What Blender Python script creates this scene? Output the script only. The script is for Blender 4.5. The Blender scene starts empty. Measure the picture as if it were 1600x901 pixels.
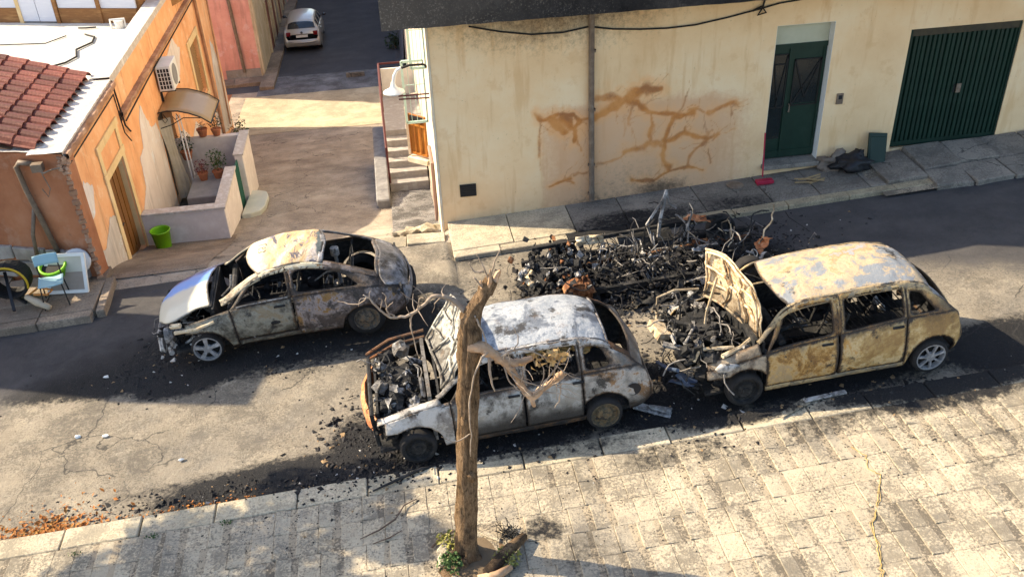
import bpy, bmesh, math, random
from math import sin, cos, pi, radians, sqrt, floor, atan2
from mathutils import Vector, Matrix, noise, Euler
import numpy as np
sc = bpy.context.scene
COL = sc.collection
rnd = random.Random(7)

# ------------------------------------------------------------------ camera, sky, sun
cam = bpy.data.cameras.new('camera'); camo = bpy.data.objects.new('camera', cam); COL.objects.link(camo)
yaw, pit, rol = radians(7.2068), radians(31.977), radians(2.5808)
fw = Vector((sin(yaw)*cos(pit), cos(yaw)*cos(pit), -sin(pit)))
r0 = Vector((cos(yaw), -sin(yaw), 0)); d0 = Vector((-sin(yaw)*sin(pit), -cos(yaw)*sin(pit), -cos(pit)))
rt = r0*cos(rol) + d0*sin(rol); dn = -r0*sin(rol) + d0*cos(rol)
mw = Matrix((rt, -dn, -fw)).transposed().to_4x4(); mw.translation = Vector((0, 0, 8.35))
camo.matrix_world = mw
cam.lens = 32.4; cam.sensor_width = 36; cam.clip_end = 5000; cam.clip_start = .1
sc.camera = camo
SUN_EL, SUN_DIR = radians(35), Vector((.922, -.387, 0)).normalized()      # the way the light travels over the ground
w = bpy.data.worlds.new('World'); sc.world = w; w.use_nodes = True
nt = w.node_tree; bg = nt.nodes['Background']; sky = nt.nodes.new('ShaderNodeTexSky')
sky.sky_type = 'NISHITA'; sky.sun_disc = False; sky.sun_elevation = SUN_EL
sky.sun_rotation = atan2(-SUN_DIR.x, -SUN_DIR.y) % (2*pi); sky.air_density = 1.0; sky.dust_density = 1.5
nt.links.new(sky.outputs[0], bg.inputs[0]); bg.inputs[1].default_value = .13
sun = bpy.data.lights.new('sun', 'SUN'); suno = bpy.data.objects.new('sun', sun); COL.objects.link(suno)
sun.energy = 4.0; sun.angle = radians(.5); sun.color = (1, .85, .62)
sd = Vector((SUN_DIR.x*cos(SUN_EL), SUN_DIR.y*cos(SUN_EL), -sin(SUN_EL)))
suno.rotation_euler = sd.to_track_quat('-Z', 'Y').to_euler(); suno.location = (-20, 10, 30)
vs = sc.view_settings; vs.view_transform = 'Standard'; vs.look = 'None'; vs.exposure = 1.55; vs.gamma = 1
sc.cycles.max_bounces = 6

# ------------------------------------------------------------------ materials
def N(nt, t, **kw):
    n = nt.nodes.new('ShaderNode'+t)
    for k, v in kw.items():
        if k.startswith('i_'):
            kk = k[2:]; n.inputs[int(kk) if kk.isdigit() else kk.replace('_', ' ')].default_value = v
        else: setattr(n, k, v)
    return n
def srgb(c):
    return tuple(((x/255)/12.92 if x/255 <= .04045 else ((x/255+.055)/1.055)**2.4) for x in c) + (1,)
class Mat:
    def __init__(s, name, rough=.85, metal=0, spec=.3):
        s.m = bpy.data.materials.new(name); s.m.use_nodes = True; s.t = s.m.node_tree
        s.b = s.t.nodes['Principled BSDF']; s.b.inputs['Roughness'].default_value = rough
        s.b.inputs['Metallic'].default_value = metal; s.b.inputs['Specular IOR Level'].default_value = spec
        s.geo = None
    def link(s, a, b): s.t.links.new(a, b)
    def pos(s, kind='Object'):
        if kind == 'World':
            return N(s.t, 'NewGeometry').outputs['Position']
        return N(s.t, 'TexCoord').outputs[kind]
    def noise(s, scale, detail=6, rough=.6, vec=None, stretch=None, loc=(0, 0, 0), dist=0):
        vec = vec or s.pos()
        mp = N(s.t, 'Mapping'); mp.inputs['Location'].default_value = loc
        if stretch: mp.inputs['Scale'].default_value = stretch
        s.link(vec, mp.inputs[0])
        n = N(s.t, 'TexNoise', i_Scale=scale, i_Detail=detail, i_Roughness=rough, i_Distortion=dist)
        s.link(mp.outputs[0], n.inputs['Vector']); return n.outputs['Fac']
    def ramp(s, fac, stops, interp='LINEAR'):
        r = N(s.t, 'ValToRGB'); r.color_ramp.interpolation = interp; e = r.color_ramp.elements
        while len(e) < len(stops): e.new(.5)
        for q, (p, c) in zip(e, stops):
            q.position = p; q.color = c if len(c) == 4 else tuple(c)+(1,)
        s.link(fac, r.inputs[0]); return r.outputs[0]
    def mix(s, fac, a, b, mode='MIX'):
        n = N(s.t, 'Mix', data_type='RGBA', blend_type=mode)
        for k, v in ((0, fac), (6, a), (7, b)):
            if hasattr(v, 'is_linked') or isinstance(v, bpy.types.NodeSocket): s.link(v, n.inputs[k])
            else: n.inputs[k].default_value = v if k == 0 else (tuple(v)+(1,) if len(v) == 3 else v)
        return n.outputs[2]
    def math(s, op, a, b=0.0, clamp=False):
        n = N(s.t, 'Math', operation=op, use_clamp=clamp)
        for k, v in ((0, a), (1, b)):
            if isinstance(v, bpy.types.NodeSocket): s.link(v, n.inputs[k])
            else: n.inputs[k].default_value = v
        return n.outputs[0]
    def rng(s, v, a, b, c=0., d=1.):
        n = N(s.t, 'MapRange', interpolation_type='SMOOTHSTEP')
        s.link(v, n.inputs[0])
        for i, x in enumerate((a, b, c, d)): n.inputs[i+1].default_value = x
        return n.outputs[0]
    def spots(s, lst, vec=None):
        """stains and painted shade with a place of their own: soft ellipses (x, y, rx, ry, strength, turn) on the ground"""
        vec = vec or s.pos('World'); acc = None
        for (x, y, rx, ry, k, a) in lst:
            mp = N(s.t, 'Mapping', vector_type='TEXTURE')
            mp.inputs['Location'].default_value = (x, y, 0); mp.inputs['Rotation'].default_value = (0, 0, a)
            mp.inputs['Scale'].default_value = (rx, ry, 1000); s.link(vec, mp.inputs[0])
            ln = N(s.t, 'VectorMath', operation='LENGTH'); s.link(mp.outputs[0], ln.inputs[0])
            v = s.rng(ln.outputs['Value'], .35, 1.25, k, 0)
            acc = v if acc is None else s.math('MAXIMUM', acc, v)
        return acc
    def bump(s, h, strength=.3, dist=.02):
        n = N(s.t, 'Bump', i_Strength=strength, i_Distance=dist); s.link(h, n.inputs['Height'])
        s.link(n.outputs[0], s.b.inputs['Normal'])
    def color(s, c):
        if isinstance(c, bpy.types.NodeSocket): s.link(c, s.b.inputs['Base Color'])
        else: s.b.inputs['Base Color'].default_value = c if len(c) == 4 else tuple(c)+(1,)
def simple(name, c1, c2=None, scale=3, rough=.8, bump=.25, bscale=40, metal=0, spec=.3, c3=None, stretch=None, dist=.01, rand=0):
    m = Mat(name, rough, metal, spec)
    f = m.noise(scale, 8, .65, stretch=stretch)
    c2 = c2 or tuple(x*.75 for x in c1)
    st = [(.3, c1), (.7, c2)] if not c3 else [(.28, c1), (.5, c2), (.72, c3)]
    col = m.ramp(f, st)
    if rand:
        oi = N(m.t, 'ObjectInfo'); v = m.rng(oi.outputs['Random'], 0, 1, 1-rand, 1+rand*.6)
        hs = N(m.t, 'HueSaturation'); m.link(col, hs.inputs['Color']); m.link(v, hs.inputs['Value']); col = hs.outputs[0]
    m.color(col)
    if bump: m.bump(m.noise(bscale, 6, .7), bump, dist)
    return m.m

# ------------------------------------------------------------------ mesh helpers
class MB:
    def __init__(s): s.v = []; s.f = []; s.mi = []
    def add(s, vs, fs, mi=0):
        o = len(s.v); s.v += [tuple(p) for p in vs]; s.f += [tuple(i+o for i in f) for f in fs]; s.mi += [mi]*len(fs); return s
    def box(s, x0, x1, y0, y1, z0, z1, mi=0):
        return s.add([(x0,y0,z0),(x1,y0,z0),(x1,y1,z0),(x0,y1,z0),(x0,y0,z1),(x1,y0,z1),(x1,y1,z1),(x0,y1,z1)],
              [(0,3,2,1),(4,5,6,7),(0,1,5,4),(1,2,6,5),(2,3,7,6),(3,0,4,7)], mi)
    def obox(s, c, size, rot=(0,0,0), mi=0, jit=0):
        R = Euler(rot).to_matrix(); hx, hy, hz = [a/2 for a in size]; c = Vector(c)
        vs = [c + R @ Vector((a*hx+rnd.uniform(-jit,jit), b*hy+rnd.uniform(-jit,jit), d*hz+rnd.uniform(-jit,jit))) for a,b,d in ((-1,-1,-1),(1,-1,-1),(1,1,-1),(-1,1,-1),(-1,-1,1),(1,-1,1),(1,1,1),(-1,1,1))]
        return s.add(vs, [(0,3,2,1),(4,5,6,7),(0,1,5,4),(1,2,6,5),(2,3,7,6),(3,0,4,7)], mi)
    def beam(s, a, b, wd, ht, mi=0):
        a = Vector(a); b = Vector(b); d = (b-a); q = d.to_track_quat('X', 'Z').to_euler()
        return s.obox((a+b)/2, (d.length, wd, ht), q, mi)
    def tube(s, pts, rad, n=6, mi=0, cap=True, wob=0, seed=0):
        pts = [Vector(p) for p in pts]; k = len(pts)
        rad = rad if isinstance(rad, (list, tuple)) else [rad]*k
        vs = []; prev = None
        for i, p in enumerate(pts):
            d = (pts[min(i+1, k-1)] - pts[max(i-1, 0)]).normalized()
            if prev is None:
                u = d.orthogonal().normalized()
            else:
                u = (prev - d*prev.dot(d)).normalized()
            prev = u; v = d.cross(u)
            for j in range(n):
                a = 2*pi*j/n; q = u*cos(a) + v*sin(a); r = rad[i]
                if wob: r *= 1 + wob*noise.noise(Vector((q.x*1.7+seed, q.y*1.7, i*.35+q.z)))*1.6
                vs.append(p + q*r)
        fs = [(i*n+j, i*n+(j+1) % n, (i+1)*n+(j+1) % n, (i+1)*n+j) for i in range(k-1) for j in range(n)]
        if cap: fs += [tuple(range(n-1, -1, -1)), tuple((k-1)*n+j for j in range(n))]
        return s.add(vs, fs, mi)
    def lathe(s, prof, c=(0,0,0), axis='Z', n=16, mi=0, close=False):
        vs = []; c = Vector(c)
        for (r, h) in prof:
            for j in range(n):
                a = 2*pi*j/n
                p = Vector((r*cos(a), r*sin(a), h)) if axis == 'Z' else (Vector((r*cos(a), h, r*sin(a))) if axis == 'Y' else Vector((h, r*cos(a), r*sin(a))))
                vs.append(c+p)
        k = len(prof)
        fs = [(i*n+j, i*n+(j+1) % n, (i+1)*n+(j+1) % n, (i+1)*n+j) for i in range(k-1) for j in range(n)]
        if prof[0][0] > 0 and close: fs.append(tuple(range(n)))
        if close: fs.append(tuple((k-1)*n+j for j in range(n)))
        return s.add(vs, fs, mi)
    def blob(s, c, r, seed=0, amp=.35, sub=2, mi=0, sq=(1,1,1)):
        bm = bmesh.new(); bmesh.ops.create_icosphere(bm, subdivisions=sub, radius=1)
        c = Vector(c); vs = []
        for v in bm.verts:
            k = 1 + amp*noise.noise(v.co*1.6 + Vector((seed*3.1, seed, 0)))*1.8
            p = v.co*k*r; vs.append(c + Vector((p.x*sq[0], p.y*sq[1], p.z*sq[2])))
        bm.verts.index_update(); fs = [tuple(v.index for v in f.verts) for f in bm.faces]; bm.free()
        return s.add(vs, fs, mi)
    def prism(s, poly, axis, a, b, mi=0):
        """poly of 2-D points swept along axis from a to b"""
        def P(p, h): return (p[0], p[1], h) if axis == 'Z' else ((p[0], h, p[1]) if axis == 'Y' else (h, p[0], p[1]))
        k = len(poly); vs = [P(p, a) for p in poly] + [P(p, b) for p in poly]
        fs = [(i, (i+1) % k, (i+1) % k+k, i+k) for i in range(k)] + [tuple(range(k-1, -1, -1)), tuple(range(k, 2*k))]
        return s.add(vs, fs, mi)
    def grid(s, fn, na, nb, mi=0):
        vs = [fn(i/na, j/nb) for i in range(na+1) for j in range(nb+1)]
        fs = [(i*(nb+1)+j, (i+1)*(nb+1)+j, (i+1)*(nb+1)+j+1, i*(nb+1)+j+1) for i in range(na) for j in range(nb)]
        return s.add(vs, fs, mi)
    def mesh(s, name, mats, smooth=False, fix=False):
        me = bpy.data.meshes.new(name); me.from_pydata(s.v, [], s.f)
        for m in (mats if isinstance(mats, (list, tuple)) else [mats]): me.materials.append(m)
        if any(s.mi): me.polygons.foreach_set('material_index', s.mi)
        if fix:
            bm = bmesh.new(); bm.from_mesh(me); bmesh.ops.recalc_face_normals(bm, faces=bm.faces); bm.to_mesh(me); bm.free()
        if smooth: me.polygons.foreach_set('use_smooth', [True]*len(me.polygons))
        me.update(); return me
    def build(s, name, mats, parent=None, smooth=False, loc=None, fix=True, bevel=0):
        o = bpy.data.objects.new(name, s.mesh(name, mats, smooth, fix)); COL.objects.link(o)
        if parent: o.parent = parent
        if loc: o.location = loc
        if bevel:
            b = o.modifiers.new('bevel', 'BEVEL'); b.width = bevel; b.segments = 1; b.limit_method = 'ANGLE'
        return o
def tag(o, label=None, cat=None, group=None, kind=None):
    for k, v in (('label', label), ('category', cat), ('group', group), ('kind', kind)):
        if v: o[k] = v
    return o
def thing(name, label, cat, loc=(0,0,0), rot=(0,0,0), group=None):
    o = bpy.data.objects.new(name, None); COL.objects.link(o); o.location = loc; o.rotation_euler = rot
    o.empty_display_size = .2
    return tag(o, label, cat, group)
def inst(me, name, parent=None, loc=(0,0,0), rot=(0,0,0), scale=(1,1,1)):
    o = bpy.data.objects.new(name, me); COL.objects.link(o); o.parent = parent
    o.location = loc; o.rotation_euler = rot; o.scale = scale; return o
def shade_auto(o, ang=40):
    me = o.data; me.polygons.foreach_set('use_smooth', [True]*len(me.polygons))
    bm = bmesh.new(); bm.from_mesh(me)
    for e in bm.edges:
        if len(e.link_faces) == 2 and e.calc_face_angle(0) > radians(ang): e.smooth = False
    bm.to_mesh(me); bm.free()

# ------------------------------------------------------------------ the lie of the land
def lerp_tab(x, xs, ys):
    return float(np.interp(x, xs, ys))
PY = [14.2, 15.1, 15.7, 16.5, 17.5, 18.7, 20.5, 25, 32, 36, 42, 60, 200]
PZ = [0, -.04, -.14, -.5, -.92, -1.3, -1.66, -2.52, -3.8, -4.02, -4.34, -5.2, -9]
def zg(x, y):
    s = min(max((y-14.6)/2.2, 0), 1); s = s*s*(3-2*s)
    g = .053*x*(1-s) + (lerp_tab(y, PY, PZ) if y > 14.2 else 0)
    if x > .8 and y > 12: g = .053*x - .035*min(y-12, 3.4)
    return g
SL = .053
# ------------------------------------------------------------------ ground materials
SOOT_SHADE = (.012, .0115, .012)  # soot tone, also used for the shade painted on the ground
def ground_mat(name, c1, c2, c3, spots, rough=.92, fine=1.0, vec='World', rand=0, ash=None, crumbs=.5):
    m = Mat(name, rough); V = m.pos('World')
    base = m.ramp(m.noise(.9, 9, .68, V), [(.3, c1), (.52, c2), (.7, c3)])
    # crumbs of char: small dark flecks, denser where a broad noise is high
    fl = m.noise(34*fine, 3, .6, V); br = m.noise(1.7, 6, .62, V, loc=(3, 9, 0)); st = m.noise(7, 5, .7, V, stretch=(.45, 1.3, 1), loc=(1, 4, 0))
    f = m.rng(m.math('ADD', m.math('MULTIPLY', fl, .8), m.math('MULTIPLY', br, .75)), .72, .86, 0, crumbs)
    f2 = m.rng(m.math('ADD', m.math('MULTIPLY', st, .9), m.math('MULTIPLY', br, .8)), .86, 1.0, 0, crumbs*.9)
    f = m.math('MAXIMUM', f, f2)
    col = m.mix(f, base, (.035, .032, .03))
    if ash:
        a = m.rng(m.noise(11, 7, .75, V, loc=(7, 2, 1)), .46, .76, 0, .5); col = m.mix(a, col, ash)
    if rand:
        oi = N(m.t, 'ObjectInfo'); v = m.rng(oi.outputs['Random'], 0, 1, 1-rand, 1+rand*.5)
        hs = N(m.t, 'HueSaturation'); m.link(col, hs.inputs['Color']); m.link(v, hs.inputs['Value']); col = hs.outputs[0]
    if name in ('limestone paving', 'ash covered asphalt', 'limestone kerb'):
        col = m.mix(m.rng(m.noise(.55, 7, .7, V, loc=(8, 3, 0)), .46, .68, 0, .42), col, (.17, .155, .135)); col = m.mix(m.rng(m.noise(4.2, 6, .75, V, stretch=(.6, 1.2, 1), loc=(1, 13, 0)), .52, .70, 0, .38), col, (.12, .108, .092))
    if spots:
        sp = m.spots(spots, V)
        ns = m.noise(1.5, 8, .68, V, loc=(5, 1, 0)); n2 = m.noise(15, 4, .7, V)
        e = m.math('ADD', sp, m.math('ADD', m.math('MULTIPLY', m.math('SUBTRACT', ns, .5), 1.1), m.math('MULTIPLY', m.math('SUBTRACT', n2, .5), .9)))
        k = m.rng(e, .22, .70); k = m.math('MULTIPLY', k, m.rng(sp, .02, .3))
        col = m.mix(k, col, SOOT_SHADE)
    vo = N(m.t, 'TexVoronoi', feature='DISTANCE_TO_EDGE', i_Scale=.75); wv = N(m.t, 'VectorMath', operation='ADD')
    wn = N(m.t, 'TexNoise', i_Scale=1.6, i_Detail=6); m.link(V, wn.inputs['Vector']); ws = N(m.t, 'VectorMath', operation='SCALE', i_Scale=.9); m.link(wn.outputs['Color'], ws.inputs[0]); m.link(V, wv.inputs[0]); m.link(ws.outputs[0], wv.inputs[1]); m.link(wv.outputs[0], vo.inputs['Vector'])
    crk = m.math('MULTIPLY', m.rng(vo.outputs['Distance'], .012, .003, 0, .75), m.rng(m.noise(.7, 3, .5, V, loc=(2, 6, 0)), .44, .54))
    if name in ('ash covered asphalt', 'brown street concrete', 'worn concrete slab'): col = m.mix(crk, col, (.03, .028, .026))
    g_ = m.noise(95, 3, .8, V); col = m.mix(m.rng(g_, .58, .72, 0, .38), col, (.055, .048, .04)); col = m.mix(m.rng(g_, .40, .28, 0, .22), col, (.72, .64, .50))
    m.color(col)
    hb = m.math('ADD', m.noise(55*fine, 5, .75, V), m.math('MULTIPLY', m.noise(9, 6, .7, V), 1.2))
    m.bump(hb, .9, .018)
    return m.m
ROAD_SOOT_SHADE = [(-5.6, 13.0, 2.6, .9, .8, -.05), (-7.5, 13.5, 2.5, .9, .7, 0), (-4.3, 13.6, 1.4, 1.0, .7, 0), (-2.3, 13.0, 3.0, 1.5, 1.0, 0), (-3.6, 12.0, 1.1, .55, .9, .1), (-.2, 12.4, 1.5, 1.0, .9, 0), (.9, 9.9, 2.6, 1.05, 1.0, 0), (-.75, 9.7, .85, .8, 1.0, 0), (3.4, 9.7, 1.3, 1.0, 1.0, 0), (3.0, 10.1, .9, .8, .8, 0),  # soot by the cars; the far left ellipses paint in house shade
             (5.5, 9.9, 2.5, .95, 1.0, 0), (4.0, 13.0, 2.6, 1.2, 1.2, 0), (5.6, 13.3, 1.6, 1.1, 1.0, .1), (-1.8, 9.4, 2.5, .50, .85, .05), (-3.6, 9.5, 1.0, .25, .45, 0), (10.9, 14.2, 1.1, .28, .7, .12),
             (8.4, 9.6, 1.7, .75, 1.0, 0), (-5.0, 12.35, 2.2, .6, .95, -.1), (-6.4, 12.9, 1.6, .5, .8, 0), (1.2, 14.6, .8, .5, .5, 0), (2.0, 11.2, .6, .4, .35, 0), (4.6, 11.3, .8, .5, .5, 0)]  # ellipses behind the ochre car and at far left are painted shade
m_road = ground_mat('ash covered asphalt', (.16, .135, .10), (.25, .21, .155), (.33, .28, .205), ROAD_SOOT_SHADE, ash=(.42, .37, .28))
m_road_r = ground_mat('dark asphalt', (.060, .058, .060), (.085, .08, .08), (.11, .10, .10), ROAD_SOOT_SHADE, crumbs=.2)
m_road_l = ground_mat('dark asphalt of the far street', (.050, .052, .062), (.066, .068, .078), (.088, .09, .10), None, crumbs=.15)
m_conc = ground_mat('brown street concrete', (.24, .195, .15), (.36, .30, .235), (.47, .40, .315), [(-1.2, 16.6, .7, .35, .5, 0), (-3.2, 16.2, 1.2, .4, .4, 0)], crumbs=.35, ash=(.40, .32, .22))
m_kerb = ground_mat('limestone kerb', (.42, .355, .24), (.52, .44, .305), (.59, .50, .36), [(1.2, 9.0, 1.6, .16, .55, 0), (4.2, 14.75, 1.7, .6, .7, 0), (4.0, 9.0, 1.2, .3, .8, 0), (6.9, 8.9, 2.0, .35, .9, 0), (2.0, 8.9, 1.2, .2, .5, 0)], crumbs=.4, rand=.12)  # soot, plus an ellipse deepening the shade by the ochre car's tail
m_tile = ground_mat('limestone paving', (.39, .325, .225), (.48, .40, .28), (.54, .455, .32), [(3.2, 8.5, 1.1, .4, .45, 0), (1.2, 7.6, .35, .3, .5, 0), (5.2, 8.6, 1.4, .45, .5, .1), (7.0, 7.6, 1.0, .5, .3, .4), (6.9, 8.75, 2.0, .45, .75, .05), (1.6, 7.2, 1.2, .4, .25, .2)], crumbs=.55, rand=.06, ash=(.57, .50, .375))  # soot, and the ochre car's shadow darkened into the slabs
m_joint = ground_mat('sand in the joints', (.28, .225, .155), (.36, .295, .205), (.43, .355, .245), [(3.2, 8.5, 1.1, .4, .45, 0), (1.2, 7.6, .35, .3, .5, 0), (5.2, 8.6, 1.4, .45, .5, .1), (7.0, 7.6, 1.0, .5, .3, .4), (6.9, 8.75, 2.0, .45, .75, .05), (1.6, 7.2, 1.2, .4, .25, .2)], crumbs=.7)  # same ellipses as the slabs, painted car shade included
m_slab = ground_mat('worn concrete slab', (.17, .15, .125), (.24, .21, .17), (.31, .27, .215), [(4.2, 14.75, 1.7, .6, .7, 0), (6.2, 14.8, 1.0, .5, .5, 0)], crumbs=.45, rand=.14, ash=(.36, .32, .26))
m_kerb2 = ground_mat('yellowed kerb', (.30, .25, .16), (.40, .33, .21), (.48, .40, .26), [(3.3, 14.5, 2.4, .5, 1, 0)], crumbs=.4, rand=.1)
m_lslab = ground_mat('brown pavement slab', (.20, .15, .11), (.29, .225, .165), (.37, .30, .23), None, crumbs=.4, rand=.14)

# ------------------------------------------------------------------ road
def bumpy(x, y, a=.012):
    return a*noise.noise(Vector((x*1.3, y*1.3, 0))) + .006*noise.noise(Vector((x*6, y*6, 2)))
def sheet(name, x0, x1, y0, y1, nx, ny, mat, dz=0, zf=zg, bum=.012):
    b = MB(); b.grid(lambda a, c: (x0+(x1-x0)*a, y0+(y1-y0)*c, zf(x0+(x1-x0)*a, y0+(y1-y0)*c)+dz+bumpy(x0+(x1-x0)*a, y0+(y1-y0)*c, bum)), nx, ny)
    return b.build(name, mat, smooth=True, fix=False)
# the road mesh is one sheet; the dark asphalt with painted shade to the right is the same sheet with its own material
b = MB()
nx, ny = 400, 64; X0, X1, Y0_, Y1_ = -14, 18, 8.8, 15.2
for i in range(nx+1):
    for j in range(ny+1):
        x = X0+(X1-X0)*i/nx; y = Y0_+(Y1_-Y0_)*j/ny
        b.v.append((x, y, zg(x, y)+bumpy(x, y)))
for i in range(nx):
    for j in range(ny):
        x = X0+(X1-X0)*(i+.5)/nx; y = Y0_+(Y1_-Y0_)*(j+.5)/ny
        b.f.append((i*(ny+1)+j, (i+1)*(ny+1)+j, (i+1)*(ny+1)+j+1, i*(ny+1)+j+1))
        b.mi.append(0)
road = tag(b.build('road', [m_road], smooth=True, fix=False), kind='structure')
# mixed material: ash fades to dark asphalt towards the right and the far side, shade painted in with it
mm = Mat('road surface'); bpy.data.materials.remove(mm.m)
def road_blend():
    """ash-pale middle of the street against dark asphalt up the street, shade painted into its tone"""
    m = m_road; t = m.node_tree; bs = t.nodes['Principled BSDF']; src = bs.inputs['Base Color'].links[0].from_socket
    H = Mat.__new__(Mat); H.m = m; H.t = t; H.b = bs
    V = H.pos('World'); sep = N(t, 'SeparateXYZ'); H.link(V, sep.inputs[0])
    wob = H.math('MULTIPLY', H.math('SUBTRACT', H.noise(.8, 5, .6, V), .5), 2.4)
    k1 = H.rng(H.math('ADD', H.math('ADD', sep.outputs[0], H.math('MULTIPLY', H.math('SUBTRACT', sep.outputs[1], 12.3), 1.6)), wob), 6.9, 8.7)
    k2 = H.rng(H.math('ADD', H.math('ADD', H.math('MULTIPLY', sep.outputs[0], -1.0), H.math('MULTIPLY', H.math('SUBTRACT', sep.outputs[1], 13.2), 1.8)), wob), 3.6, 5.6)
    k = H.math('MAXIMUM', k1, k2)
    dark = H.ramp(H.noise(1.6, 8, .7, V), [(.3, (.034, .033, .036)), (.7, (.075, .070, .070))])
    out = H.mix(H.math('MULTIPLY', k, .93), src, dark); H.link(out, bs.inputs['Base Color'])
road_blend()
side = tag(sheet('side_street', -6.2, 1.2, 15.2, 36.3, 60, 170, m_conc), kind='structure')
far = tag(sheet('far_road', -9, 9, 36.3, 120, 60, 90, m_road_l), kind='structure')
b = MB(); b.box(-900, 900, -900, 900, -11, -10.6); tag(b.build('ground', m_joint), kind='structure')
# thin pale sheet that paints in the band of sunlight across the street
m_pale = ground_mat('concrete with painted sun', (.34, .27, .17), (.47, .38, .25), (.56, .47, .32), None, crumbs=.25, ash=(.58, .5, .36))
tag(sheet('painted_sun_band', -5.6, .2, 30.4, 35.6, 40, 30, m_pale, .012), kind='structure')
m_grey = ground_mat('grey patched concrete', (.10, .10, .11), (.18, .18, .19), (.28, .28, .29), None, crumbs=.6)
tag(sheet('grey_street_patch', -5.2, .9, 35.6, 38.2, 40, 20, m_grey, .016), kind='structure')

# ------------------------------------------------------------------ near pavement: every slab of it
def zp(x, y): return SL*x + .12
b = MB()
b.grid(lambda a, c: (-22+44*a, -6+14.66*c, zp(-22+44*a, 0)-.005), 40, 4)
pavement = tag(b.build('pavement', m_joint, fix=False), kind='structure')
TX, TY = .268, .40
def tile_mesh(sx, sy, k):
    r2 = random.Random(k); b = MB(); e = .004
    j = lambda: r2.uniform(-.003, .003)
    c = [(-sx/2+j(), -sy/2+j()), (sx/2+j(), -sy/2+j()), (sx/2+j(), sy/2+j()), (-sx/2+j(), sy/2+j())]
    tz = [r2.uniform(-.0025, .0025) for _ in range(4)]
    b.add([(x, y, -.05) for x, y in c] + [(x, y, -e+.014+t) for (x, y), t in zip(c, tz)] + [(x*(1-e*2.2/sx), y*(1-e*2.2/sy), .014+t) for (x, y), t in zip(c, tz)],
          [(i, (i+1) % 4, (i+1) % 4+4, i+4) for i in range(4)] + [(i+4, (i+1) % 4+4, (i+1) % 4+8, i+8) for i in range(4)] + [(8, 9, 10, 11)])
    return b.mesh('paving_tile', m_tile, fix=True)
tiles = [tile_mesh(TX-.006, TY-.006, k) for k in range(7)]
tilt = -math.atan(SL)
spots_ = []
for r in range(16):
    y = 8.66 - TY*(r+.5); off = (r % 3)*TX*.06 + rnd.uniform(0, .05)
    for c in range(-50, 70):
        x = c*TX + off
        if -12 < x < 14 and (x-.32)**2 + (y-7.38)**2 > .22: spots_.append((x, y, (c*5+r*3) % 7))
def seen(p):
    x, y, k = p
    d = Vector((x, y, zp(x, 0))) - Vector((0, 0, 8.35)); zz = d.dot(fw)
    u = d.dot(rt)/zz*1.8; v = d.dot(dn)/zz*1.8*16/9
    return (abs(u) < 1.02 and abs(v) < 1.03), zz
vis = sorted((p for p in spots_ if seen(p)[0]), key=lambda p: seen(p)[1])
single = set(vis[:298])
for p in sorted(single):
    x, y, k = p
    inst(tiles[k], 'paving_tile', pavement, (x, y, zp(x, y)-.014+rnd.uniform(-.002, .002)), (rnd.uniform(-.004, .004), tilt+rnd.uniform(-.004, .004), rnd.choice((0, pi))+rnd.uniform(-.006, .006)))
rest = [(x, y) for x, y, k in spots_ if (x, y, k) not in single]
b = MB()
for x, y in rest:
    b.obox((x, y, zp(x, y)-.028+rnd.uniform(-.002, .002)), (TX-.007, TY-.007, .056), (rnd.uniform(-.004, .004), tilt, rnd.uniform(-.006, .006)), jit=.0025)
o = tag(b.build('paving_tiles', m_tile, pavement), kind='stuff')
kb = tag(thing('kerb', None, None), kind='structure')
x = -13.0
while x < 15:
    L = rnd.uniform(.8, 1.1); b = MB(); b.obox((0, 0, 0), (L-.014, .345, .26), jit=.006)
    o = b.build('kerb_stone', m_kerb, kb, bevel=.014); o.location = (x+L/2, 8.845+rnd.uniform(-.008, .008), zp(x+L/2, 0)-.128+rnd.uniform(-.006, .006)); o.rotation_euler = (0, tilt, rnd.uniform(-.006, .006)); x += L

# ------------------------------------------------------------------ pavement under the cream house
fs = tag(thing('far_pavement', None, None), kind='structure')
x = .80
while x < 18:
    L = rnd.uniform(.85, 1.25); b = MB()
    low = 0 if x < 9.4 else -.05
    b.obox((0, 0, 0), (L-.014, .22, .30), jit=.007)
    yk = 14.58 if x < 9.2 else 14.58 - .0*(x-9.2)
    o = b.build('kerb_stone', m_kerb2 if x > 1.7 else m_kerb, fs, bevel=.014); o.location = (x+L/2, yk, SL*(x+L/2)-.148+low+rnd.uniform(-.006, .006)); o.rotation_euler = (0, tilt, rnd.uniform(-.01, .01)); x += L
x = .80
while x < 9.1:
    L = rnd.uniform(.9, 1.5)
    if x+L > 9.1: L = 9.12-x
    b = MB(); b.obox((0, 0, 0), (L-.012, 1.14, .2), jit=.004)
    o = b.build('paving_slab', m_slab if x > 2.6 else m_kerb, fs, bevel=.008); o.location = (x+L/2, 15.27, SL*(x+L/2)-.096+rnd.uniform(-.005, .005)); o.rotation_euler = (rnd.uniform(-.004, .004), tilt, 0); x += L
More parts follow.
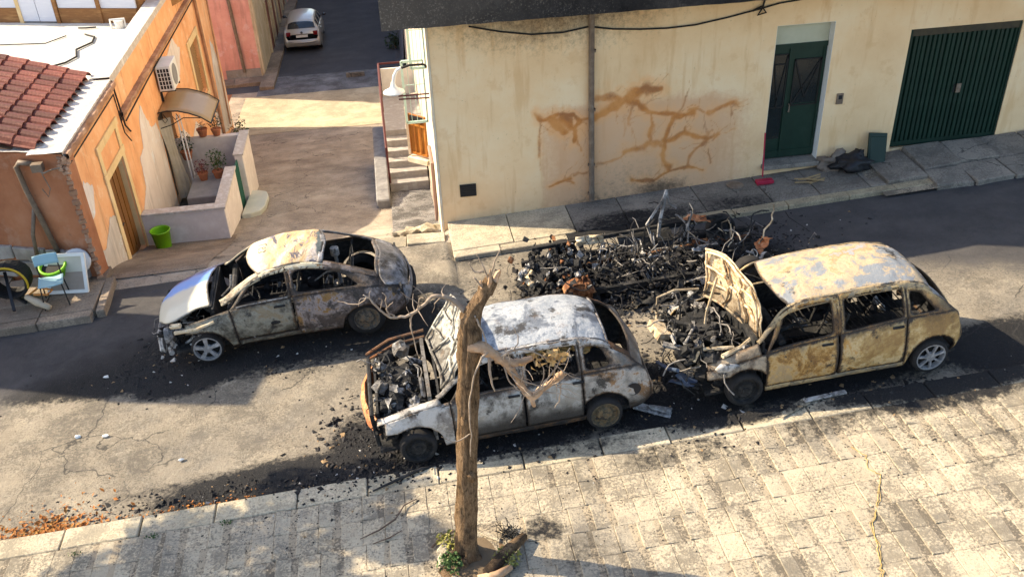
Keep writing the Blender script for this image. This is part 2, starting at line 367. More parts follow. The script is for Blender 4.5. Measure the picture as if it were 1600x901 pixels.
# broken ramp of big slabs before the garage
for (cx, cy, sx, sy, dz, rz) in ((9.55, 15.25, .78, 1.1, .09, .02), (10.35, 15.35, .78, .85, .14, .05), (11.15, 15.38, .8, .8, .13, -.03), (11.98, 15.4, .8, .78, .12, .02), (12.8, 15.4, .8, .8, .1, 0), (10.3, 14.6, .7, .6, .045, -.06), (11.05, 14.62, .76, .66, .05, .06), (11.9, 14.62, .86, .66, .05, .0), (12.8, 14.66, .86, .7, .05, .03), (13.7, 15.0, .8, 1.4, .07, 0), (14.6, 15, .9, 1.5, .06, 0), (15.6, 15, .9, 1.5, .06, 0)):
    b = MB(); b.obox((0, 0, 0), (sx, sy, .22), jit=.03)
    o = b.build('paving_slab', m_slab, fs, bevel=.012); o.location = (cx, cy, SL*cx+dz-.11); o.rotation_euler = (.10 if cx > 9.7 and cx < 13.3 else .03, tilt+rnd.uniform(-.012, .012), rz)
b = MB(); b.grid(lambda a, c: (8.9+9*a, 14.3+1.6*c, SL*(8.9+9*a)-.02+.06*c), 6, 4); b.build('ramp_bed', m_joint, fs, fix=False)
# sunlit stone threshold across the mouth of the side street
ms = tag(thing('street_threshold', None, None), kind='structure')
x = -2.55
while x < .74:
    L = min(rnd.uniform(.7, 1.0), .76-x); 
    if L < .2: break
    b = MB(); b.obox((0, 0, 0), (L-.012, .40, .3), jit=.008)
    o = b.build('threshold_stone', m_kerb, ms, bevel=.012); o.location = (x+L/2, 15.42-.03*x, zg(x+L/2, 15.2)-.115+rnd.uniform(-.005, .005)); o.rotation_euler = (0, 0, rnd.uniform(-.02, .02)-.03); x += L
# raised slab pavement before the orange house
lp = tag(thing('left_pavement', None, None), kind='structure')
FD = Vector((-.955, .297, 0)).normalized()          # the facade runs left and back from the corner
for k in range(9):
    L = .92; cx = -5.52 - k*L - L/2
    b = MB(); b.obox((0, 0, 0), (L-.014, .2, .24), jit=.008); o = b.build('kerb_stone', m_lslab, lp, bevel=.012)
    o.location = (cx, 14.26-.01*k, SL*cx+.15-.12); o.rotation_euler = (0, tilt, 0)
    for q in range(4):
        yy = 14.37+.25+.5*q
        if yy > 15.5+(-5.65-cx)*.311+.1: break
        b = MB(); b.obox((0, 0, 0), (L-.012, .49, .2), jit=.004); o = b.build('paving_slab', m_lslab, lp, bevel=.008)
        o.location = (cx, yy-.01*k, SL*cx+.15-.10+rnd.uniform(-.004, .004)); o.rotation_euler = (0, tilt, rnd.uniform(-.006, .006))
b = MB(); b.obox((0, 0, 0), (.16, 1.15, .24), jit=.01); o = b.build('kerb_stone', m_lslab, lp, bevel=.012); o.location = (-5.43, 14.87, SL*-5.5+.03); o.rotation_euler = (0, 0, .05)
# sloping footway from there along the orange wall to the garden wall
b = MB(); b.grid(lambda a, c: (-5.65+1.9*a, 15.55+3.4*c, zg(-5.65+1.9*a, 15.55+3.4*c)+.03*(1-a*.6)), 12, 24)
tag(b.build('footway', m_lslab, fix=False), kind='structure')
# ------------------------------------------------------------------ cream house on the corner
VEINS = [([(2.65,2.01),(2.86,2.0),(3.05,2.01),(3.27,1.98)],0.067,0.95),([(2.89,1.95),(3.02,1.8),(3.13,1.68)],0.104,1.0),([(3.05,1.93),(3.19,1.86),(3.24,1.74)],0.122,1.0),([(3.27,1.99),(3.38,1.87),(3.31,1.71),(3.31,1.5)],0.052,0.95),([(3.31,1.56),(3.43,1.37),(3.45,1.26)],0.027,0.5),([(2.66,2.0),(2.65,1.63),(2.64,1.25)],0.04,0.5),([(3.38,1.87),(3.59,1.89)],0.037,0.6),([(3.7,1.92),(3.92,2.06),(4.11,2.09),(4.27,2.19)],0.092,0.85),([(3.73,2.28),(4.0,2.27),(4.24,2.19)],0.116,0.6),([(4.24,2.19),(4.43,2.33),(4.67,2.39)],0.122,0.9),([(4.67,2.39),(4.95,2.36)],0.067,0.95),([(4.76,2.38),(4.87,2.36)],0.055,0.9),([(4.27,2.19),(4.52,2.1),(4.72,1.94)],0.092,0.85),([(4.72,1.94),(5.0,1.88),(5.28,1.82),(5.54,1.79)],0.067,0.85),([(5.48,1.87),(5.81,1.83)],0.037,0.5),([(5.93,1.84),(6.23,1.89),(6.45,1.93)],0.067,0.6),([(6.33,1.88),(6.33,1.7)],0.049,0.35),([(5.35,1.85),(5.38,2.02),(5.45,2.24)],0.037,0.35),([(4.76,1.91),(4.79,1.65),(4.8,1.32)],0.043,0.6),([(5.23,1.79),(5.13,1.58),(5.07,1.36),(5.04,1.09),(5.06,0.88),(5.17,0.72)],0.079,0.75),([(4.27,1.16),(4.52,1.2),(4.78,1.27),(5.03,1.26)],0.092,0.6),([(3.74,0.97),(4.02,1.0),(4.27,1.11)],0.049,0.4),([(5.03,1.33),(5.25,1.35),(5.44,1.46),(5.65,1.37),(5.85,1.31)],0.079,0.75),([(5.85,1.31),(6.08,1.36)],0.055,0.55),([(5.44,1.55),(5.47,1.46)],0.043,0.6),([(5.83,1.22),(5.65,1.0),(5.52,0.72)],0.052,0.5),([(5.18,0.68),(5.35,0.71),(5.52,0.72),(5.87,0.66)],0.046,0.7),([(5.23,0.68),(5.06,0.64),(4.89,0.53),(4.69,0.51),(4.4,0.55)],0.043,0.75),([(4.38,2.1),(4.38,1.91),(4.33,1.72)],0.055,0.35),([(4.25,1.95),(4.26,1.47)],0.037,0.2),([(5.93,1.06),(6.0,0.75)],0.031,0.5),([(6.0,1.23),(6.08,1.34)],0.037,0.5),([(2.81,0.59),(3.09,0.68),(3.26,0.72)],0.037,0.75),([(3.15,0.7),(3.29,0.61)],0.061,0.6),([(3.57,0.83),(3.4,0.86),(3.32,0.79)],0.037,0.45),([(4.11,1.94),(4.11,2.0)],0.024,0.2),([(5.81,1.83),(5.88,1.36)],0.031,0.3)]

def plaster(name, c1, c2, c3, rough=.9):
    m = Mat(name, rough, 0, .2)
    c = m.ramp(m.noise(.8, 9, .62), [(.3, c1), (.52, c2), (.72, c3)])
    st = m.noise(5, 4, .6, stretch=(1, 1, .12)); c = m.mix(m.rng(st, .52, .68, 0, .45), c, (c2[0]*.78, c2[1]*.66, c2[2]*.52)); c = m.mix(m.rng(m.noise(2.2, 7, .7, loc=(9, 0, 3)), .54, .66, 0, .35), c, (c2[0]*.8, c2[1]*.68, c2[2]*.55))
    dk = m.noise(26, 3, .6); c = m.mix(m.rng(dk, .69, .76, 0, .45), c, (.13, .09, .055))
    a = N(m.t, 'Attribute', attribute_name='stain', attribute_type='GEOMETRY'); sp = N(m.t, 'SeparateColor'); m.link(a.outputs['Color'], sp.inputs[0])
    fuzz = m.math('MULTIPLY', m.math('SUBTRACT', m.noise(14, 8, .75), .5), .9)
    c = m.mix(m.math('MULTIPLY', m.rng(m.math('ADD', sp.outputs[2], fuzz), .12, .8), .72), c, (.66, .36, .19))
    ha = N(m.t, 'Attribute', attribute_name='halo', attribute_type='GEOMETRY').outputs['Fac']; hl = m.rng(m.math('ADD', ha, m.math('MULTIPLY', fuzz, m.math('MULTIPLY', ha, 1.6))), .12, .8, 0, .62); c = m.mix(hl, c, (.84, .42, .16)); tone = m.ramp(m.noise(1.7, 5, .6, loc=(2, 0, 7)), [(.40, (.62, .25, .06)), (.5, (.50, .17, .03)), (.6, (.28, .09, .025))]); k = m.rng(m.math('ADD', sp.outputs[0], m.math('MULTIPLY', fuzz, m.math('ADD', sp.outputs[0], .12))), .10, .92, 0, .80); c = m.mix(k, c, tone)
    k = m.rng(m.math('ADD', sp.outputs[1], m.math('MULTIPLY', fuzz, 1.1)), .22, .85, 0, .88); c = m.mix(k, c, (.075, .055, .038))
    m.color(c); m.bump(m.math('ADD', m.noise(60, 5, .7), m.math('MULTIPLY', m.noise(6, 6, .6), 1.5)), .35, .01)
    return m.m
m_cream = plaster('cream plaster', (.78, .52, .27), (.86, .61, .34), (.89, .69, .43))
m_white = simple('white wall paint', (.74, .70, .62), (.62, .57, .49), 2, .85, .3, 30, c3=(.80, .77, .70))
m_sidew = simple('sunlit cream side wall', (.72, .64, .48), (.60, .50, .36), 3, .9, .35, 25, c3=(.78, .72, .60))
def charred():
    m = Mat('charred concrete', .95, 0, .15)
    c = m.ramp(m.noise(2.2, 8, .7), [(.3, (.012, .011, .011)), (.55, (.030, .027, .025)), (.75, (.075, .066, .056))])
    sep = N(m.t, 'SeparateXYZ'); m.link(m.pos(), sep.inputs[0])
    grey = m.rng(m.math('ADD', sep.outputs[0], m.math('MULTIPLY', m.noise(1.4, 5, .6), 2.6)), 4.6, .9, 0, .5)
    c = m.mix(grey, c, (.15, .125, .10))
    fl = m.math('MULTIPLY', m.rng(m.noise(34, 4, .8), .53, .66, 0, .9), m.rng(m.noise(1.8, 6, .7, loc=(4, 4, 0)), .38, .66, .15, 1)); c = m.mix(m.math('MULTIPLY', fl, m.rng(sep.outputs[0], 6, .5, .12, 1)), c, (.30, .255, .2))
    cl = m.rng(m.math('ADD', sep.outputs[0], m.math('MULTIPLY', m.noise(2, 6, .6), 1.5)), 6.7, 8.4, 0, .9); c = m.mix(cl, c, (.55, .43, .27))
    m.color(c); m.bump(m.noise(50, 6, .8), .7, .015); return m.m
m_char = charred()
m_dgreen = simple('dark green door paint', (.003, .017, .010), (.005, .025, .015), 2.2, .5, .35, 14, spec=.35, c3=(.012, .034, .022), rand=.12)
m_glassd = simple('dark window glass', (.01, .014, .014), (.02, .025, .024), 2, .08, 0, spec=.6)
m_paneg = simple('pale green frosted pane', (.42, .42, .30), (.50, .50, .37), 3, .3, .05, 30)
m_pipe = simple('weathered drainpipe', (.12, .085, .06), (.18, .13, .09), 8, .6, .2, 50, c3=(.25, .20, .15))
m_cable = simple('black cable', (.02, .018, .016), None, 3, .7, 0)
m_black = simple('black plastic', (.012, .012, .014), (.02, .02, .022), 6, .55, .2, 40)
m_ironr = simple('dark red railing paint', (.10, .022, .022), (.07, .02, .018), 20, .6, .2, 60)
m_gfr = simple('pale green metal paint', (.36, .50, .42), (.44, .56, .47), 8, .55, .2, 40)
m_wood = simple('orange varnished wood', (.52, .20, .03), (.38, .13, .02), 5, .5, .4, 20, c3=(.62, .30, .06), stretch=(6, 6, .6))
m_whitem = simple('white enamel', (.78, .77, .72), (.70, .68, .62), 6, .45, .1)
house = thing('cream_house', 'cream plastered house with heat stained wall, charred balcony and green doors', 'house')
WY = 15.82
def stain_wall():
    x0, x1, z0, z1 = .74, 7.07, -.1, 4.3; d = .028
    nx = int((x1-x0)/d); nz = int((z1-z0)/d)
    xs = np.linspace(x0, x1, nx+1); zs = np.linspace(z0, z1, nz+1); XX, ZZ = np.meshgrid(xs, zs, indexing='ij')
    wx = np.zeros_like(XX); wz = np.zeros_like(XX)
    for i in range(nx+1):
        for j in range(nz+1):
            wx[i, j] = noise.noise(Vector((xs[i]*3.3, zs[j]*3.3, 1)))*.075 + noise.noise(Vector((xs[i]*10, zs[j]*10, 1)))*.018
            wz[i, j] = noise.noise(Vector((xs[i]*3.3, zs[j]*3.3, 9)))*.075 + noise.noise(Vector((xs[i]*10, zs[j]*10, 9)))*.018
    PX = XX+wx; PZ = ZZ+wz; S = np.zeros_like(XX); HA = np.zeros_like(XX)
    qv = random.Random(12); extra = []
    for pts, wd, st in VEINS:
        for k in range(3):
            i = qv.randrange(len(pts)-1); t = qv.random(); x = pts[i][0]+t*(pts[i+1][0]-pts[i][0]); z = pts[i][1]+t*(pts[i+1][1]-pts[i][1]); an = qv.choice((-1.4, -1.1, -1.7, 1.2, .5, 2.6))+qv.uniform(-.3, .3); pl = [(x, z)]
            for s_ in range(qv.randint(2, 4)): x += .11*cos(an); z += .11*sin(an); an += qv.uniform(-.6, .6); pl.append((x, z))
            extra.append((pl, qv.uniform(.008, .018), qv.uniform(.1, .4)))
    for pts, wd, st in VEINS+extra:
        wd = wd*(.80+.9*np.abs(wx)/.05)
        for (ax, az), (bx, bz) in zip(pts[:-1], pts[1:]):
            dx, dz = bx-ax, bz-az; L2 = dx*dx+dz*dz+1e-9
            t = np.clip(((PX-ax)*dx+(PZ-az)*dz)/L2, 0, 1)
            dd = np.hypot(PX-ax-t*dx, PZ-az-t*dz)
            S = np.maximum(S, (.35+.65*st)*np.clip(1.35-dd/(wd*.80), 0, 1)); HA = np.maximum(HA, st*np.clip(1.0-dd/(wd*3.2+.03), 0, 1))
    # soot: licked up under the balcony, along the foot of the wall
    G = np.clip((ZZ-2.75)/1.1, 0, 1)*.72*np.exp(-((XX-2.9)/2.6)**2)
    G = np.maximum(G, np.clip((ZZ-3.75)/.35, 0, 1)*.75*np.clip((7.5-XX)/3, 0, 1))
    foot = ZZ-.053*XX
    G = np.maximum(G, .75*np.exp(-((XX-5.0)/.75)**2)*np.clip((.42-foot)/.30, 0, 1))
    G = np.maximum(G, .55*np.exp(-((XX-3.6)/.9)**2)*np.clip((.32-foot)/.30, 0, 1))
    G = np.maximum(G, .30*np.clip((.12-foot)/.1, 0, 1))
    G = np.maximum(G, .42*np.exp(-((XX-4.4)/1.5)**2)*np.clip((1.9-foot)/1.9, 0, 1))
    # pinkish bare plaster where the paint has come off, bounded below and left
    A = np.exp(-(((PX-4.6)/2.1)**4)) * np.clip((2.35-PZ)/.35, 0, 1) * np.clip((PX-2.62)/.07, 0, 1)
    A = np.maximum(A, .75*np.clip((PX-2.62)/.2, 0, 1)*np.clip((3.4-PX)/.1, 0, 1)*np.clip((2.6-PZ)/.3, 0, 1)*0)
    b = MB(); b.grid(lambda a, c: (x0+(x1-x0)*a, WY, z0+(z1-z0)*c), nx, nz)
    o = b.build('wall', m_cream, house, fix=False); me = o.data; me.flip_normals()
    at = me.attributes.new('stain', 'FLOAT_COLOR', 'POINT')
    arr = np.stack([S, G, A, np.ones_like(S)], -1).astype(np.float32).reshape(-1); at.data.foreach_set('color', arr)
    at = me.attributes.new('halo', 'FLOAT', 'POINT'); at.data.foreach_set('value', HA.astype(np.float32).reshape(-1))
stain_wall()
b = MB(); b.box(.745, 7.07, WY+.004, WY+.3, -.6, 4.3)                                  # the thickness behind it
b.box(7.07, 8.19, WY, WY+.3, 3.34, 4.3); b.box(8.19, 9.71, WY, WY+.3, -.1, 4.3); b.box(9.71, 11.96, WY, WY+.3, 3.06, 4.3); b.box(11.96, 26, WY, WY+.3, -.1, 4.3)
b.box(7.07, 8.19, WY, WY+.3, -.1, .56); b.box(9.71, 11.96, WY, WY+.3, -.1, .66)
b.box(.75, 26, WY+.01, WY+.3, 4.3, 9.3)
b.build('wall', m_cream, house)
b = MB(); b.box(.74, 1.04, WY+.3, 30, -6, 9.3); b.box(1.04, 26, 29.7, 30, -6, 9.3); b.box(25.7, 26, WY+.3, 29.7, -6, 9.3); b.build('side_wall', m_sidew, house)
b = MB(); b.box(.6, 26.2, 15.6, 30.2, 9.3, 9.5); b.build('roof', m_conc, house)
b = MB(); b.box(.69, .737, WY-.01, WY+.5, -.5, 4.1); b.build('corner_strip', m_sidew, house)
BY, BZ = 14.78, 4.12
b = MB(); b.box(-.04, 25.9, BY+.13, WY-.003, BZ+.02, BZ+.22); b.build('balcony_floor', m_char, house)
b = MB()
b.grid(lambda a, c: (-.04+26*a, BY+.010*noise.noise(Vector((a*60, c*3, 0))), BZ+1.05*c+.012*noise.noise(Vector((a*90, 0, 4)))*(1-c)), 180, 8)
b.box(-.04, 25.9, BY+.012, BY+.13, BZ+.006, BZ+1.05); b.box(-.038, .09, BY+.13, WY-.003, BZ+.004, BZ+1.05); b.build('balcony_parapet', m_char, house)
b = MB(); b.tube([(3.60, WY-.07, 4.15), (3.61, WY-.07, 2.2), (3.63, WY-.07, .24)], .055, 10)
for z in (3.2, 2.1, 1.0, .4): b.lathe([(.07, -.02), (.07, .02)], (3.62, WY-.07, z), n=10)
b.build('drainpipe', m_pipe, house, smooth=False)
b = MB(); cp = [(1.45, 3.80), (2.0, 3.66), (2.54, 3.57), (3.1, 3.56), (3.57, 3.62), (4.0, 3.55), (4.5, 3.50), (5.0, 3.48), (5.5, 3.50), (6.1, 3.58), (6.73, 3.70), (7.05, 3.76), (7.4, 3.79), (8.6, 3.93), (10, 4.10)]
b.tube([(x, WY-.03-.012*sin(x*5), z) for x, z in cp], .016, 5); b.tube([(6.55, WY-.03, 3.66), (6.7, WY-.06, 3.74), (6.8, WY-.05, 3.62), (6.65, WY-.04, 3.58), (6.72, WY-.05, 3.70), (6.8, WY-.03, 4.0)], .018, 5)
b.build('cable', m_cable, house)
b = MB(); b.box(1.09, 1.40, WY-.02, WY+.05, .57, .82); v = b.build('vent_grille', m_black, house)
b = MB()
for k in range(5): b.box(1.11, 1.38, WY-.028, WY-.018, .60+k*.045, .61+k*.045)
b.build('grille_bar', m_cable, v)
b = MB(); b.box(8.42, 8.55, WY-.03, WY+.02, 1.73, 1.94); ic = b.build('intercom', m_pipe, house, bevel=.006)
b = MB(); b.box(8.45, 8.52, WY-.036, WY-.029, 1.83, 1.91); b.build('speaker_plate', m_black, ic)
# front door in its reveal
b = MB(); b.box(7.07, 7.075, WY+.002, WY+.28, .62, 3.34); b.box(8.185, 8.19, WY+.002, WY+.28, .62, 3.34); b.box(7.075, 8.185, WY+.002, WY+.28, 3.335, 3.34); b.build('door_reveal', m_whitem, house)
b = MB(); b.box(7.05, 8.2, WY-.14, WY+.28, .53, .62); b.build('door_step', m_slab, house, bevel=.012)
D = WY+.19
b = MB(); b.box(7.08, 8.18, D, D+.05, .64, 2.92); door = b.build('front_door', m_dgreen, house)
b = MB(); b.box(7.08, 8.18, D, D+.02, 2.92, 3.33); b.build('transom', m_paneg, house)
b = MB(); b.box(7.45, 7.50, D-.03, D+.0, .66, 2.9); b.box(7.08, 8.18, D-.025, D, 2.84, 2.93); b.box(7.09, 7.14, D-.02, D, .66, 2.84); b.box(8.12, 8.17, D-.02, D, .66, 2.84); b.box(7.09, 8.17, D-.022, D, .66, .80); b.build('door_frame', m_dgreen, door)
b = MB(); b.box(7.15, 7.43, D-.008, D-.002, 1.05, 2.72); b.build('side_light', m_glassd, door)
b = MB(); b.box(7.60, 8.08, D-.008, D-.002, 1.75, 2.60); b.build('door_glass', m_glassd, door)
b = MB()
for (x0, x1, z0, z1) in ((7.58, 8.10, 1.72, 2.62), (7.15, 7.43, 1.7, 2.74)):
    xm = (x0+x1)/2
    for p, q in (((x0, z0), (x0, z1)), ((x1, z0), (x1, z1)), ((x0, z1), (x1, z1)), ((x0, z0), (x1, z0)), ((x0, z1), (xm, z0+.15)), ((x1, z1), (xm, z0+.15)), ((x0, z0), (x1, z1)) if x0 > 7.5 else ((xm, z0), (xm, z0+.2))):
        b.beam((p[0], D-.018, p[1]), (q[0], D-.018, q[1]), .018, .022)
b.beam((7.2, D-.02, 2.55), (7.38, D-.02, 2.55), .016, .02); b.build('iron_grille', m_cable, door)
b = MB(); b.tube([(7.55, D-.02, 1.6), (7.55, D-.06, 1.6), (7.55, D-.06, 1.75), (7.55, D-.02, 1.75)], .012, 6); b.build('door_handle', m_pipe, door)
# corrugated garage door
gd = thing('garage_door', None, None); gd.parent = house
b = MB(); b.box(9.72, 11.95, WY+.10, WY+.13, .72, 3.05); b.build('backing_sheet', m_dgreen, gd)
b = MB(); b.box(9.72, 11.95, WY+.02, WY+.10, 2.92, 3.05); b.build('top_rail', simple('scorched rail', (.035, .03, .02), (.07, .055, .03), 9, .7), gd)
b = MB(); b.box(9.72, 11.95, WY+.03, WY+.10, .70, .80); b.build('bottom_rail', m_dgreen, gd)
n = 23; wd = (11.95-9.72)/n
b = MB(); b.prism([(-wd/2+.004, .055), (-wd*.30, 0), (wd*.30, 0), (wd/2-.004, .055), (wd/2-.004, .06), (-wd/2+.004, .06)], 'Z', .80, 2.92); sm = b.mesh('slat', m_dgreen, fix=True)
for k in range(n): inst(sm, 'slat', gd, (9.72+wd*(k+.5)+rnd.uniform(-.003, .003), WY+.04+rnd.uniform(-.004, .004), 0), (rnd.uniform(-.002, .002), rnd.uniform(-.0015, .0015), rnd.uniform(-.05, .05)))
b = MB(); b.tube([(10.83, WY+.02, 1.75), (10.83, WY+.0, 1.75), (10.83, WY+.0, 1.9), (10.83, WY+.02, 1.9)], .012, 6); b.build('handle', m_black, gd)
b = MB(); b.box(10.90, 10.99, WY+.025, WY+.045, 1.72, 1.90); b.lathe([(0, -.012), (.018, -.012), (.018, 0)], (10.945, WY+.025, 1.81), 'Y', 10); b.build('lock_plate', m_pipe, gd)
for x in (9.725, 11.915):
    b = MB(); b.box(x, x+.035, WY+.012, WY+.03, .72, 3.04); b.build('guide_rail', m_dgreen, gd)
# fittings on the sunlit side wall, seen along its length
for (y, z0, z1, wid) in ((17.6, 2.55, 3.75, .30), (19.0, .9, 2.25, .46)):
    t = thing('window_shutter', None, None); t.parent = house
    b = MB(); x0, x1 = .74-wid, .735
    for p, q in (((x0, z0), (x0, z1)), ((x1, z0), (x1, z1)), ((x0, z1), (x1, z1)), ((x0, z0), (x1, z0))): b.beam((p[0], y, p[1]), (q[0], y, q[1]), .045, .05)
    b.build('shutter_frame', m_gfr, t)
    b = MB()
    for k in range(1, 4): b.beam((x0+wid*k/4, y, z0), (x0+wid*k/4, y, z1), .012, .012)
    b.beam((x0, y, z0+(z1-z0)*.62), (x1, y, z0+(z1-z0)*.62), .014, .014); b.build('shutter_bar', m_gfr, t)
t = thing('open_shutter', None, None); t.parent = house
a0, a1 = Vector((.36, 21.05, 0)), Vector((.74, 20.66, 0)); dv = (a1-a0)
b = MB(); b.beam(a0+Vector((0, 0, -.16)), a1+Vector((0, 0, -.16)), .045, 1.0); b.build('shutter_leaf', m_wood, t)
b = MB()
for k in (0, .33, .66, 1): b.beam(a0+dv*k+Vector((-.025, -.03, -.64)), a0+dv*k+Vector((-.025, -.03, .34)), .03, .04)
for z in (-.64, .1, .33): b.beam(a0+Vector((-.025, -.03, z)), a1+Vector((-.025, -.03, z)), .03, .05)
b.build('shutter_frame', m_wood, t)
b = MB(); b.beam(a0+Vector((.05, -.1, .27)), a0+dv*.7+Vector((.05, -.1, .27)), .1, .14); b.build('shutter_box', m_black, t)
b = MB(); b.beam(a0+Vector((-.06, -.02, -.8)), a1+Vector((0, -.02, -.8)), .2, .12); b.beam(a0+Vector((-.06, -.02, -.7)), a0+Vector((-.06, -.02, .5)), .06, .06); b.build('shutter_ledge', m_sidew, house)
b = MB(); b.tube([(.70, 18.0, -1.2), (.70, 18.1, .3), (.70, 19, .3)], .04, 8); b.build('waste_pipe', simple('pinkish plastic pipe', (.32, .2, .15)), house)
# stairs up to the side door
st = thing('outdoor_staircase', 'concrete outdoor steps with dark red handrail beside the cream house', 'staircase')
m_step = simple('grey concrete step', (.40, .37, .33), (.30, .27, .24), 4, .9, .4, 30, c3=(.47, .44, .40))
for k in range(5):
    b = MB(); y0 = 21.15+.29*k; b.box(-.27, .70, y0, 21.15+.29*5+.02*0 if False else y0+.30, -2.4, -1.50+.165*k); b.build('step', m_step, st, bevel=.008)
b = MB(); b.box(-.27, .735, 22.62, 25.2, -3.4, -.68); b.build('landing', m_step, st, bevel=.008)
b = MB()
for (y, z) in ((21.2, -1.5), (22.0, -1.05), (22.7, -.68), (24.0, -.68), (25.1, -.68)): b.tube([(-.26, y, z), (-.26, y, z+.95)], .026, 6)
for (y, z) in ((21.4, -1.4), (21.6, -1.3), (21.8, -1.2), (22.2, -.95), (22.4, -.85), (23.0, -.68), (23.3, -.68), (23.6, -.68), (24.3, -.68), (24.6, -.68)): b.tube([(-.26, y, z), (-.26, y, z+.93)], .008, 5)
b.build('railing_post', m_ironr, st)
b = MB(); b.tube([(-.26, 21.15, -.55), (-.26, 22.65, .27), (-.26, 25.15, .27), (.7, 25.15, .27)], .03, 6); b.tube([(-.26, 22.65, -.3), (-.26, 25.15, -.3)], .018, 6); b.build('handrail', m_ironr, st)
b = MB(); b.box(-.22, .70, 25.2, 25.26, -.66, .1); b.build('end_panel', m_white, st)
# raised block beside the stairs, with a rough patch and a heap of pale stones before them
b = MB(); b.box(-.62, -.29, 19.9, 24.6, -2.6, -1.32); tag(b.build('stone_block', simple('dark stone block', (.13, .125, .125), (.2, .19, .18), 5, .9, .6, 25, c3=(.28, .27, .26)), bevel=.03), 'dark stone block along the foot of the outdoor steps', 'block')
for k, (x, y, r) in enumerate(((.15, 16.45, .17), (.38, 16.5, .22), (.58, 16.6, .16), (-.1, 16.35, .12))):
    b = MB(); b.blob((0, 0, 0), r, k+3, .5, 2, sq=(1.3, .9, .6)); o = b.build('pale_boulder', m_kerb, smooth=False); o.location = (x, y, zg(x, y)+.05)
    tag(o, ['pale rubble stone second from the left at the foot of the cream house corner', 'largest pale rubble stone at the foot of the cream house corner', 'pale rubble stone nearest the cream house corner', 'small pale rubble stone leftmost before the outdoor steps'][k], 'stone', 'pale rubble stones by the corner')
m_rough = ground_mat('rough grey rubble concrete', (.14, .13, .12), (.23, .215, .20), (.34, .32, .30), None, crumbs=.8)
b = MB(); b.grid(lambda a, c: (-.28+1.0*a, 16.3+4.9*c, zg(-.28+1.0*a, 16.3+4.9*c)+.05+.035*noise.noise(Vector((a*5, c*20, 0)))), 24, 90); tag(b.build('rough_ground', m_rough, smooth=True, fix=False), kind='structure')
# wall lamp on a swan neck
lm = thing('wall_lamp', 'white bell shaded lamp on a curved bracket at the cream house corner', 'lamp', (.73, 16.2, 2.5))
b = MB(); b.tube([(0, 0, -.05), (0, 0, .42), (-.03, 0, .52), (-.10, 0, .57), (-.35, 0, .575), (-.52, 0, .53)], .022, 8); b.beam((0, 0, .05), (.05, -.3, .05), .03, .03); b.beam((0, 0, .32), (.05, -.3, .32), .03, .03); b.build('bracket', m_cable, lm)
b = MB(); b.tube([(-.50, 0, .545), (-.58, 0, .50), (-.64, 0, .40), (-.66, 0, .28)], .03, 8); b.build('neck', m_whitem, lm)
b = MB(); b.lathe([(.035, .30), (.05, .22), (.09, .17), (.19, .12), (.20, .10), (.17, .11), (.06, .16), (.03, .2)], (-.67, 0, 0), n=20); b.build('lamp_shade', m_whitem, lm, smooth=True)
b = MB(); b.tube([(0,0,0),(-.6,0,0)], .015, 6); b.tube([(0,0,-.08),(-.6,0,-.06)], .015, 6); b.build('stay_rod', m_ironr, lm, loc=(0, 0, .02))
# things left on the pavement by the door
bm_ = thing('broom', 'red long handled broom leaning beside the green front door', 'broom')
m_red = simple('red plastic', (.42, .02, .05), (.3, .015, .04), 5, .5)
b = MB(); b.tube([(7.02, 15.72, 1.32), (6.97, 15.5, .5)], .014, 6); b.build('handle', m_red, bm_)
b = MB(); b.box(6.82, 7.16, 15.36, 15.5, .40, .47); b.build('broom_head', m_red, bm_, bevel=.01)
b = MB()
for k in range(20): b.tube([(6.83+.0165*k, 15.40+.06*(k % 2), .41), (6.83+.0165*k, 15.38+.08*(k % 2), .372)], .006, 4)
b.build('bristles', m_red, bm_)
b = MB(); b.blob((0, 0, .16), .30, 5, .45, 3, sq=(1.15, .75, .6)); b.blob((.12, .05, .34), .1, 2, .6, 2, sq=(.8, .8, 1)); o = b.build('rubbish_bag', m_black, smooth=True); o.location = (8.75, 15.42, SL*8.75+.01)
tag(o, 'black plastic rubbish bag slumped between the green door and garage', 'bag')
b = MB(); b.obox((0, 0, .3), (.36, .06, .62), (radians(-22), 0, 0)); b.obox((0, -.035, .3), (.30, .02, .5), (radians(-22), 0, 0)); o = b.build('green_panel', m_dgreen, bevel=.008); o.location = (9.28, 15.58, SL*9.2+.03); o.rotation_euler = (0, .08, -.1)
tag(o, 'dark green board leaning on the wall behind the black bag', 'board')
b = MB(); b.blob((0, 0, .08), .2, 8, .8, 3, sq=(1.2, .8, .8)); o = b.build('crumpled_cloth', simple('grey brown cloth', (.12, .09, .07), (.22, .18, .14), 8), smooth=True); o.location = (8.5, 15.64, SL*8.5+.05); tag(o, 'crumpled brown cloth by the wall beside the black bag', 'cloth')
b = MB()
for k in range(8): b.obox((rnd.uniform(-.22, .22), rnd.uniform(-.08, .08), .02+.012*k), (rnd.uniform(.25, .45), .03, .015), (0, rnd.uniform(-.06, .06), rnd.uniform(-.4, .6)))
o = b.build('wood_scraps', simple('pale split wood', (.42, .30, .15), (.3, .2, .1), 10)); o.location = (7.86, 15.2, SL*7.86+.01); tag(o, 'flat pile of pale wood scraps on the pavement before the door', 'scraps')
b = MB(); b.lathe([(0, .035), (.10, .034), (.16, .02), (.17, 0)], n=16); o = b.build('iron_lid', m_pipe); o.location = (6.45, 15.55, SL*6.45+.01); tag(o, 'round iron lid on the pavement left of the red broom', 'lid')
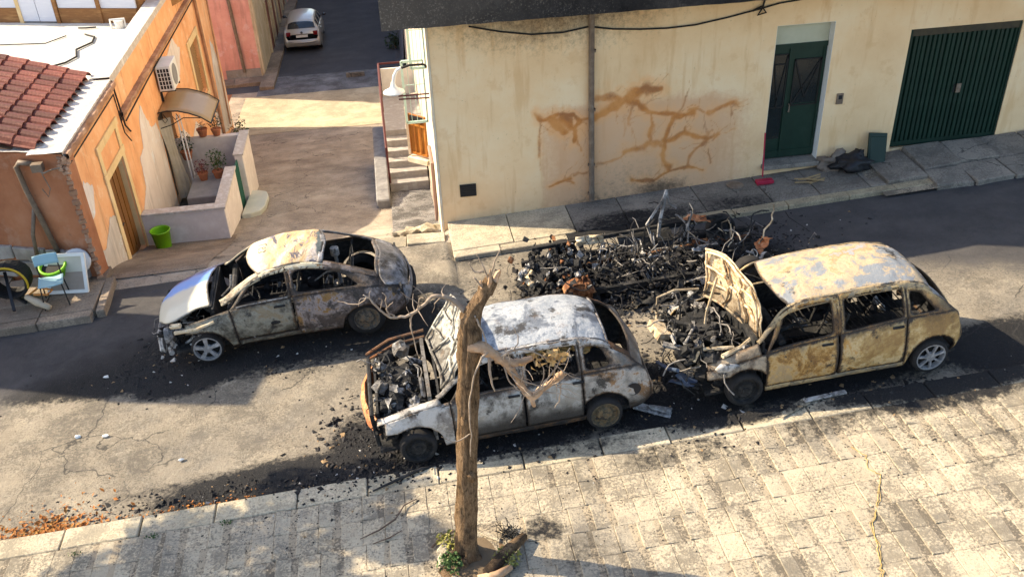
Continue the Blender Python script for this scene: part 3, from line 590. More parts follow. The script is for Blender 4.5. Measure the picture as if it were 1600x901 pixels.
# ------------------------------------------------------------------ orange house, left of the side street
def orange(name, c1, c2, c3, dirt=(.20, .12, .07)):
    m = Mat(name, .9, 0, .2)
    c = m.ramp(m.noise(1.3, 9, .66), [(.3, c1), (.52, c2), (.72, c3)])
    c = m.mix(m.rng(m.noise(4, 5, .65, stretch=(1, 1, .15)), .50, .68, 0, .5), c, tuple(x*.55 for x in c2)); c = m.mix(m.rng(m.noise(2.2, 8, .7, loc=(3, 8, 1)), .56, .66, 0, .4), c, (c3[0], c3[1]*1.25, c3[2]*1.5)); c = m.mix(m.rng(m.noise(70, 3, .7), .62, .7, 0, .3), c, dirt)
    c = m.mix(m.rng(m.noise(9, 7, .75), .60, .72, 0, .55), c, dirt)
    m.color(c); m.bump(m.math('ADD', m.noise(45, 6, .75), m.math('MULTIPLY', m.noise(7, 5, .6), 1.2)), .5, .012); return m.m
m_or = orange('orange wall paint', (.68, .31, .135), (.77, .40, .19), (.82, .50, .28))
m_orf = orange('faded terracotta wall paint', (.30, .115, .055), (.40, .165, .08), (.46, .22, .12), (.16, .11, .08))
m_trim = orange('cream window surround', (.62, .44, .21), (.70, .52, .27), (.76, .60, .36), (.35, .22, .1))
m_mould = orange('crumbling brown moulding', (.22, .12, .07), (.36, .20, .12), (.52, .34, .22), (.06, .04, .03))
m_bare = orange('bare grey plaster', (.46, .40, .33), (.58, .51, .43), (.70, .63, .55), (.3, .25, .2))
m_barew = orange('bare pale plaster', (.60, .52, .46), (.68, .60, .54), (.74, .68, .62), (.45, .38, .32))
m_memb = simple('white roof coating', (.60, .58, .53), (.50, .47, .41), 1.5, .7, .3, 14, c3=(.66, .65, .61))
m_parap = simple('white parapet coating', (.62, .59, .56), (.44, .39, .34), 5, .8, .5, 25, c3=(.68, .66, .63))
m_rooft = simple('red clay roof tile', (.25, .065, .035), (.15, .038, .025), 5, .7, .5, 30, c3=(.36, .12, .07), rand=.45)
m_bdoor = simple('brown wooden door', (.22, .095, .018), (.15, .06, .012), 4, .5, .3, 25, c3=(.28, .13, .03), stretch=(5, 5, .5))
oh = thing('orange_house', 'orange painted house with tiled roof edge and white roof terrace by the side street', 'house')
OX = -5.65
def fy(x): return 15.5 + (-5.65-x)*.311
b = MB()      # near part: front wall along the street and side wall, 2.3 m high
def quadbox(b, p0, p1, z0, z1, th):
    p0 = Vector(p0); p1 = Vector(p1); d = (p1-p0).normalized(); nrm = Vector((d.y, -d.x)); q0 = p0-nrm*th; q1 = p1-nrm*th
    b.add([(p0.x, p0.y, z0), (p1.x, p1.y, z0), (q1.x, q1.y, z0), (q0.x, q0.y, z0), (p0.x, p0.y, z1), (p1.x, p1.y, z1), (q1.x, q1.y, z1), (q0.x, q0.y, z1)],
          [(0,3,2,1),(4,5,6,7),(0,1,5,4),(1,2,6,5),(2,3,7,6),(3,0,4,7)])
quadbox(b, (-16, fy(-16)), (-5.652, fy(-5.652)), -2, 2.28, .3); b.build('front_wall', m_orf, oh)
b = MB(); b.box(-5.95, OX, 15.85, 17.42, -4, 2.28); b.box(-5.95, OX, 18.68, 22.2, -4, 2.28); b.box(-5.95, OX, 17.42, 18.68, .90, 2.28); b.box(-5.95, OX, 17.42, 18.68, -4, -1.22)
b.add([(OX, 15.502, -4), (OX, 15.85, -4), (-5.95, 15.85, -4), (-5.95, 15.6, -4), (OX, 15.502, 2.28), (OX, 15.85, 2.28), (-5.95, 15.85, 2.28), (-5.95, 15.6, 2.28)], [(0,1,5,4),(1,2,6,5),(2,3,7,6),(3,0,4,7),(4,5,6,7)])
b.box(-5.95, OX, 22.2, 23.7, .35, 2.28); b.box(-5.95, OX, 23.7, 27.45, -5, 2.28); b.box(-5.95, OX, 28.85, 32.05, -5, 2.28); b.box(-5.95, OX, 27.45, 28.85, .45, 2.28); b.box(-5.95, OX, 27.45, 28.85, -5, -1.2)
b.box(-16, -5.95, 31.75, 32.05, -5, 2.28)
b.build('side_wall', m_or, oh)
# jagged quoin edge of the corner, crumbling
b = MB()
for k in range(34):
    z = -1.0+k*.095
    b.obox((OX+.0, 15.49, z), (.05+.05*(k % 2)+rnd.uniform(0, .03), .06, .07+rnd.uniform(-.01, .02)), (rnd.uniform(-.2, .2), 0, .3), jit=.012)
b.build('corner_edge', m_mould, oh)
# crumbling mouldings
for (y0, y1, z0) in ((15.48, 19.22, 2.10), (19.24, 32.05, 1.42)):
    b = MB(); pf = [(.002, 0), (.05, .01), (.07, .07), (.085, .085), (.12, .10), (.125, .16), (.11, .185), (.002, .19)]; k = int((y1-y0)/.05)
    b.grid(lambda a, c: (OX+np.interp(c*7, range(8), [p[0] for p in pf])*(1+.9*min(0, noise.noise(Vector((a*(y1-y0)*2.3, c*2, z0)))+.12))+.012*noise.noise(Vector((a*(y1-y0)*9, c*5, 1))), y0+(y1-y0)*a, z0+np.interp(c*7, range(8), [p[1] for p in pf])+.012*noise.noise(Vector((a*(y1-y0)*6, c*3, 5)))), k, 7)
    b.build('moulding', m_mould, oh)
b = MB(); b.tube([(OX+.10, 19.3, 1.40), (OX+.06, 22, 1.385), (OX+.06, 27, 1.38), (OX+.05, 32, 1.39)], .018, 5); b.tube([(OX+.06, 15.6, 2.06), (OX+.05, 19.1, 2.05), (OX+.05, 19.15, 1.2), (OX+.1, 19.3, .95)], .014, 5); b.tube([(OX+.05, 19.2, 2.3), (OX+.06, 19.3, 1.3), (OX+.05, 19.6, 1.05)], .02, 5)
b.build('cable', m_cable, oh)
b = MB()
for i in range(18):
    y = 15.42+i*.012; b.blob((OX+.03+rnd.uniform(-.1, .04), 15.46+rnd.uniform(-.06, .1), 2.05+rnd.uniform(-.1, .18)), rnd.uniform(.03, .06), i, .5, 1)
b.build('broken_moulding_end', m_mould, oh)
# white cap of the parapets
def capstrip(b, xi, xo, y0, y1, z, ny, amp):
    b.grid(lambda a, c: (xi+(xo-xi)*a, y0+(y1-y0)*c, z+amp*noise.noise(Vector((a*3, c*30, 3)))), 6, ny)
    b.grid(lambda a, c: (xo, y0+(y1-y0)*c+0, z-.16+.16*a+amp*noise.noise(Vector((3, c*30, 3)))*a), 3, ny)
b = MB(); capstrip(b, -6.2, OX+.035, 15.46, 19.22, 2.33, 60, .022); capstrip(b, -6.02, OX+.02, 19.23, 32.05, 2.37, 80, .008)
b.grid(lambda a, c: (-5.66-9*a, fy(-5.66-9*a)-.03+.25*c, 2.31+.012*noise.noise(Vector((a*40, c, 0)))), 80, 3); b.build('parapet_cap', m_parap, oh, smooth=False)
b = MB(); b.box(-6.03, -5.95, 19.23, 32, 1.7, 2.36); b.build('parapet_inner', m_parap, oh)
b = MB(); b.grid(lambda a, c: (-16+9.97*a, 19.2+12.6*c, 1.90+.012*noise.noise(Vector((a*9, c*9, 0)))), 30, 30); b.build('roof_terrace', m_memb, oh, smooth=True)
b = MB(); b.tube([(-7.4, 24.3, 1.93), (-7.1, 24.0, 1.93), (-7.05, 23.5, 1.93), (-7.3, 23.0, 1.93), (-7.15, 22.4, 1.93), (-7.3, 22.0, 1.93), (-7.8, 21.5, 1.95)], .022, 6); b.tube([(-7.7, 24.9, 1.94), (-7.5, 24.85, 1.94), (-7.25, 24.85, 1.94)], .02, 5); o = b.build('hose', m_cable); tag(o, 'thin dark hose lying in a loose curve across the white roof terrace', 'hose')
b = MB(); b.tube([(-10, 24.05, 1.93), (-8.2, 23.75, 1.93), (-7.85, 24.3, 1.93)], .014, 5); tag(b.build('cable', m_cable), 'straight grey cable with one sharp bend on the white roof terrace', 'cable')
b = MB(); b.lathe([(0, .12), (.1, .11), (.15, .05), (.16, 0)], n=14); b.tube([(0, 0, .1), (.05, 0, .2)], .03, 6); o = b.build('roof_vent', m_pipe, smooth=True); o.location = (-7.85, 21.15, 1.92); tag(o, 'small grey roof vent behind the red tiles', 'vent')
# roof tiles
cp = 0; rows, cols = 13, 10
b = MB(); hw = .152
prof = [(-hw, .0), (-hw*.72, .02), (-hw*.5, .075), (-hw*.15, .11), (hw*.25, .11), (hw*.6, .07), (hw*.8, .015), (hw, .0)]
vs = []; Lt = .50
for s_ in (0, 1):
    for (y, z) in prof: vs.append((-Lt/2+Lt*s_, y, z + (.018 if s_ else 0)*0))
for s_ in (0, 1):
    for (y, z) in prof: vs.append((-Lt/2+Lt*s_, y, z-.02))
k = len(prof)
fs_ = [(i, i+1, k+i+1, k+i) for i in range(k-1)] + [(2*k+i, 3*k+i, 3*k+i+1, 2*k+i+1) for i in range(k-1)] + [(k+i, k+i+1, 3*k+i+1, 3*k+i) for i in range(k-1)] + [(i, 2*k+i, 2*k+i+1, i+1) for i in range(k-1)]
b.add(vs, fs_); tm = b.mesh('roof_tile', m_rooft, fix=True)
slope = math.atan(.20); ang = atan2(-FD.y, -FD.x)
E_ = Vector((-FD.x, -FD.y, 0))
for r in range(rows):
    for c in range(cols):
        p = Vector((-6.08, 15.83+.297*r, 0)) - E_*(.25+.42*c)
        o = inst(tm, 'roof_tile', oh, (p.x+rnd.uniform(-.008, .008), p.y+rnd.uniform(-.008, .008), 2.33+.20*(.25+.42*c)), (rnd.uniform(-.03, .03), slope-.055+rnd.uniform(-.012, .012), ang+rnd.uniform(-.02, .02)))
b = MB(); b.add([(-6.1, 15.7, 2.22), (-6.1, 19.55, 2.22), (-10.4, 20.9, 3.05), (-10.4, 17.1, 3.05), (-6.1, 15.7, 1.9), (-6.1, 19.55, 1.9), (-10.4, 20.9, 1.9), (-10.4, 17.1, 1.9)], [(0,1,2,3),(0,4,5,1),(1,5,6,2),(2,6,7,3),(3,7,4,0)]); b.build('roof_deck', m_mould, oh)
# side door with cream surround
dr = thing('side_door', None, None); dr.parent = oh
b = MB(); b.box(OX-.16, OX-.12, 17.42, 18.68, -1.22, .90); b.build('door_leaf', m_bdoor, dr)
b = MB()
for k in range(4): b.box(OX-.12, OX-.105, 17.5+k*.295, 17.5+k*.295+.24, -1.05, .75)
b.build('door_panel', m_bdoor, dr)
b = MB(); b.box(OX-.16, OX-.02, 17.40, 17.43, -1.22, .9); b.build('door_jamb', m_trim, dr); b = MB(); b.box(OX-.16, OX-.02, 18.67, 18.7, -1.22, .9); b.build('door_jamb', m_trim, dr)
b = MB(); b.tube([(OX-.1, 17.62, -.2), (OX-.04, 17.62, -.2), (OX-.04, 17.75, -.2)], .016, 6); b.build('door_handle', m_black, dr)
b = MB(); e = .03
b.box(OX+.003, OX+e, 17.22, 17.42, -1.28, .90); b.box(OX+.003, OX+e, 18.68, 18.86, -1.28, .90); b.box(OX+.003, OX+e+.01, 17.18, 18.90, .902, 1.06); b.box(OX+.003, OX+e, 17.22, 17.40, 1.062, 1.50); b.box(OX+.003, OX+e, 18.68, 18.86, 1.062, 1.50); b.box(OX+.003, OX+e+.015, 17.18, 18.90, 1.502, 1.66)
b.build('door_surround', m_trim, oh, bevel=.006)
# flaked patches of paint, each its own sheet with a torn edge
def patch(name, pts, mat, x=OX+.004, th=.006):
    b = MB(); out = []
    for i, p in enumerate(pts):
        q = pts[(i+1) % len(pts)]; L = sqrt((q[0]-p[0])**2+(q[1]-p[1])**2); k = max(2, int(L/.06))
        for j in range(k):
            t = j/k; a = .045*noise.noise(Vector((p[0]+t*(q[0]-p[0]), p[1]+t*(q[1]-p[1]), 3))*6)+.03*noise.noise(Vector((p[0]+t*(q[0]-p[0]), p[1]+t*(q[1]-p[1]), 8))*19)
            out.append((p[0]+t*(q[0]-p[0])+a, p[1]+t*(q[1]-p[1])+a))
    b.prism(out, 'X', x, x+th); return b.build(name, mat, oh)
patch('plaster_patch', [(15.9, -.7), (17.2, -1.3), (17.2, .25), (16.9, .35), (16.25, .05), (16.0, .1)], m_bare)
patch('plaster_patch', [(18.9, -1.5), (22.1, -2.2), (22.1, -.2), (21.9, .35), (21.4, .4), (20.95, 1.15), (20.6, .9), (20.35, .35), (19.9, .3), (19.75, -.35), (19.2, -.6)], m_barew)
patch('plaster_patch', [(23.9, -2.2), (26.9, -2.9), (26.9, -1.7), (26.2, -1.3), (25.4, -1.5), (24.6, -.9), (24, -.8)], m_barew)
patch('plaster_patch', [(30.3, -3.3), (31.9, -3.6), (31.9, -1.9), (31.3, -.6), (30.9, -.3), (30.5, -1.2)], m_bare)
patch('plaster_patch', [(15.62, 1.2), (16.1, 1.5), (16.5, 1.2), (16.2, .8), (15.8, .7)], m_barew)
patch('plaster_patch', [(24.5, 1.1), (25.6, 1.3), (26.3, .8), (25.6, .3), (24.8, .5)], m_barew)
patch('stain_patch', [(28.9, -3.2), (30.1, -3.5), (30.1, -2.4), (29.3, -2.2)], m_barew)
# stone base below the front wall
b = MB()
for k in range(22):
    x = -5.95-.34*(k % 11)-rnd.uniform(0, .1); z = -.02+.30*(k // 11); p = (x, fy(x)-.02, z+rnd.uniform(-.03, .03))
    b.obox(p, (.36+rnd.uniform(-.06, .02), .09+rnd.uniform(-.03, .05), .29+rnd.uniform(-.05, .0)), (rnd.uniform(-.05, .05), rnd.uniform(-.06, .06), ang), jit=.03)
b.build('stone_base', simple('grey rubble stone', (.22, .19, .16), (.32, .29, .25), 4, .95, .7, 25, c3=(.42, .38, .33)), oh, bevel=.02)
b = MB(); pp = [(-6.55, fy(-6.55)-.01), (-6.3, fy(-6.3)-.01)]
b.tube([(-6.20, fy(-6.2)-.08, 2.12), (-6.42, fy(-6.42)-.08, 2.14), (-6.50, fy(-6.5)-.09, 2.05), (-6.46, fy(-6.46)-.09, 1.6), (-6.27, fy(-6.27)-.07, .35)], .05, 8); b.tube([(-6.45, fy(-6.45)-.08, 1.25), (-6.62, fy(-6.6)-.12, .75), (-6.72, fy(-6.7)-.12, .1)], .035, 7); b.build('drainpipe', m_pipe, oh, smooth=True)
b = MB(); b.box(-6.18, -6.0, 15.42, 15.56, 2.02, 2.16); b.tube([(-6.1, 15.45, 2.05), (-6.0, 15.42, 2.0), (-5.85, 15.4, 2.06), (-5.7, 15.4, 2.08)], .016, 5); b.tube([(-6.05, 15.45, 2.05), (-5.98, 15.44, 1.7), (-6.05, 15.44, 1.55), (-6.12, 15.46, 1.7)], .01, 5); b.build('junction_box', m_pipe, oh)
# window with cream surround
wn = thing('window', None, None); wn.parent = oh
b = MB(); b.box(OX-.14, OX-.1, 27.45, 28.85, -1.2, .45); b.build('closed_shutter', simple('faded brown shutter', (.34, .20, .07), (.27, .15, .05), 6, .6), wn)
b = MB()
for k in range(20): b.obox((OX-.095, 28.15, -1.14+.08*k), (.03, 1.3, .055), (0, .5, 0))
b.build('shutter_slats', simple('faded brown slat', (.38, .23, .09), (.30, .17, .06), 6, .6), wn)
b = MB()
for (y0, y1, z0, z1) in ((27.25, 27.45, -1.3, .45), (28.85, 29.03, -1.3, .45), (27.2, 29.08, .452, .66), (27.15, 29.1, -1.45, -1.302)): b.box(OX+.003, OX+.045, y0, y1, z0, z1)
b.build('window_frame', m_trim, wn, bevel=.005)
b = MB(); b.tube([(OX+.07, 29.5, 1.38), (OX+.07, 29.6, -1), (OX+.07, 29.7, -3.5)], .05, 8); b.tube([(OX+.06, 31.6, .9), (OX+.07, 31.1, -3.3)], .03, 6); b.build('drainpipe', m_mould, oh)
# air conditioner, awning, curtain
ac = thing('air_conditioner', 'white outdoor air conditioning unit with black grille on the orange wall', 'air conditioner', (OX+.04, 22.9, .76))
m_acw = simple('white casing', (.72, .72, .70), (.62, .62, .60), 4, .5, .1)
b = MB(); b.box(0, .36, 0, .84, 0, .62); b.build('casing', m_acw, ac, bevel=.012)
b = MB(); b.box(.03, .33, -.012, -.002, .05, .57); b.build('coil_grille', m_black, ac)
b = MB()
for k in range(5): b.box(.03+.072*k, .045+.072*k, -.026, -.013, .04, .58)
for k in range(6): b.box(.03, .333, -.024, -.014, .045+.103*k, .057+.103*k)
b.build('grille_bar', m_acw, ac)
b = MB(); b.lathe([(.0, .363), (.24, .366), (.25, .375), (.26, .366)], (0, 0, 0), 'X', 24); o = b.build('fan_guard', simple('grey guard', (.25, .25, .26), (.2, .2, .2)), ac, loc=(0, .36, .31))
b = MB(); b.box(.0, .36, .1, .14, -.05, -.005); b.box(.0, .36, .7, .74, -.05, -.005); b.box(-.03, .02, .1, .14, -.3, -.05); b.build('bracket', m_black, ac)
aw = thing('awning', 'small curved brown translucent awning over the orange house doorway', 'awning', (OX, 22.2, 0))
arc = [(.03, .47), (.25, .50), (.5, .48), (.75, .40), (1.0, .28), (1.22, .10)]
m_aw = simple('brown polycarbonate', (.42, .30, .16), (.36, .25, .13), 3, .35, .1, 20); m_aw.node_tree.nodes['Principled BSDF'].inputs['Transmission Weight'].default_value = .25
b = MB(); b.grid(lambda a, c: (np.interp(a, np.linspace(0, 1, 6), [p[0] for p in arc]), c*1.6, np.interp(a, np.linspace(0, 1, 6), [p[1] for p in arc])), 20, 6); o = b.build('sheet', m_aw, aw, smooth=True); sm_ = o.modifiers.new('solid', 'SOLIDIFY'); sm_.thickness = .012
b = MB()
for y in (.0, 1.6): b.tube([(x, y, z) for x, z in arc], .018, 6); b.tube([(.02, y, .08), (.3, y, .15), (.6, y, .3), (1.0, y, .26)], .012, 5); b.tube([(.15, y, .42), (.22, y, .28), (.15, y, .2), (.1, y, .3)], .01, 5); b.tube([(.45, y, .42), (.5, y, .32), (.4, y, .27), (.35, y, .36)], .01, 5)
b.tube([(1.22, 0, .10), (1.22, 1.6, .10)], .016, 6); b.build('frame', m_black, aw)
b = MB(); b.box(OX-.28, OX-.24, 22.2, 23.7, -2.3, .35); b.build('dark_doorway', m_black, oh)
b = MB()
def cur(a, c):
    z = .28-2.1*c; wv = .05*sin(a*22+c*2)*(.4+.6*c); n_ = 1-.35*sin(pi*min(1, c*1.25))
    return (OX+.10+wv+.30*(a-.5)*n_+.12*c, 22.15+.25*a*n_, z)
b.grid(cur, 30, 24); o = b.build('curtain', simple('cream door curtain', (.52, .47, .36), (.44, .38, .27), 6, .95, .2), smooth=True); tag(o, 'long cream curtain hanging under the brown awning', 'curtain')
b = MB()
for (x, r) in ((.42, .02), (.50, .016)): b.tube([(OX+x, 22.3, .35), (OX+x+.03, 22.3, -1.9)], r, 6)
o = b.build('awning_pole', m_acw); tag(o, 'thin white poles standing under the awning beside the curtain', 'pole')
# garden wall with gate
gw = thing('garden_wall', 'low white garden wall with green gate before the orange house', 'wall')
m_gw = simple('white garden wall paint', (.72, .67, .63), (.62, .56, .52), 2.5, .85, .35, 30, c3=(.78, .73, .69))
for (x0, x1, y0, y1, z0, z1) in ((-5.62, -3.86, 18.72, 18.90, -2.2, -.56), (-4.04, -3.86, 18.902, 20.85, -2.4, -.56), (-3.98, -3.78, 21.75, 23.3, -3.2, -.62), (-5.62, -3.98, 23.12, 23.3, -3.2, -.62)):
    b = MB(); b.box(x0, x1, y0, y1, z0, z1); b.build('wall_section', m_gw, gw, bevel=.012)
b = MB(); b.box(-5.60, -3.83, 18.68, 18.94, -.558, -.51); b.build('coping', m_parap, gw); b = MB(); b.box(-4.08, -3.83, 18.942, 20.88, -.558, -.51); b.build('coping', m_parap, gw); b = MB(); b.box(-4.0, -3.75, 21.73, 23.32, -.618, -.575); b.build('coping', m_parap, gw)
b = MB(); b.box(-3.95, -3.92, 20.86, 21.74, -1.95, -.72); g = b.build('gate', simple('green gate paint', (.02, .10, .07), (.03, .13, .09), 6, .5), gw)
b = MB()
for k in range(6): b.box(-3.918, -3.905, 20.9+.14*k, 20.97+.14*k, -1.92, -.75)
b.build('gate_bar', simple('green gate bar', (.03, .14, .10)), g)
m_court = simple('dark courtyard floor', (.05, .05, .045), (.09, .09, .08), 5, .9, .4, 20)
b = MB(); b.box(-5.62, -4.05, 18.9, 23.1, -2.4, -1.95); tag(b.build('courtyard_floor', m_court), kind='structure')
b = MB(); b.box(-5.15, -4.25, 21.0, 22.3, -1.95, -1.28); tag(b.build('plinth', simple('grey cement plinth', (.20, .20, .21), (.28, .28, .29), 4, .9, .4), bevel=.02), 'grey cement plinth inside the white walled courtyard', 'plinth')
b = MB(); b.prism([(.0, -.95), (.22, -.92), (.42, -.75), (.5, -.4), (.5, .4), (.42, .75), (.22, .92), (0, .95)], 'Z', 0, .14); o = b.build('entrance_step', simple('pale green marble', (.50, .50, .42), (.40, .42, .36), 3, .5, .2), bevel=.02); o.location = (-3.82, 21.2, zg(-3.6, 21.2)+.02); o.rotation_euler = (radians(-8), 0, 0); tag(o, 'rounded pale marble step outside the green garden gate', 'step')
# plants
def leafmat(name, c1, c2, c3):
    m = Mat(name, .6, 0, .3); oi = m.noise(9, 4, .6); m.color(m.ramp(oi, [(.3, c1), (.5, c2), (.7, c3)]));
    m.b.inputs['Subsurface Weight'].default_value = 0; return m.m
m_leaf = leafmat('green leaves', (.02, .05, .012), (.045, .09, .02), (.09, .13, .03)); m_leafd = leafmat('dark leaves', (.012, .03, .012), (.025, .05, .02), (.04, .07, .03)); m_leafy = leafmat('yellow green leaves', (.16, .17, .03), (.25, .22, .05), (.10, .13, .03)); m_leafr = leafmat('red leaves', (.12, .03, .03), (.2, .05, .05), (.08, .05, .03))
m_terra = simple('terracotta pot', (.42, .16, .08), (.32, .12, .06), 8, .8)
def leaves(b, c, r, n, size, seed, sq=(1, 1, 1), mi=0):
    q = random.Random(seed); c = Vector(c)
    for i in range(n):
        d = Vector((q.gauss(0, 1), q.gauss(0, 1), q.gauss(0, 1))).normalized()*(q.random()**.45)
        if noise.noise(d*2.3+Vector((seed, 0, 0))) < -.12: continue
        p = c+Vector((d.x*r*sq[0], d.y*r*sq[1], d.z*r*sq[2])); s = size*q.uniform(.6, 1.4)
        R = Euler((q.uniform(0, 6), q.uniform(-.9, .9), q.uniform(0, 6))).to_matrix()
        b.add([p+R @ Vector(v)*s for v in ((-.5, 0, 0), (0, -.28, .06), (.5, 0, 0), (0, .28, .06))], [(0, 1, 2, 3)], mi)
def pot_plant(loc, pr, ph, cr, chh, mat, label, seed, pot=m_terra, n=260):
    t = thing('potted_plant', label, 'plant', loc, group='potted plants in the courtyard')
    b = MB(); b.lathe([(pr*.7, 0), (pr, ph*.85), (pr*1.1, ph*.86), (pr*1.1, ph), (pr*.95, ph), (pr*.9, ph*.9), (0, ph*.9)], n=14); b.build('pot', pot, t, smooth=False)
    b = MB(); leaves(b, (0, 0, ph+chh*.55), cr, n, cr*.24, seed, (1, 1, chh/cr*.6)); b.build('foliage', mat, t, fix=False)
    b = MB()
    for k in range(5): b.tube([(0, 0, ph*.9), (rnd.uniform(-.6, .6)*cr, rnd.uniform(-.6, .6)*cr, ph+chh*.6)], .008, 4)
    b.build('stem', m_mould, t)
pot_plant((-5.30, 22.75, -1.0), .14, .22, .24, .45, m_leafd, 'dark round bush in a pot nearest the curtain', 1)
pot_plant((-4.86, 22.0, -1.28), .12, .2, .2, .3, m_leafr, 'reddish leaved potted plant on the grey plinth', 2)
pot_plant((-4.50, 22.05, -1.28), .13, .2, .26, .5, m_leaf, 'tall bright green potted plant on the grey plinth', 3, n=360)
pot_plant((-4.55, 23.2, -.60), .12, .18, .2, .42, m_leafd, 'loose green potted plant on the courtyard back wall', 4)
pot_plant((-4.9, 23.22, -.60), .13, .2, .14, .2, m_leafr, 'terracotta pot with sparse reddish plant on the courtyard back wall', 5, n=80)
pot_plant((-4.05, 23.6, -1.1), .14, .22, .28, .5, m_leafd, 'dark shrub in a pot just outside the courtyard back wall', 6)
pot_plant((-5.35, 19.3, -1.95), .13, .22, .26, .5, m_leaf, 'leafy pot plant in the near courtyard corner', 7)
bn = thing('waste_bin', 'lime green plastic waste bin beside the white garden wall', 'bin', (-5.22, 18.40, -1.28))
m_lime = simple('lime green plastic', (.20, .48, .012), (.16, .40, .01), 3, .45, .05)
b = MB(); b.lathe([(.15, 0), (.20, .50), (.215, .50), (.215, .525), (.195, .525), (.19, .48), (.145, .02), (0, .02)], n=24); b.lathe([(.0, .0), (.15, 0)], n=24); b.build('bucket_body', m_lime, bn, smooth=True)
b = MB(); b.tube([(.2, -.02, .1), (.25, -.2, -.08)], .014, 5); b.build('prop_stick', m_cable, bn)
# the junk before the front wall
ch = thing('chair', 'pale blue plastic chair with thin dark metal legs on the left pavement', 'chair', (-6.22, 14.78, -.17), (0, 0, radians(14)))
m_chair = simple('pale blue plastic', (.30, .46, .50), (.26, .42, .46), 3, .5, .05)
b = MB(); b.grid(lambda a, c: (-.2+.4*a, -.2+.4*c, .44+.02*sin(pi*a)*-1+.025*(c < .1)), 8, 8); o = b.build('seat', m_chair, ch, smooth=True); o.modifiers.new('solid', 'SOLIDIFY').thickness = .02
b = MB(); b.grid(lambda a, c: (-.2+.4*a, .22+.05*c+.03*(2*a-1)**2*-1, .66+.18*c), 8, 4); o = b.build('backrest', m_chair, ch, smooth=True); o.modifiers.new('solid', 'SOLIDIFY').thickness = .018
for sx in (-1, 1):
    b = MB(); b.tube([(sx*.17, -.17, .43), (sx*.20, -.22, 0)], .012, 6); b.build('leg', m_cable, ch)
    b = MB(); b.tube([(sx*.17, .24, .8), (sx*.17, .20, .44), (sx*.20, .24, 0)], .012, 6); b.build('leg', m_cable, ch)
fr = thing('picture_frame', 'white framed panel leaning on the wall behind the blue chair', 'frame', (-6.1, 15.02, -.16), (radians(-22), 0, radians(-6)))
b = MB(); b.box(-.36, .36, 0, .05, 0, .06); b.box(-.36, .36, 0, .05, .66, .72); b.box(-.36, -.30, 0, .05, .062, .658); b.box(.30, .36, 0, .05, .062, .658); b.build('frame_border', m_whitem, fr)
b = MB(); b.box(-.30, .30, .02, .04, .06, .38); b.build('lower_panel', simple('grey brown panel', (.30, .24, .19), (.36, .3, .25), 4), fr); b = MB(); b.box(-.30, .30, .02, .04, .382, .66); b.build('upper_panel', simple('cream panel', (.55, .52, .42), (.5, .46, .36), 4), fr)
bk = thing('bucket', 'lime green plastic tub standing behind the white framed panel', 'tub', (-6.28, 15.36, -.14), (radians(18), 0, 0))
b = MB(); b.lathe([(.15, 0), (.21, .46), (.24, .48), (.24, .52), (.20, .52), (.14, .04), (0, .04)], n=24); b.build('tub_body', m_lime, bk, smooth=True)
b = MB(); b.lathe([(0, .47), (.20, .47)], n=20); b.build('dark_contents', m_cable, bk)
b = MB(); b.lathe([(0, .03), (.22, .025), (.24, 0), (0, 0)], n=24); o = b.build('round_lid', m_acw, smooth=True); o.location = (-5.92, 15.38, .28); o.rotation_euler = (radians(70), 0, .3); tag(o, 'pale round lid leaning on the wall right of the green tub', 'lid')
hr = thing('hose_reel', 'black and yellow hose reel heaped at the left edge', 'hose reel', (-7.0, 15.1, -.2))
m_yel = simple('yellow plastic', (.55, .36, .02), (.4, .26, .02), 4, .5)
b = MB()
for k in range(7): b.tube([(.3*cos(t)+.02*k*0, .05*k-.15+.02*sin(3*t), .40+.3*sin(t)) for t in np.linspace(0, 2*pi, 20)], .028, 6)
b.build('hose_coil', m_cable, hr)
b = MB(); b.tube([(.34*cos(t), -.2, .40+.34*sin(t)) for t in np.linspace(-.3, 2.2, 14)], .02, 6); b.build('reel_rim', m_yel, hr)
b = MB(); b.beam((.1, -.5, .05), (-.1, .1, .5), .05, .05); b.beam((.2, -.2, .02), (-.2, .2, .02), .05, .05); b.build('stand', m_black, hr)
ax = thing('garden_tool', 'pale wooden tool lying on the left pavement beside the hose reel', 'tool', (-6.62, 14.72, -.1), (0, 0, radians(-35)))
b = MB(); b.tube([(-.1, 0, .1), (.15, 0, .05), (.45, 0, .02)], [.05, .07, .05], 8); b.build('tool_head', simple('weathered wood', (.45, .38, .28), (.36, .29, .2), 6), ax, smooth=True)
b = MB(); b.tube([(-.1, 0, .1), (0, .2, .2), (.3, .25, .2), (.32, .12, .18), (.05, .05, .15)], .018, 6); b.build('tool_handle', m_wood, ax)
# shed on the terrace: white sheet panels over a brown plinth, its top beyond the picture
sh = thing('terrace_shed', 'white sheet clad shed with brown timber posts on the roof terrace', 'shed', (-6.2, 25.02, 1.88), (0, 0, ang))
m_sheet = simple('white corrugated sheet', (.66, .68, .72), (.58, .60, .66), 2, .5, .15, 20, c3=(.72, .73, .76), stretch=(.4, 1, 6)); m_brown = simple('brown stained timber', (.30, .15, .05), (.22, .10, .035), 3, .8, .5, 30, c3=(.40, .22, .08), stretch=(.5, 1, 4))
wx = 0
for i, (x0, x1) in enumerate(((-1.0, -.02), (-2.2, -1.1), (-4.9, -3.4), (-6.6, -5.0))):
    b = MB(); b.box(x0, x1, 0, .1, .02, .40); b.build('plinth_board', m_brown, sh)
    for q in range(7):
        b = MB(); b.box(x0, x1, .02+.008*(q % 2), .07, .405+.24*q, .635+.24*q); b.build('sheet_strip', m_sheet, sh)
for x in (-1.05, -2.27, -3.33, -4.95): 
    b = MB(); b.box(x-.05, x+.05, -.03, .12, 0, 2.1); b.build('post', m_brown if x > -3 else m_trim, sh)
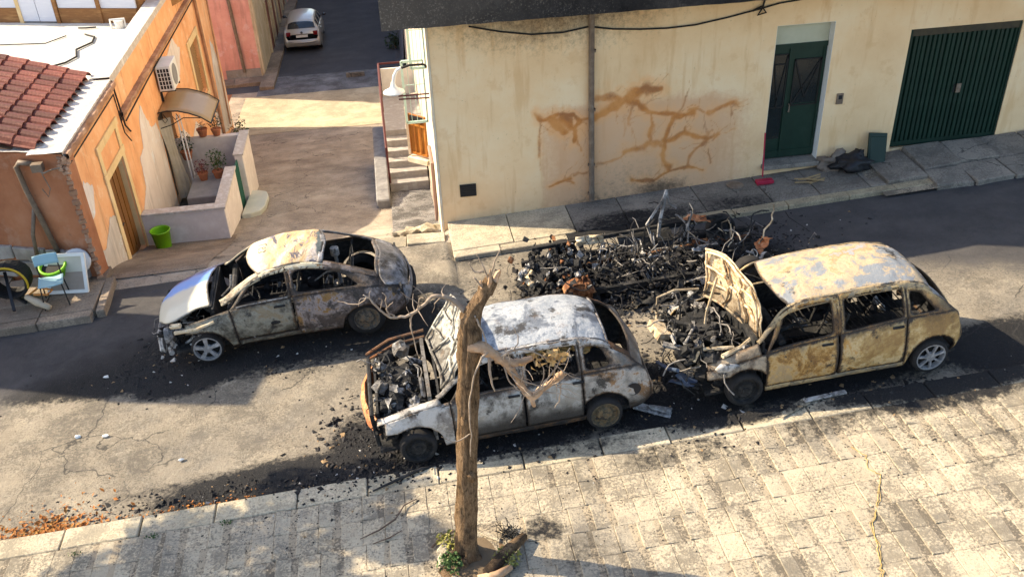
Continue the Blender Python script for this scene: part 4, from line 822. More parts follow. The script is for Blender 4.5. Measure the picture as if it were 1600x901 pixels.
for x0 in (-3.28, -2.80):
    b = MB(); b.box(x0, x0+.46, -.01, .05, .06, 2.05); b.build('door_leaf', m_sheet, sh)
b = MB(); b.box(-6.7, .05, .1, 3.5, 2.05, 2.2); b.box(-6.7, .05, .1, .2, 0, 2.05); b.box(-.05, .05, .2, 3.5, 0, 2.05); b.build('shell', m_brown, sh)
b = MB(); b.lathe([(.1, 0), (.12, .18), (.13, .2), (0, .2)], n=10); b.tube([(-.2, 0, 0), (-.2, 0, .22), (.15, 0, .22), (.15, 0, 0)], .03, 5); o = b.build('roof_stool', m_whitem); o.location = (-6.65, 24.75, 1.9); tag(o, 'small white stool by the shed at the terrace edge', 'stool')
# unseen tall block, added at left to cast its shade on the road
nb = thing('shade_block', 'unseen terracotta block added at left to shade the street', 'house', (-11.2, 14.75, -1), (0, 0, ang))
b = MB(); b.box(-2.3, 0, 0, 2.0, 0, 7.3); b.build('wall', m_orf, nb); b = MB(); b.box(-2.35, .05, -.05, 2.05, 7.302, 7.4); b.build('roof', m_parap, nb)

# ------------------------------------------------------------------ houses along the far street
m_pink = orange('pink wall paint', (.60, .28, .23), (.68, .35, .29), (.74, .44, .37), (.34, .22, .15)); m_old = orange('old cream wall', (.44, .35, .22), (.56, .46, .31), (.66, .56, .4), (.15, .1, .07)); m_rust = orange('rusted shutter', (.14, .05, .03), (.22, .09, .06), (.32, .2, .14), (.05, .03, .02)); m_old2 = orange('grey old wall', (.22, .20, .18), (.30, .28, .25), (.4, .36, .32), (.1, .08, .07))
pk = thing('pink_house', 'pink house on the far street corner with a dark drainpipe', 'house')
b = MB(); b.box(-12, -5.12, 38.3, 41.4, -5, 4.6); b.build('wall', m_pink, pk); b = MB(); b.tube([(-6.15, 38.24, 2), (-5.95, 38.24, -1), (-5.85, 38.2, -3.8)], .07, 7); b.build('drainpipe', m_pipe, pk)
b = MB(); b.box(-5.2, -5.1, 38.28, 38.6, -4.3, 4.6); b.tube([(-5.08, 38.25, 4), (-5.08, 38.25, -3.9)], .04, 6); b.build('corner_strip', m_old, pk); b = MB(); b.box(-12.05, -5.05, 38.2, 41.5, 4.602, 4.8); b.build('roof', m_old2, pk)
b = MB(); b.box(-6.6, -5.2, 38.26, 38.31, -4.2, -3.7); b.build('plinth', m_old2, pk)
b = MB(); b.box(-5.118, -5.08, 38.65, 41.4, -4.6, 4.6); b.build('side_wall', m_old, pk)
y = 41.42
for i, (L, h, mt) in enumerate(((5.2, 8.2, m_old), (6, 8.6, m_old2), (9, 9.4, m_pink), (12, 9, m_old2), (14, 9.5, m_old))):
    t = thing('terraced_house', ['cream old house with rusty shutters next to the pink house', 'grey old house behind the parked silver car', 'second pinkish house far along the left side', 'grey house far along the left side', 'last cream house on the left of the far street'][i], 'house')
    b = MB(); b.box(-13, -5.08, y, y+L-.02, -7, -4.4+h); b.build('wall', mt, t); b = MB(); b.box(-13, -5.0, y, y+L-.02, -4.398+h, -4.2+h); b.build('roof', m_old2, t)
    k = int(L/2.4)
    for q in range(k):
        for z in (-4.3, -1.2, 1.6):
            b = MB(); yy = y+.6+q*2.4; b.box(-5.12, -5.03, yy, yy+1.1, z, z+(2.2 if z < -3 else 1.5)); f = b.build('window' if z > -3 else 'door', m_rust, t)
            b = MB(); b.box(-5.1, -5.0, yy-.12, yy-.002, z, z+(2.3 if z < -3 else 1.6)); b.box(-5.1, -5.0, yy+1.102, yy+1.22, z, z+(2.3 if z < -3 else 1.6)); b.build('frame', m_old, f)
    y += L
fp = tag(thing('left_footway', None, None), kind='structure')
y = 36.9
while y < 70:
    b = MB(); b.obox((0, 0, 0), (.56, .94, .3), jit=.012); o = b.build('paving_slab', m_lslab, fp); o.location = (-4.86, y, zg(-4.9, y)+.0); o.rotation_euler = (-.045, 0, 0); y += .95
for k in range(4):
    b = MB(); b.obox((0, 0, 0), (.62, .8, .3), jit=.03); o = b.build('paving_slab', m_lslab, fp); o.location = (-5.35-.6*k, 37.6, zg(-5, 37.4)-.0-.01*k)
b = MB(); b.box(.12, .85, 36.5, 80, -7, -4.5); b.build('right_footway', m_slab); bpy.data.objects['right_footway']['kind'] = 'structure'
rh = thing('right_house', 'far house along the right of the far street', 'house')
b = MB(); b.box(.85, 14, 36.6, 80, -7, 5); b.build('wall', m_old2, rh); b = MB(); b.box(.8, 14, 36.5, 80, 5.002, 5.2); b.build('roof', m_old2, rh)
t = thing('street_shrub', 'small green shrub on the footway behind the lamp', 'shrub', (.45, 41.5, -4.5)); b = MB(); leaves(b, (0, 0, .5), .5, 500, .12, 9); b.build('foliage', m_leafd, t, fix=False); b = MB(); b.tube([(0, 0, 0), (0, 0, .5)], .03, 5); b.build('stem', m_mould, t)
b = MB(); b.obox((0, 0, 0), (.75, .12, .2)); o = b.build('concrete_block', m_slab, bevel=.01); o.location = (-1.35, 37.3, zg(-1, 37.3)+.1); tag(o, 'grey concrete block lying on the street below the parked car', 'block')
# ------------------------------------------------------------------ cars: a lofted body cut into its panels
def cr(p0, p1, p2, p3, t):
    return .5*((2*p1)+(-p0+p2)*t+(2*p0-5*p1+4*p2-p3)*t*t+(-p0+3*p1-3*p2+p3)*t**3)
class Body:
    """sections run from nose to tail; each has 7 points from sill to roof centre: (x, half width, z)"""
    def __init__(s, secs, warp=None, wrinkle=.006, seed=0):
        s.K = np.array(secs, float); s.n = len(secs); s.warp = warp; s.wr = wrinkle; s.seed = seed
    def S(s, u, v, side):
        K = s.K; i = int(min(max(floor(u), 0), s.n-2)); f = u-i
        P = cr(K[max(i-1, 0)], K[i], K[i+1], K[min(i+2, s.n-1)], f)
        if v <= 3:
            j = int(min(floor(v), 2)); g = v-j
            q0 = P[j-1] if j > 0 else 2*P[0]-P[1]; q3 = P[j+2] if j < 2 else 2*P[3]-P[2]
            p = cr(q0, P[j], P[j+1], q3, g)
        elif v <= 4:
            g = v-3; p = P[3]*(1-g)+P[4]*g; p = p+np.array((0, .02*sin(pi*g), 0))
        else:
            m6 = P[5]*np.array((1, -1, 1)); Q = [2*P[4]-P[5], P[4], P[5], P[6], m6]
            j = int(min(floor(v-4), 1)); g = v-4-j
            p = cr(Q[j], Q[j+1], Q[j+2], Q[j+3], g)
        x, y, z = float(p[0]), float(p[1])*side, float(p[2])
        if s.wr:
            d = noise.noise(Vector((x*3.1+s.seed, y*3.1, z*3.1)))*s.wr + noise.noise(Vector((x*9+s.seed, y*9, z*9)))*s.wr*.35
            y += d*side*(1 if v < 4 else .2)*min(1, abs(y)*8); z += d*(1 if v > 3.5 else .2)
        if s.warp: x, y, z = s.warp(x, y, z)
        return (x, y, z)
    def vz(s, u, side, z, hi=3.0):
        """v at which the side reaches height z"""
        best = 0
        for k in range(61):
            v = hi*k/60
            if s.S(u, v, side)[2] < z: best = v
        return best
    def orient(s, b, c=(0, 0, .55)):
        """turn the faces outwards"""
        V = b.v; acc = 0
        for f in b.f:
            p = [Vector(V[i]) for i in f[:3]]; nr = (p[1]-p[0]).cross(p[2]-p[0]); m = sum((Vector(V[i]) for i in f), Vector())/len(f)
            acc += nr.dot(m-Vector((m.x*.9+.2, c[1], c[2])))
        if acc < 0: b.f = [tuple(reversed(f)) for f in b.f]
    def finish(s, b, name, mat, parent, th=.022, ang=35):
        s.orient(b); o = b.build(name, mat, parent, fix=False)
        bm = bmesh.new(); bm.from_mesh(o.data); bmesh.ops.remove_doubles(bm, verts=bm.verts, dist=2e-4)
        if s.wr:      # how near each point lies to the panel's own edge, where paint burns off first
            from mathutils.kdtree import KDTree
            bv = [v.co.copy() for v in bm.verts if v.is_boundary]; kd = KDTree(len(bv)); [kd.insert(p, i) for i, p in enumerate(bv)]; kd.balance()
            ed = [math.exp(-kd.find(v.co)[2]/.055) if bv else 0 for v in bm.verts]
        bm.to_mesh(o.data); bm.free()
        if s.wr: at = o.data.attributes.new('edge', 'FLOAT', 'POINT'); at.data.foreach_set('value', ed)
        o.data.polygons.foreach_set('use_smooth', [True]*len(o.data.polygons))
        if th:
            m = o.modifiers.new('thickness', 'SOLIDIFY'); m.thickness = th; m.offset = -1
            if s.wr: o.data.materials.append(m_sootm); m.material_offset = 1
        return o
    def patch(s, b, fn, na, nb, side):
        return b.grid(lambda a, c: s.S(*fn(a, c), side), na, nb)
    def lower(s, b, u0, u1, side, arch=None, vtop=3.0, n=24, nv=9, g=.012, v0=0.0, cut=None):
        """side panel below the belt, its foot cut by the wheel arch (x, z, r)"""
        us = np.linspace(u0+g, u1-g, n+1); cols = []
        for u in us:
            vb = v0
            if arch:
                x = s.S(u, .8, side)[0]; d = abs(x-arch[0])
                if cut and x < arch[0]: vb = max(v0, s.vz(u, side, max(cut, arch[1]+sqrt(max(0, arch[2]**2-d*d)))))
                elif d < arch[2]: vb = max(v0, s.vz(u, side, arch[1]+sqrt(arch[2]**2-d*d)))
            cols.append([s.S(u, vb+(vtop-vb)*k/nv, side) for k in range(nv+1)])
        vs = [p for c in cols for p in c]
        b.add(vs, [(i*(nv+1)+j, (i+1)*(nv+1)+j, (i+1)*(nv+1)+j+1, i*(nv+1)+j+1) for i in range(n) for j in range(nv)])
    def ring(s, b, outer, inner, side, K=48, m=2, rad=.22):
        def samp(q, rounded):
            out = []
            for k in range(K):
                e = k*4//K; t = (k-e*K/4)/(K/4); p0, p1 = Vector(q[e]), Vector(q[(e+1) % 4])
                if rounded and t < rad:
                    pm = Vector(q[e-1]); a = p0+(pm-p0)*rad; c = p0+(p1-p0)*rad; h = .5+t/(2*rad); p = a*(1-h)**2+p0*2*h*(1-h)+c*h*h
                elif rounded and t > 1-rad:
                    p2 = Vector(q[(e+2) % 4]); a = p1+(p0-p1)*rad; c = p1+(p2-p1)*rad; h = (t-1+rad)/(2*rad); p = a*(1-h)**2+p1*2*h*(1-h)+c*h*h
                else: p = p0+(p1-p0)*t
                out.append(p)
            return out
        O, I = samp(outer, False), samp(inner, True); vs = []
        for r in range(m+1): vs += [s.S(*(O[k]*(1-r/m)+I[k]*r/m), side) for k in range(K)]
        b.add(vs, [(r*K+k, r*K+(k+1) % K, (r+1)*K+(k+1) % K, (r+1)*K+k) for r in range(m) for k in range(K)])
        return [s.S(*p, side) for p in I]
def burnt(name, stops, scale=1.6, soot=.5, rough=.75, metal=.0, seed=0, low=None, spec=.35, streak=.35, fleck=.5, sheet=True, edge=1.0):
    """scorched sheet metal: ash, rust and soot in large patches, with flecks and runs"""
    m = Mat(name, rough, metal, spec)
    L = (seed*3.7, seed*1.3, seed*.7)
    c = m.ramp(m.rng(m.math('ADD', m.math('MULTIPLY', m.noise(scale, 10, .7, loc=L, dist=.8), .7), m.math('MULTIPLY', m.noise(scale*5, 6, .7, loc=L), .3)), .30, .70), stops)
    c = m.mix(m.rng(m.noise(scale*1.7, 9, .7, loc=(L[1]+4, L[0], 2)), .60-.15*soot, .66-.10*soot, 0, .92), c, (.022, .020, .019))
    sz = N(m.t, 'SeparateXYZ'); m.link(m.pos(), sz.inputs[0])
    hz = m.math('ADD', sz.outputs[2], m.math('MULTIPLY', m.math('SUBTRACT', m.noise(2.3, 8, .7, loc=(L[2], 3, 1)), .5), .9))
    if sheet: band = m.math('MULTIPLY', m.rng(hz, .74, .92), m.rng(hz, 1.22, 1.02)); c = m.mix(m.math('MULTIPLY', band, .55+.3*soot), c, (.040, .032, .024))
    c = m.mix(m.math('MULTIPLY', m.rng(m.noise(6, 8, .75, loc=(1, L[0], 6)), .54, .68), .28 if sheet else 0.0), c, (.20, .115, .05))
    if streak: c = m.mix(m.rng(m.noise(9, 5, .65, stretch=(1, 1, .2), loc=L), .55, .75, 0, streak), c, (.15, .085, .04))
    c = m.mix(m.rng(m.noise(38, 4, .7, loc=L), .64, .70, 0, fleck), c, (.03, .026, .022))
    ea = N(m.t, 'Attribute', attribute_name='edge', attribute_type='GEOMETRY').outputs['Fac']; ea = m.math('MULTIPLY', ea, edge)
    n1 = m.math('SUBTRACT', m.noise(5, 9, .75, loc=(L[1], 2, L[0])), .5); n2 = m.math('SUBTRACT', m.noise(13, 6, .75, loc=(L[0], 5, 2)), .5)
    c = m.mix(m.rng(m.math('ADD', ea, m.math('ADD', m.math('MULTIPLY', n1, 1.5), n2)), .50, .95, 0, .62), c, (.17, .085, .03))
    c = m.mix(m.rng(m.math('ADD', ea, m.math('ADD', m.math('MULTIPLY', n1, -1.2), m.math('MULTIPLY', n2, 1.4))), .55, .95, 0, .9), c, (.018, .015, .013))
    g_ = m.noise(75, 4, .8, loc=L); c = m.mix(m.rng(g_, .56, .70, 0, .45), c, (.05, .042, .034)); c = m.mix(m.rng(g_, .42, .30, 0, .3 if sheet else 0), c, (.62, .58, .52))
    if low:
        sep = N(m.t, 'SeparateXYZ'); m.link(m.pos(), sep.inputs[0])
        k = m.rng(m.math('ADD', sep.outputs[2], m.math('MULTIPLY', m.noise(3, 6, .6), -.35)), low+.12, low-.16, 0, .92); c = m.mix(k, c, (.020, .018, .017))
    m.color(c); m.bump(m.math('ADD', m.noise(34, 7, .8), m.math('MULTIPLY', m.noise(4.5, 7, .65), 2.6)), .7, .016); return m.m
m_sootm = None
m_sootm = burnt('sooted metal', [(.3, (.008, .008, .008)), (.6, (.020, .019, .018)), (.85, (.055, .05, .045))], 3, .3, .85, streak=0, sheet=False)
m_rustm = burnt('rusty metal', [(.3, (.10, .035, .012)), (.5, (.22, .085, .03)), (.7, (.32, .16, .07))], 3, .3, .9)
m_ashm = burnt('ashen metal', [(.3, (.16, .15, .14)), (.5, (.30, .285, .265)), (.7, (.46, .44, .41))], 4, .45, .8, edge=.4)
m_tyre = simple('charred tyre', (.014, .013, .013), (.03, .027, .025), 8, .95, .6, 40)
m_alloy = simple('silver alloy', (.50, .50, .52), (.26, .255, .25), 9, .35, .15, 30, metal=.35, c3=(.66, .66, .67))
m_creamash = burnt('cream ash metal', [(.3, (.45, .33, .19)), (.5, (.60, .47, .30)), (.7, (.70, .58, .40))], 3, .25, .85, fleck=.6)
m_orbeam = burnt('orange rusted beam', [(.3, (.40, .14, .05)), (.6, (.55, .22, .09)), (.8, (.6, .33, .18))], 4, .1, .85)
m_wire = simple('grey bared wire', (.30, .28, .25), (.16, .14, .12), 8, .7, .2, c3=(.45, .41, .36))
m_rubble = simple('charred rubble', (.012, .011, .011), (.035, .031, .029), 5, .95, .6, 30)
def wheel(parent, loc, side, kind='steel', R=.27, r=.20, wd=.17, mat=None, spokes=5, tyre=True):
    """a wheel is a part with rim and hub of its own; local axis along y, outer face towards the given side"""
    s = side
    b = MB()
    if tyre: b.lathe([(r*.98, -wd/2), (R*.93, -wd/2), (R, -wd*.25), (R, wd*.25), (R*.93, wd/2), (r*.98, wd/2), (r*.92, 0), (r*.98, -wd/2)], (0, 0, 0), 'Y', 28)
    else: b.lathe([(r*.6, -wd/2), (r*1.02, -wd/2), (r*.9, 0), (r*1.02, wd/2), (r*.98, wd/2), (r*.85, 0), (r*.6, -wd/2)], (0, 0, 0), 'Y', 24)
    w_ = b.build('wheel', m_tyre if tyre else m_rustm, parent, smooth=True, loc=loc)
    b = MB(); f = s*wd/2
    if kind == 'steel':
        b.lathe([(r, f*.6), (r*.97, f), (r*.90, f), (r*.86, f*.45), (r*.62, f*.40), (r*.48, f*.72), (r*.22, f*.75), (r*.2, f*.9), (0, f*.9)], (0, 0, 0), 'Y', 26)
        for k in range(12):
            a = 2*pi*k/12; b.obox((r*.72*cos(a), f*.42, r*.72*sin(a)), (.035, .02, .02), (0, -a, 0))
        b.build('rim', mat or m_sootm, w_, smooth=False)
    else:
        b.lathe([(r, f*.4), (r*.99, f), (r*.90, f), (r*.86, f*.5), (r*.84, f*.2)], (0, 0, 0), 'Y', 28); b.lathe([(r*.34, f*.5), (r*.30, f*.98), (r*.12, f), (0, f*.96)], (0, 0, 0), 'Y', 18)
        for k in range(spokes):
            a = 2*pi*k/spokes+.3; wsp = (1.05 if spokes == 5 else .46)
            pts = []
            for (rr, hw) in ((.26, wsp*.42), (.55, wsp*.50*.62), (.92, wsp*.40)):
                for q in (-1, 1): aa = a+q*hw*(.5/max(rr, .4))*.8; pts.append((r*rr*cos(aa), f*(1.0 if rr < .9 else .95), r*rr*sin(aa)))
            low = [(x, y-s*.035, z) for x, y, z in pts]
            b.add(pts+low, [(0, 1, 3, 2), (2, 3, 5, 4), (0, 2, 8, 6), (2, 4, 10, 8), (1, 7, 9, 3), (3, 9, 11, 5)])
        b.build('rim', mat or m_alloy, w_, smooth=False)
        b = MB(); b.lathe([(r*.84, -f*.2), (0, -f*.2)], (0, 0, 0), 'Y', 20); b.build('brake_drum', m_sootm, w_)
    return w_
def engine(parent, x0, x1, hw, z0, z1, seed, wires=26, n=70):
    q = random.Random(seed); e = MB()
    for k in range(n):
        c = (q.uniform(x0, x1), q.uniform(-hw, hw), q.uniform(z0, z1))
        t = q.random()
        if t < .40: e.obox(c, (q.uniform(.03, .15), q.uniform(.03, .15), q.uniform(.02, .10)), (q.uniform(-.8, .8), q.uniform(-.8, .8), q.uniform(0, 3)), q.choice((0, 0, 0, 0, 0, 1)), jit=.02)
        elif t < .8: e.blob(c, q.uniform(.03, .10), k, .7, 2, q.choice((0, 0, 0, 0, 0, 0, 1)))
        else:
            d = Vector((q.uniform(-1, 1), q.uniform(-1, 1), q.uniform(-.4, .4)))*.14; e.tube([Vector(c)-d, Vector(c), Vector(c)+d], q.uniform(.02, .045), 7, q.choice((0, 1)))
    e.obox(((x0+x1)/2, .1, (z0+z1)/2), (.34, .5, (z1-z0)*.8), (0, 0, .05), 0, .02); e.obox(((x0+x1)/2+.02, .1, z1-.03), (.22, .42, .06), (.1, 0, .05), 0, .02)
    eo = e.build('engine', [m_sootm, m_ashm], parent); eo['kind'] = 'stuff'
    b = MB()
    for k in range(wires):
        p = Vector((q.uniform(x0-.05, x1), q.uniform(-hw, hw), q.uniform(z0+.1, z1+.08))); pts = [p]
        d = Vector((q.uniform(-1, 1), q.uniform(-1, 1), q.uniform(-.1, .8))).normalized()
        for j in range(6):
            d = (d+Vector((q.uniform(-.8, .8), q.uniform(-.8, .8), q.uniform(-.9, .5)))).normalized(); p = p+d*q.uniform(.05, .11); pts.append(p.copy())
        b.tube(pts, q.uniform(.004, .011), 5, q.choice((0, 1, 1)))
    o = b.build('wires', [m_wire, m_sootm], eo); o['kind'] = 'stuff'; return eo
def cabin(parent, x0, x1, hw, zf, dash, rows, seed, mat=None):
    mat = mat or m_sootm
    b = MB(); b.box(x0-.2, x1+.3, -hw, hw, zf-.03, zf); b.box(x0-.25, x0-.22, -hw, hw, zf, dash); b.box(x0, x1, -.12, .12, zf, zf+.16); b.build('floor_pan', mat, parent)
    b = MB(); b.tube([(x0+.02, -hw, dash-.06), (x0+.05, 0, dash-.03), (x0+.02, hw, dash-.06)], .05, 8); b.tube([(x0+.1, -hw*.55, dash-.1), (x0+.34, -hw*.55, dash-.02)], .025, 6); b.build('dashboard_beam', mat, parent)
    b = MB(); c = Vector((x0+.36, -hw*.5, dash))
    b.tube([c+Vector((.06*cos(t)*0-.08*sin(t), .17*cos(t), .15*sin(t))) for t in np.linspace(0, 2*pi, 22)], .012, 6); b.tube([c+Vector((0, -.17, 0)), c, c+Vector((0, .17, 0))], .012, 5); b.build('steering_wheel', mat, parent)
    q = random.Random(seed)
    for (xs, ys) in rows:
        s_ = MB(); y0, y1 = ys
        for y in (y0, y1): s_.tube([(xs-.22, y, zf+.22), (xs+.2, y, zf+.20), (xs+.30, y, zf+.5), (xs+.38, y, zf+.78)], .018, 6)
        for k in range(6): s_.tube([(xs-.2+.08*k, y0, zf+.22), (xs-.2+.08*k, (y0+y1)/2, zf+.19), (xs-.2+.08*k, y1, zf+.22)], .009, 4)
        for k in range(6): s_.tube([(xs+.25+.022*k, y0, zf+.30+.09*k), (xs+.27+.022*k, (y0+y1)/2, zf+.30+.09*k), (xs+.25+.022*k, y1, zf+.30+.09*k)], .008, 4)
        s_.build('seat_frame', mat, parent)
    d = MB()
    for k in range(40): d.blob((q.uniform(x0, x1), q.uniform(-hw, hw), zf+q.uniform(0, .12)), q.uniform(.03, .1), k, .6, 1, q.choice((0, 0, 0, 1)))
    o = d.build('charred_remains', [m_rubble, m_ashm], parent); o['kind'] = 'stuff'
def pillar(B, parent, mat, u0, u1, va, vb, side, name='windscreen_pillar', n=14):
    b = MB(); B.patch(b, lambda a, c: (u0+(u1-u0)*a, va(a)+(vb(a)-va(a))*c), n, 4, side); return B.finish(b, name, mat, parent, .03)

# ---- the rounded two-door car
def R(*a): return a
def sec(xs, ws, zs): return [(xs[i] if isinstance(xs, (list, tuple)) else xs, ws[i], zs[i]) for i in range(7)]
BS = [sec([.10,.06,.03,.05,.06,.04,.03], [.42,.50,.55,.46,.34,.2,0], [.20,.30,.42,.51,.55,.58,.59]),
      sec([.30,.29,.28,.30,.30,.30,.30], [.70,.77,.79,.70,.52,.3,0], [.17,.31,.48,.62,.70,.75,.765]),
      sec(.78, [.79,.86,.875,.80,.58,.32,0], [.16,.35,.56,.74,.83,.885,.90]),
      sec([1.22,1.22,1.22,1.20,1.18,1.08,1.02], [.76,.83,.84,.78,.64,.36,0], [.15,.36,.60,.815,.90,.96,.975]),
      sec([1.45,1.45,1.45,1.43,1.48,1.34,1.28], [.74,.805,.825,.785,.625,.35,0], [.15,.36,.61,.845,1.10,1.155,1.165]),
      sec([1.75,1.75,1.75,1.74,1.80,1.66,1.60], [.74,.805,.825,.785,.58,.34,0], [.15,.36,.61,.855,1.265,1.335,1.35]),
      sec(2.22, [.74,.805,.825,.785,.56,.33,0], [.15,.36,.61,.865,1.345,1.42,1.44]),
      sec([2.72,2.72,2.72,2.72,2.72,2.76,2.80], [.77,.83,.84,.80,.57,.33,0], [.15,.36,.61,.87,1.29,1.38,1.40]),
      sec([3.22,3.24,3.26,3.26,3.18,3.18,3.20], [.80,.87,.885,.83,.61,.35,0], [.17,.36,.60,.86,1.09,1.20,1.225]),
      sec([3.66,3.68,3.68,3.64,3.56,3.56,3.60], [.76,.83,.85,.77,.62,.36,0], [.20,.36,.58,.79,.90,.985,1.0]),
      sec([3.90,3.95,3.96,3.92,3.86,3.90,3.93], [.62,.70,.73,.64,.52,.30,0], [.24,.36,.52,.67,.74,.79,.80]),
      sec([3.96,4.04,4.06,4.04,4.02,4.04,4.05], [.40,.46,.50,.44,.36,.20,0], [.26,.36,.46,.56,.60,.62,.63])]
BS = [[(x, w_, z if z < .88 else .88+(z-.88)*.90) for x, w_, z in s_] for s_ in BS]
def paint_bonnet():
    m = Mat('unburnt bonnet paint with painted shade', .42, .0, .4)
    c = m.ramp(m.noise(2, 6, .6), [(.3, (.42, .385, .30)), (.7, (.50, .46, .36))])
    sep = N(m.t, 'SeparateXYZ'); m.link(m.pos(), sep.inputs[0])
    edge = m.math('ADD', sep.outputs[1], m.math('MULTIPLY', m.math('SUBTRACT', m.noise(2.2, 5, .6), .5), .5))
    c = m.mix(m.rng(edge, -.02, .12, 0, 1), c, (.12, .24, .52)); c = m.mix(m.rng(edge, .42, .62, 0, .9), c, (.07, .05, .12))  # blue and purple far side: shade and sky reflection painted in
    ea = N(m.t, 'Attribute', attribute_name='edge', attribute_type='GEOMETRY').outputs['Fac']; c = m.mix(m.rng(m.math('ADD', m.math('ADD', ea, m.math('MULTIPLY', m.rng(sep.outputs[0], .75, 1.1), .35)), m.math('MULTIPLY', m.math('SUBTRACT', m.noise(6, 8, .75), .5), 1.3)), .62, 1.05, 0, .85), c, (.05, .042, .035))
    m.color(c); m.b.inputs['Coat Weight'].default_value = .1; m.b.inputs['Coat Roughness'].default_value = .2
    m.bump(m.noise(20, 4, .6), .08, .005); return m.m
def roof_beetle():
    m = Mat('scorched two tone roof', .6, 0, .4)
    sep = N(m.t, 'SeparateXYZ'); m.link(m.pos(), sep.inputs[0])
    c = m.ramp(m.noise(1.15, 9, .62, dist=1.2, stretch=(1.3, .6, 1), loc=(.3, .2, 0)), [(.40, (.08, .08, .12)), (.44, (.30, .27, .30)), (.47, (.40, .26, .12)), (.52, (.48, .33, .16)), (.57, (.50, .38, .26)), (.62, (.44, .39, .36))])
    c = m.mix(m.rng(m.noise(1.6, 8, .65, dist=1.6, stretch=(1.5, .5, 1), loc=(4, 1, 0)), .53, .57, 0, .92), c, (.05, .05, .075))
    fr_ = m.rng(m.math('ADD', sep.outputs[0], m.math('MULTIPLY', m.noise(3, 5, .6), .25)), 2.1, 1.98); c = m.mix(fr_, c, (.52, .46, .33))
    bk_ = m.rng(m.math('ADD', sep.outputs[0], m.math('MULTIPLY', m.noise(3, 5, .6), .3)), 2.84, 2.9); c = m.mix(bk_, c, (.07, .085, .085))
    c = m.mix(m.rng(m.noise(26, 4, .7), .60, .70, 0, .5), c, (.1, .07, .05))
    ea = N(m.t, 'Attribute', attribute_name='edge', attribute_type='GEOMETRY').outputs['Fac']; c = m.mix(m.rng(m.math('ADD', ea, m.math('SUBTRACT', m.noise(7, 8, .75), .5)), .55, .95, 0, .8), c, (.10, .06, .035)); m.color(c)
    m.bump(m.math('ADD', m.noise(22, 6, .7), m.math('MULTIPLY', m.noise(3, 5, .6, dist=1.5), 5)), .55, .02); return m.m
m_bside = burnt('olive grey scorched side', [(.3, (.07, .062, .045)), (.48, (.16, .145, .11)), (.66, (.27, .255, .20)), (.8, (.24, .19, .12))], 1.5, .35, .6, seed=2, streak=.3)
m_bq = burnt('brown grey scorched quarter', [(.3, (.08, .06, .05)), (.46, (.20, .16, .14)), (.58, (.30, .25, .23)), (.72, (.24, .13, .04))], 2.2, .45, .65, seed=5)
m_bgrey = burnt('grey scorched tail', [(.3, (.12, .12, .12)), (.5, (.25, .24, .24)), (.7, (.40, .38, .37))], 2.4, .4, .55, seed=8, edge=.7)
m_cpil = burnt('cream scorched pillar', [(.3, (.50, .43, .29)), (.6, (.64, .56, .40)), (.8, (.40, .3, .18))], 2, .12, .6, seed=3, streak=.15, edge=.45)
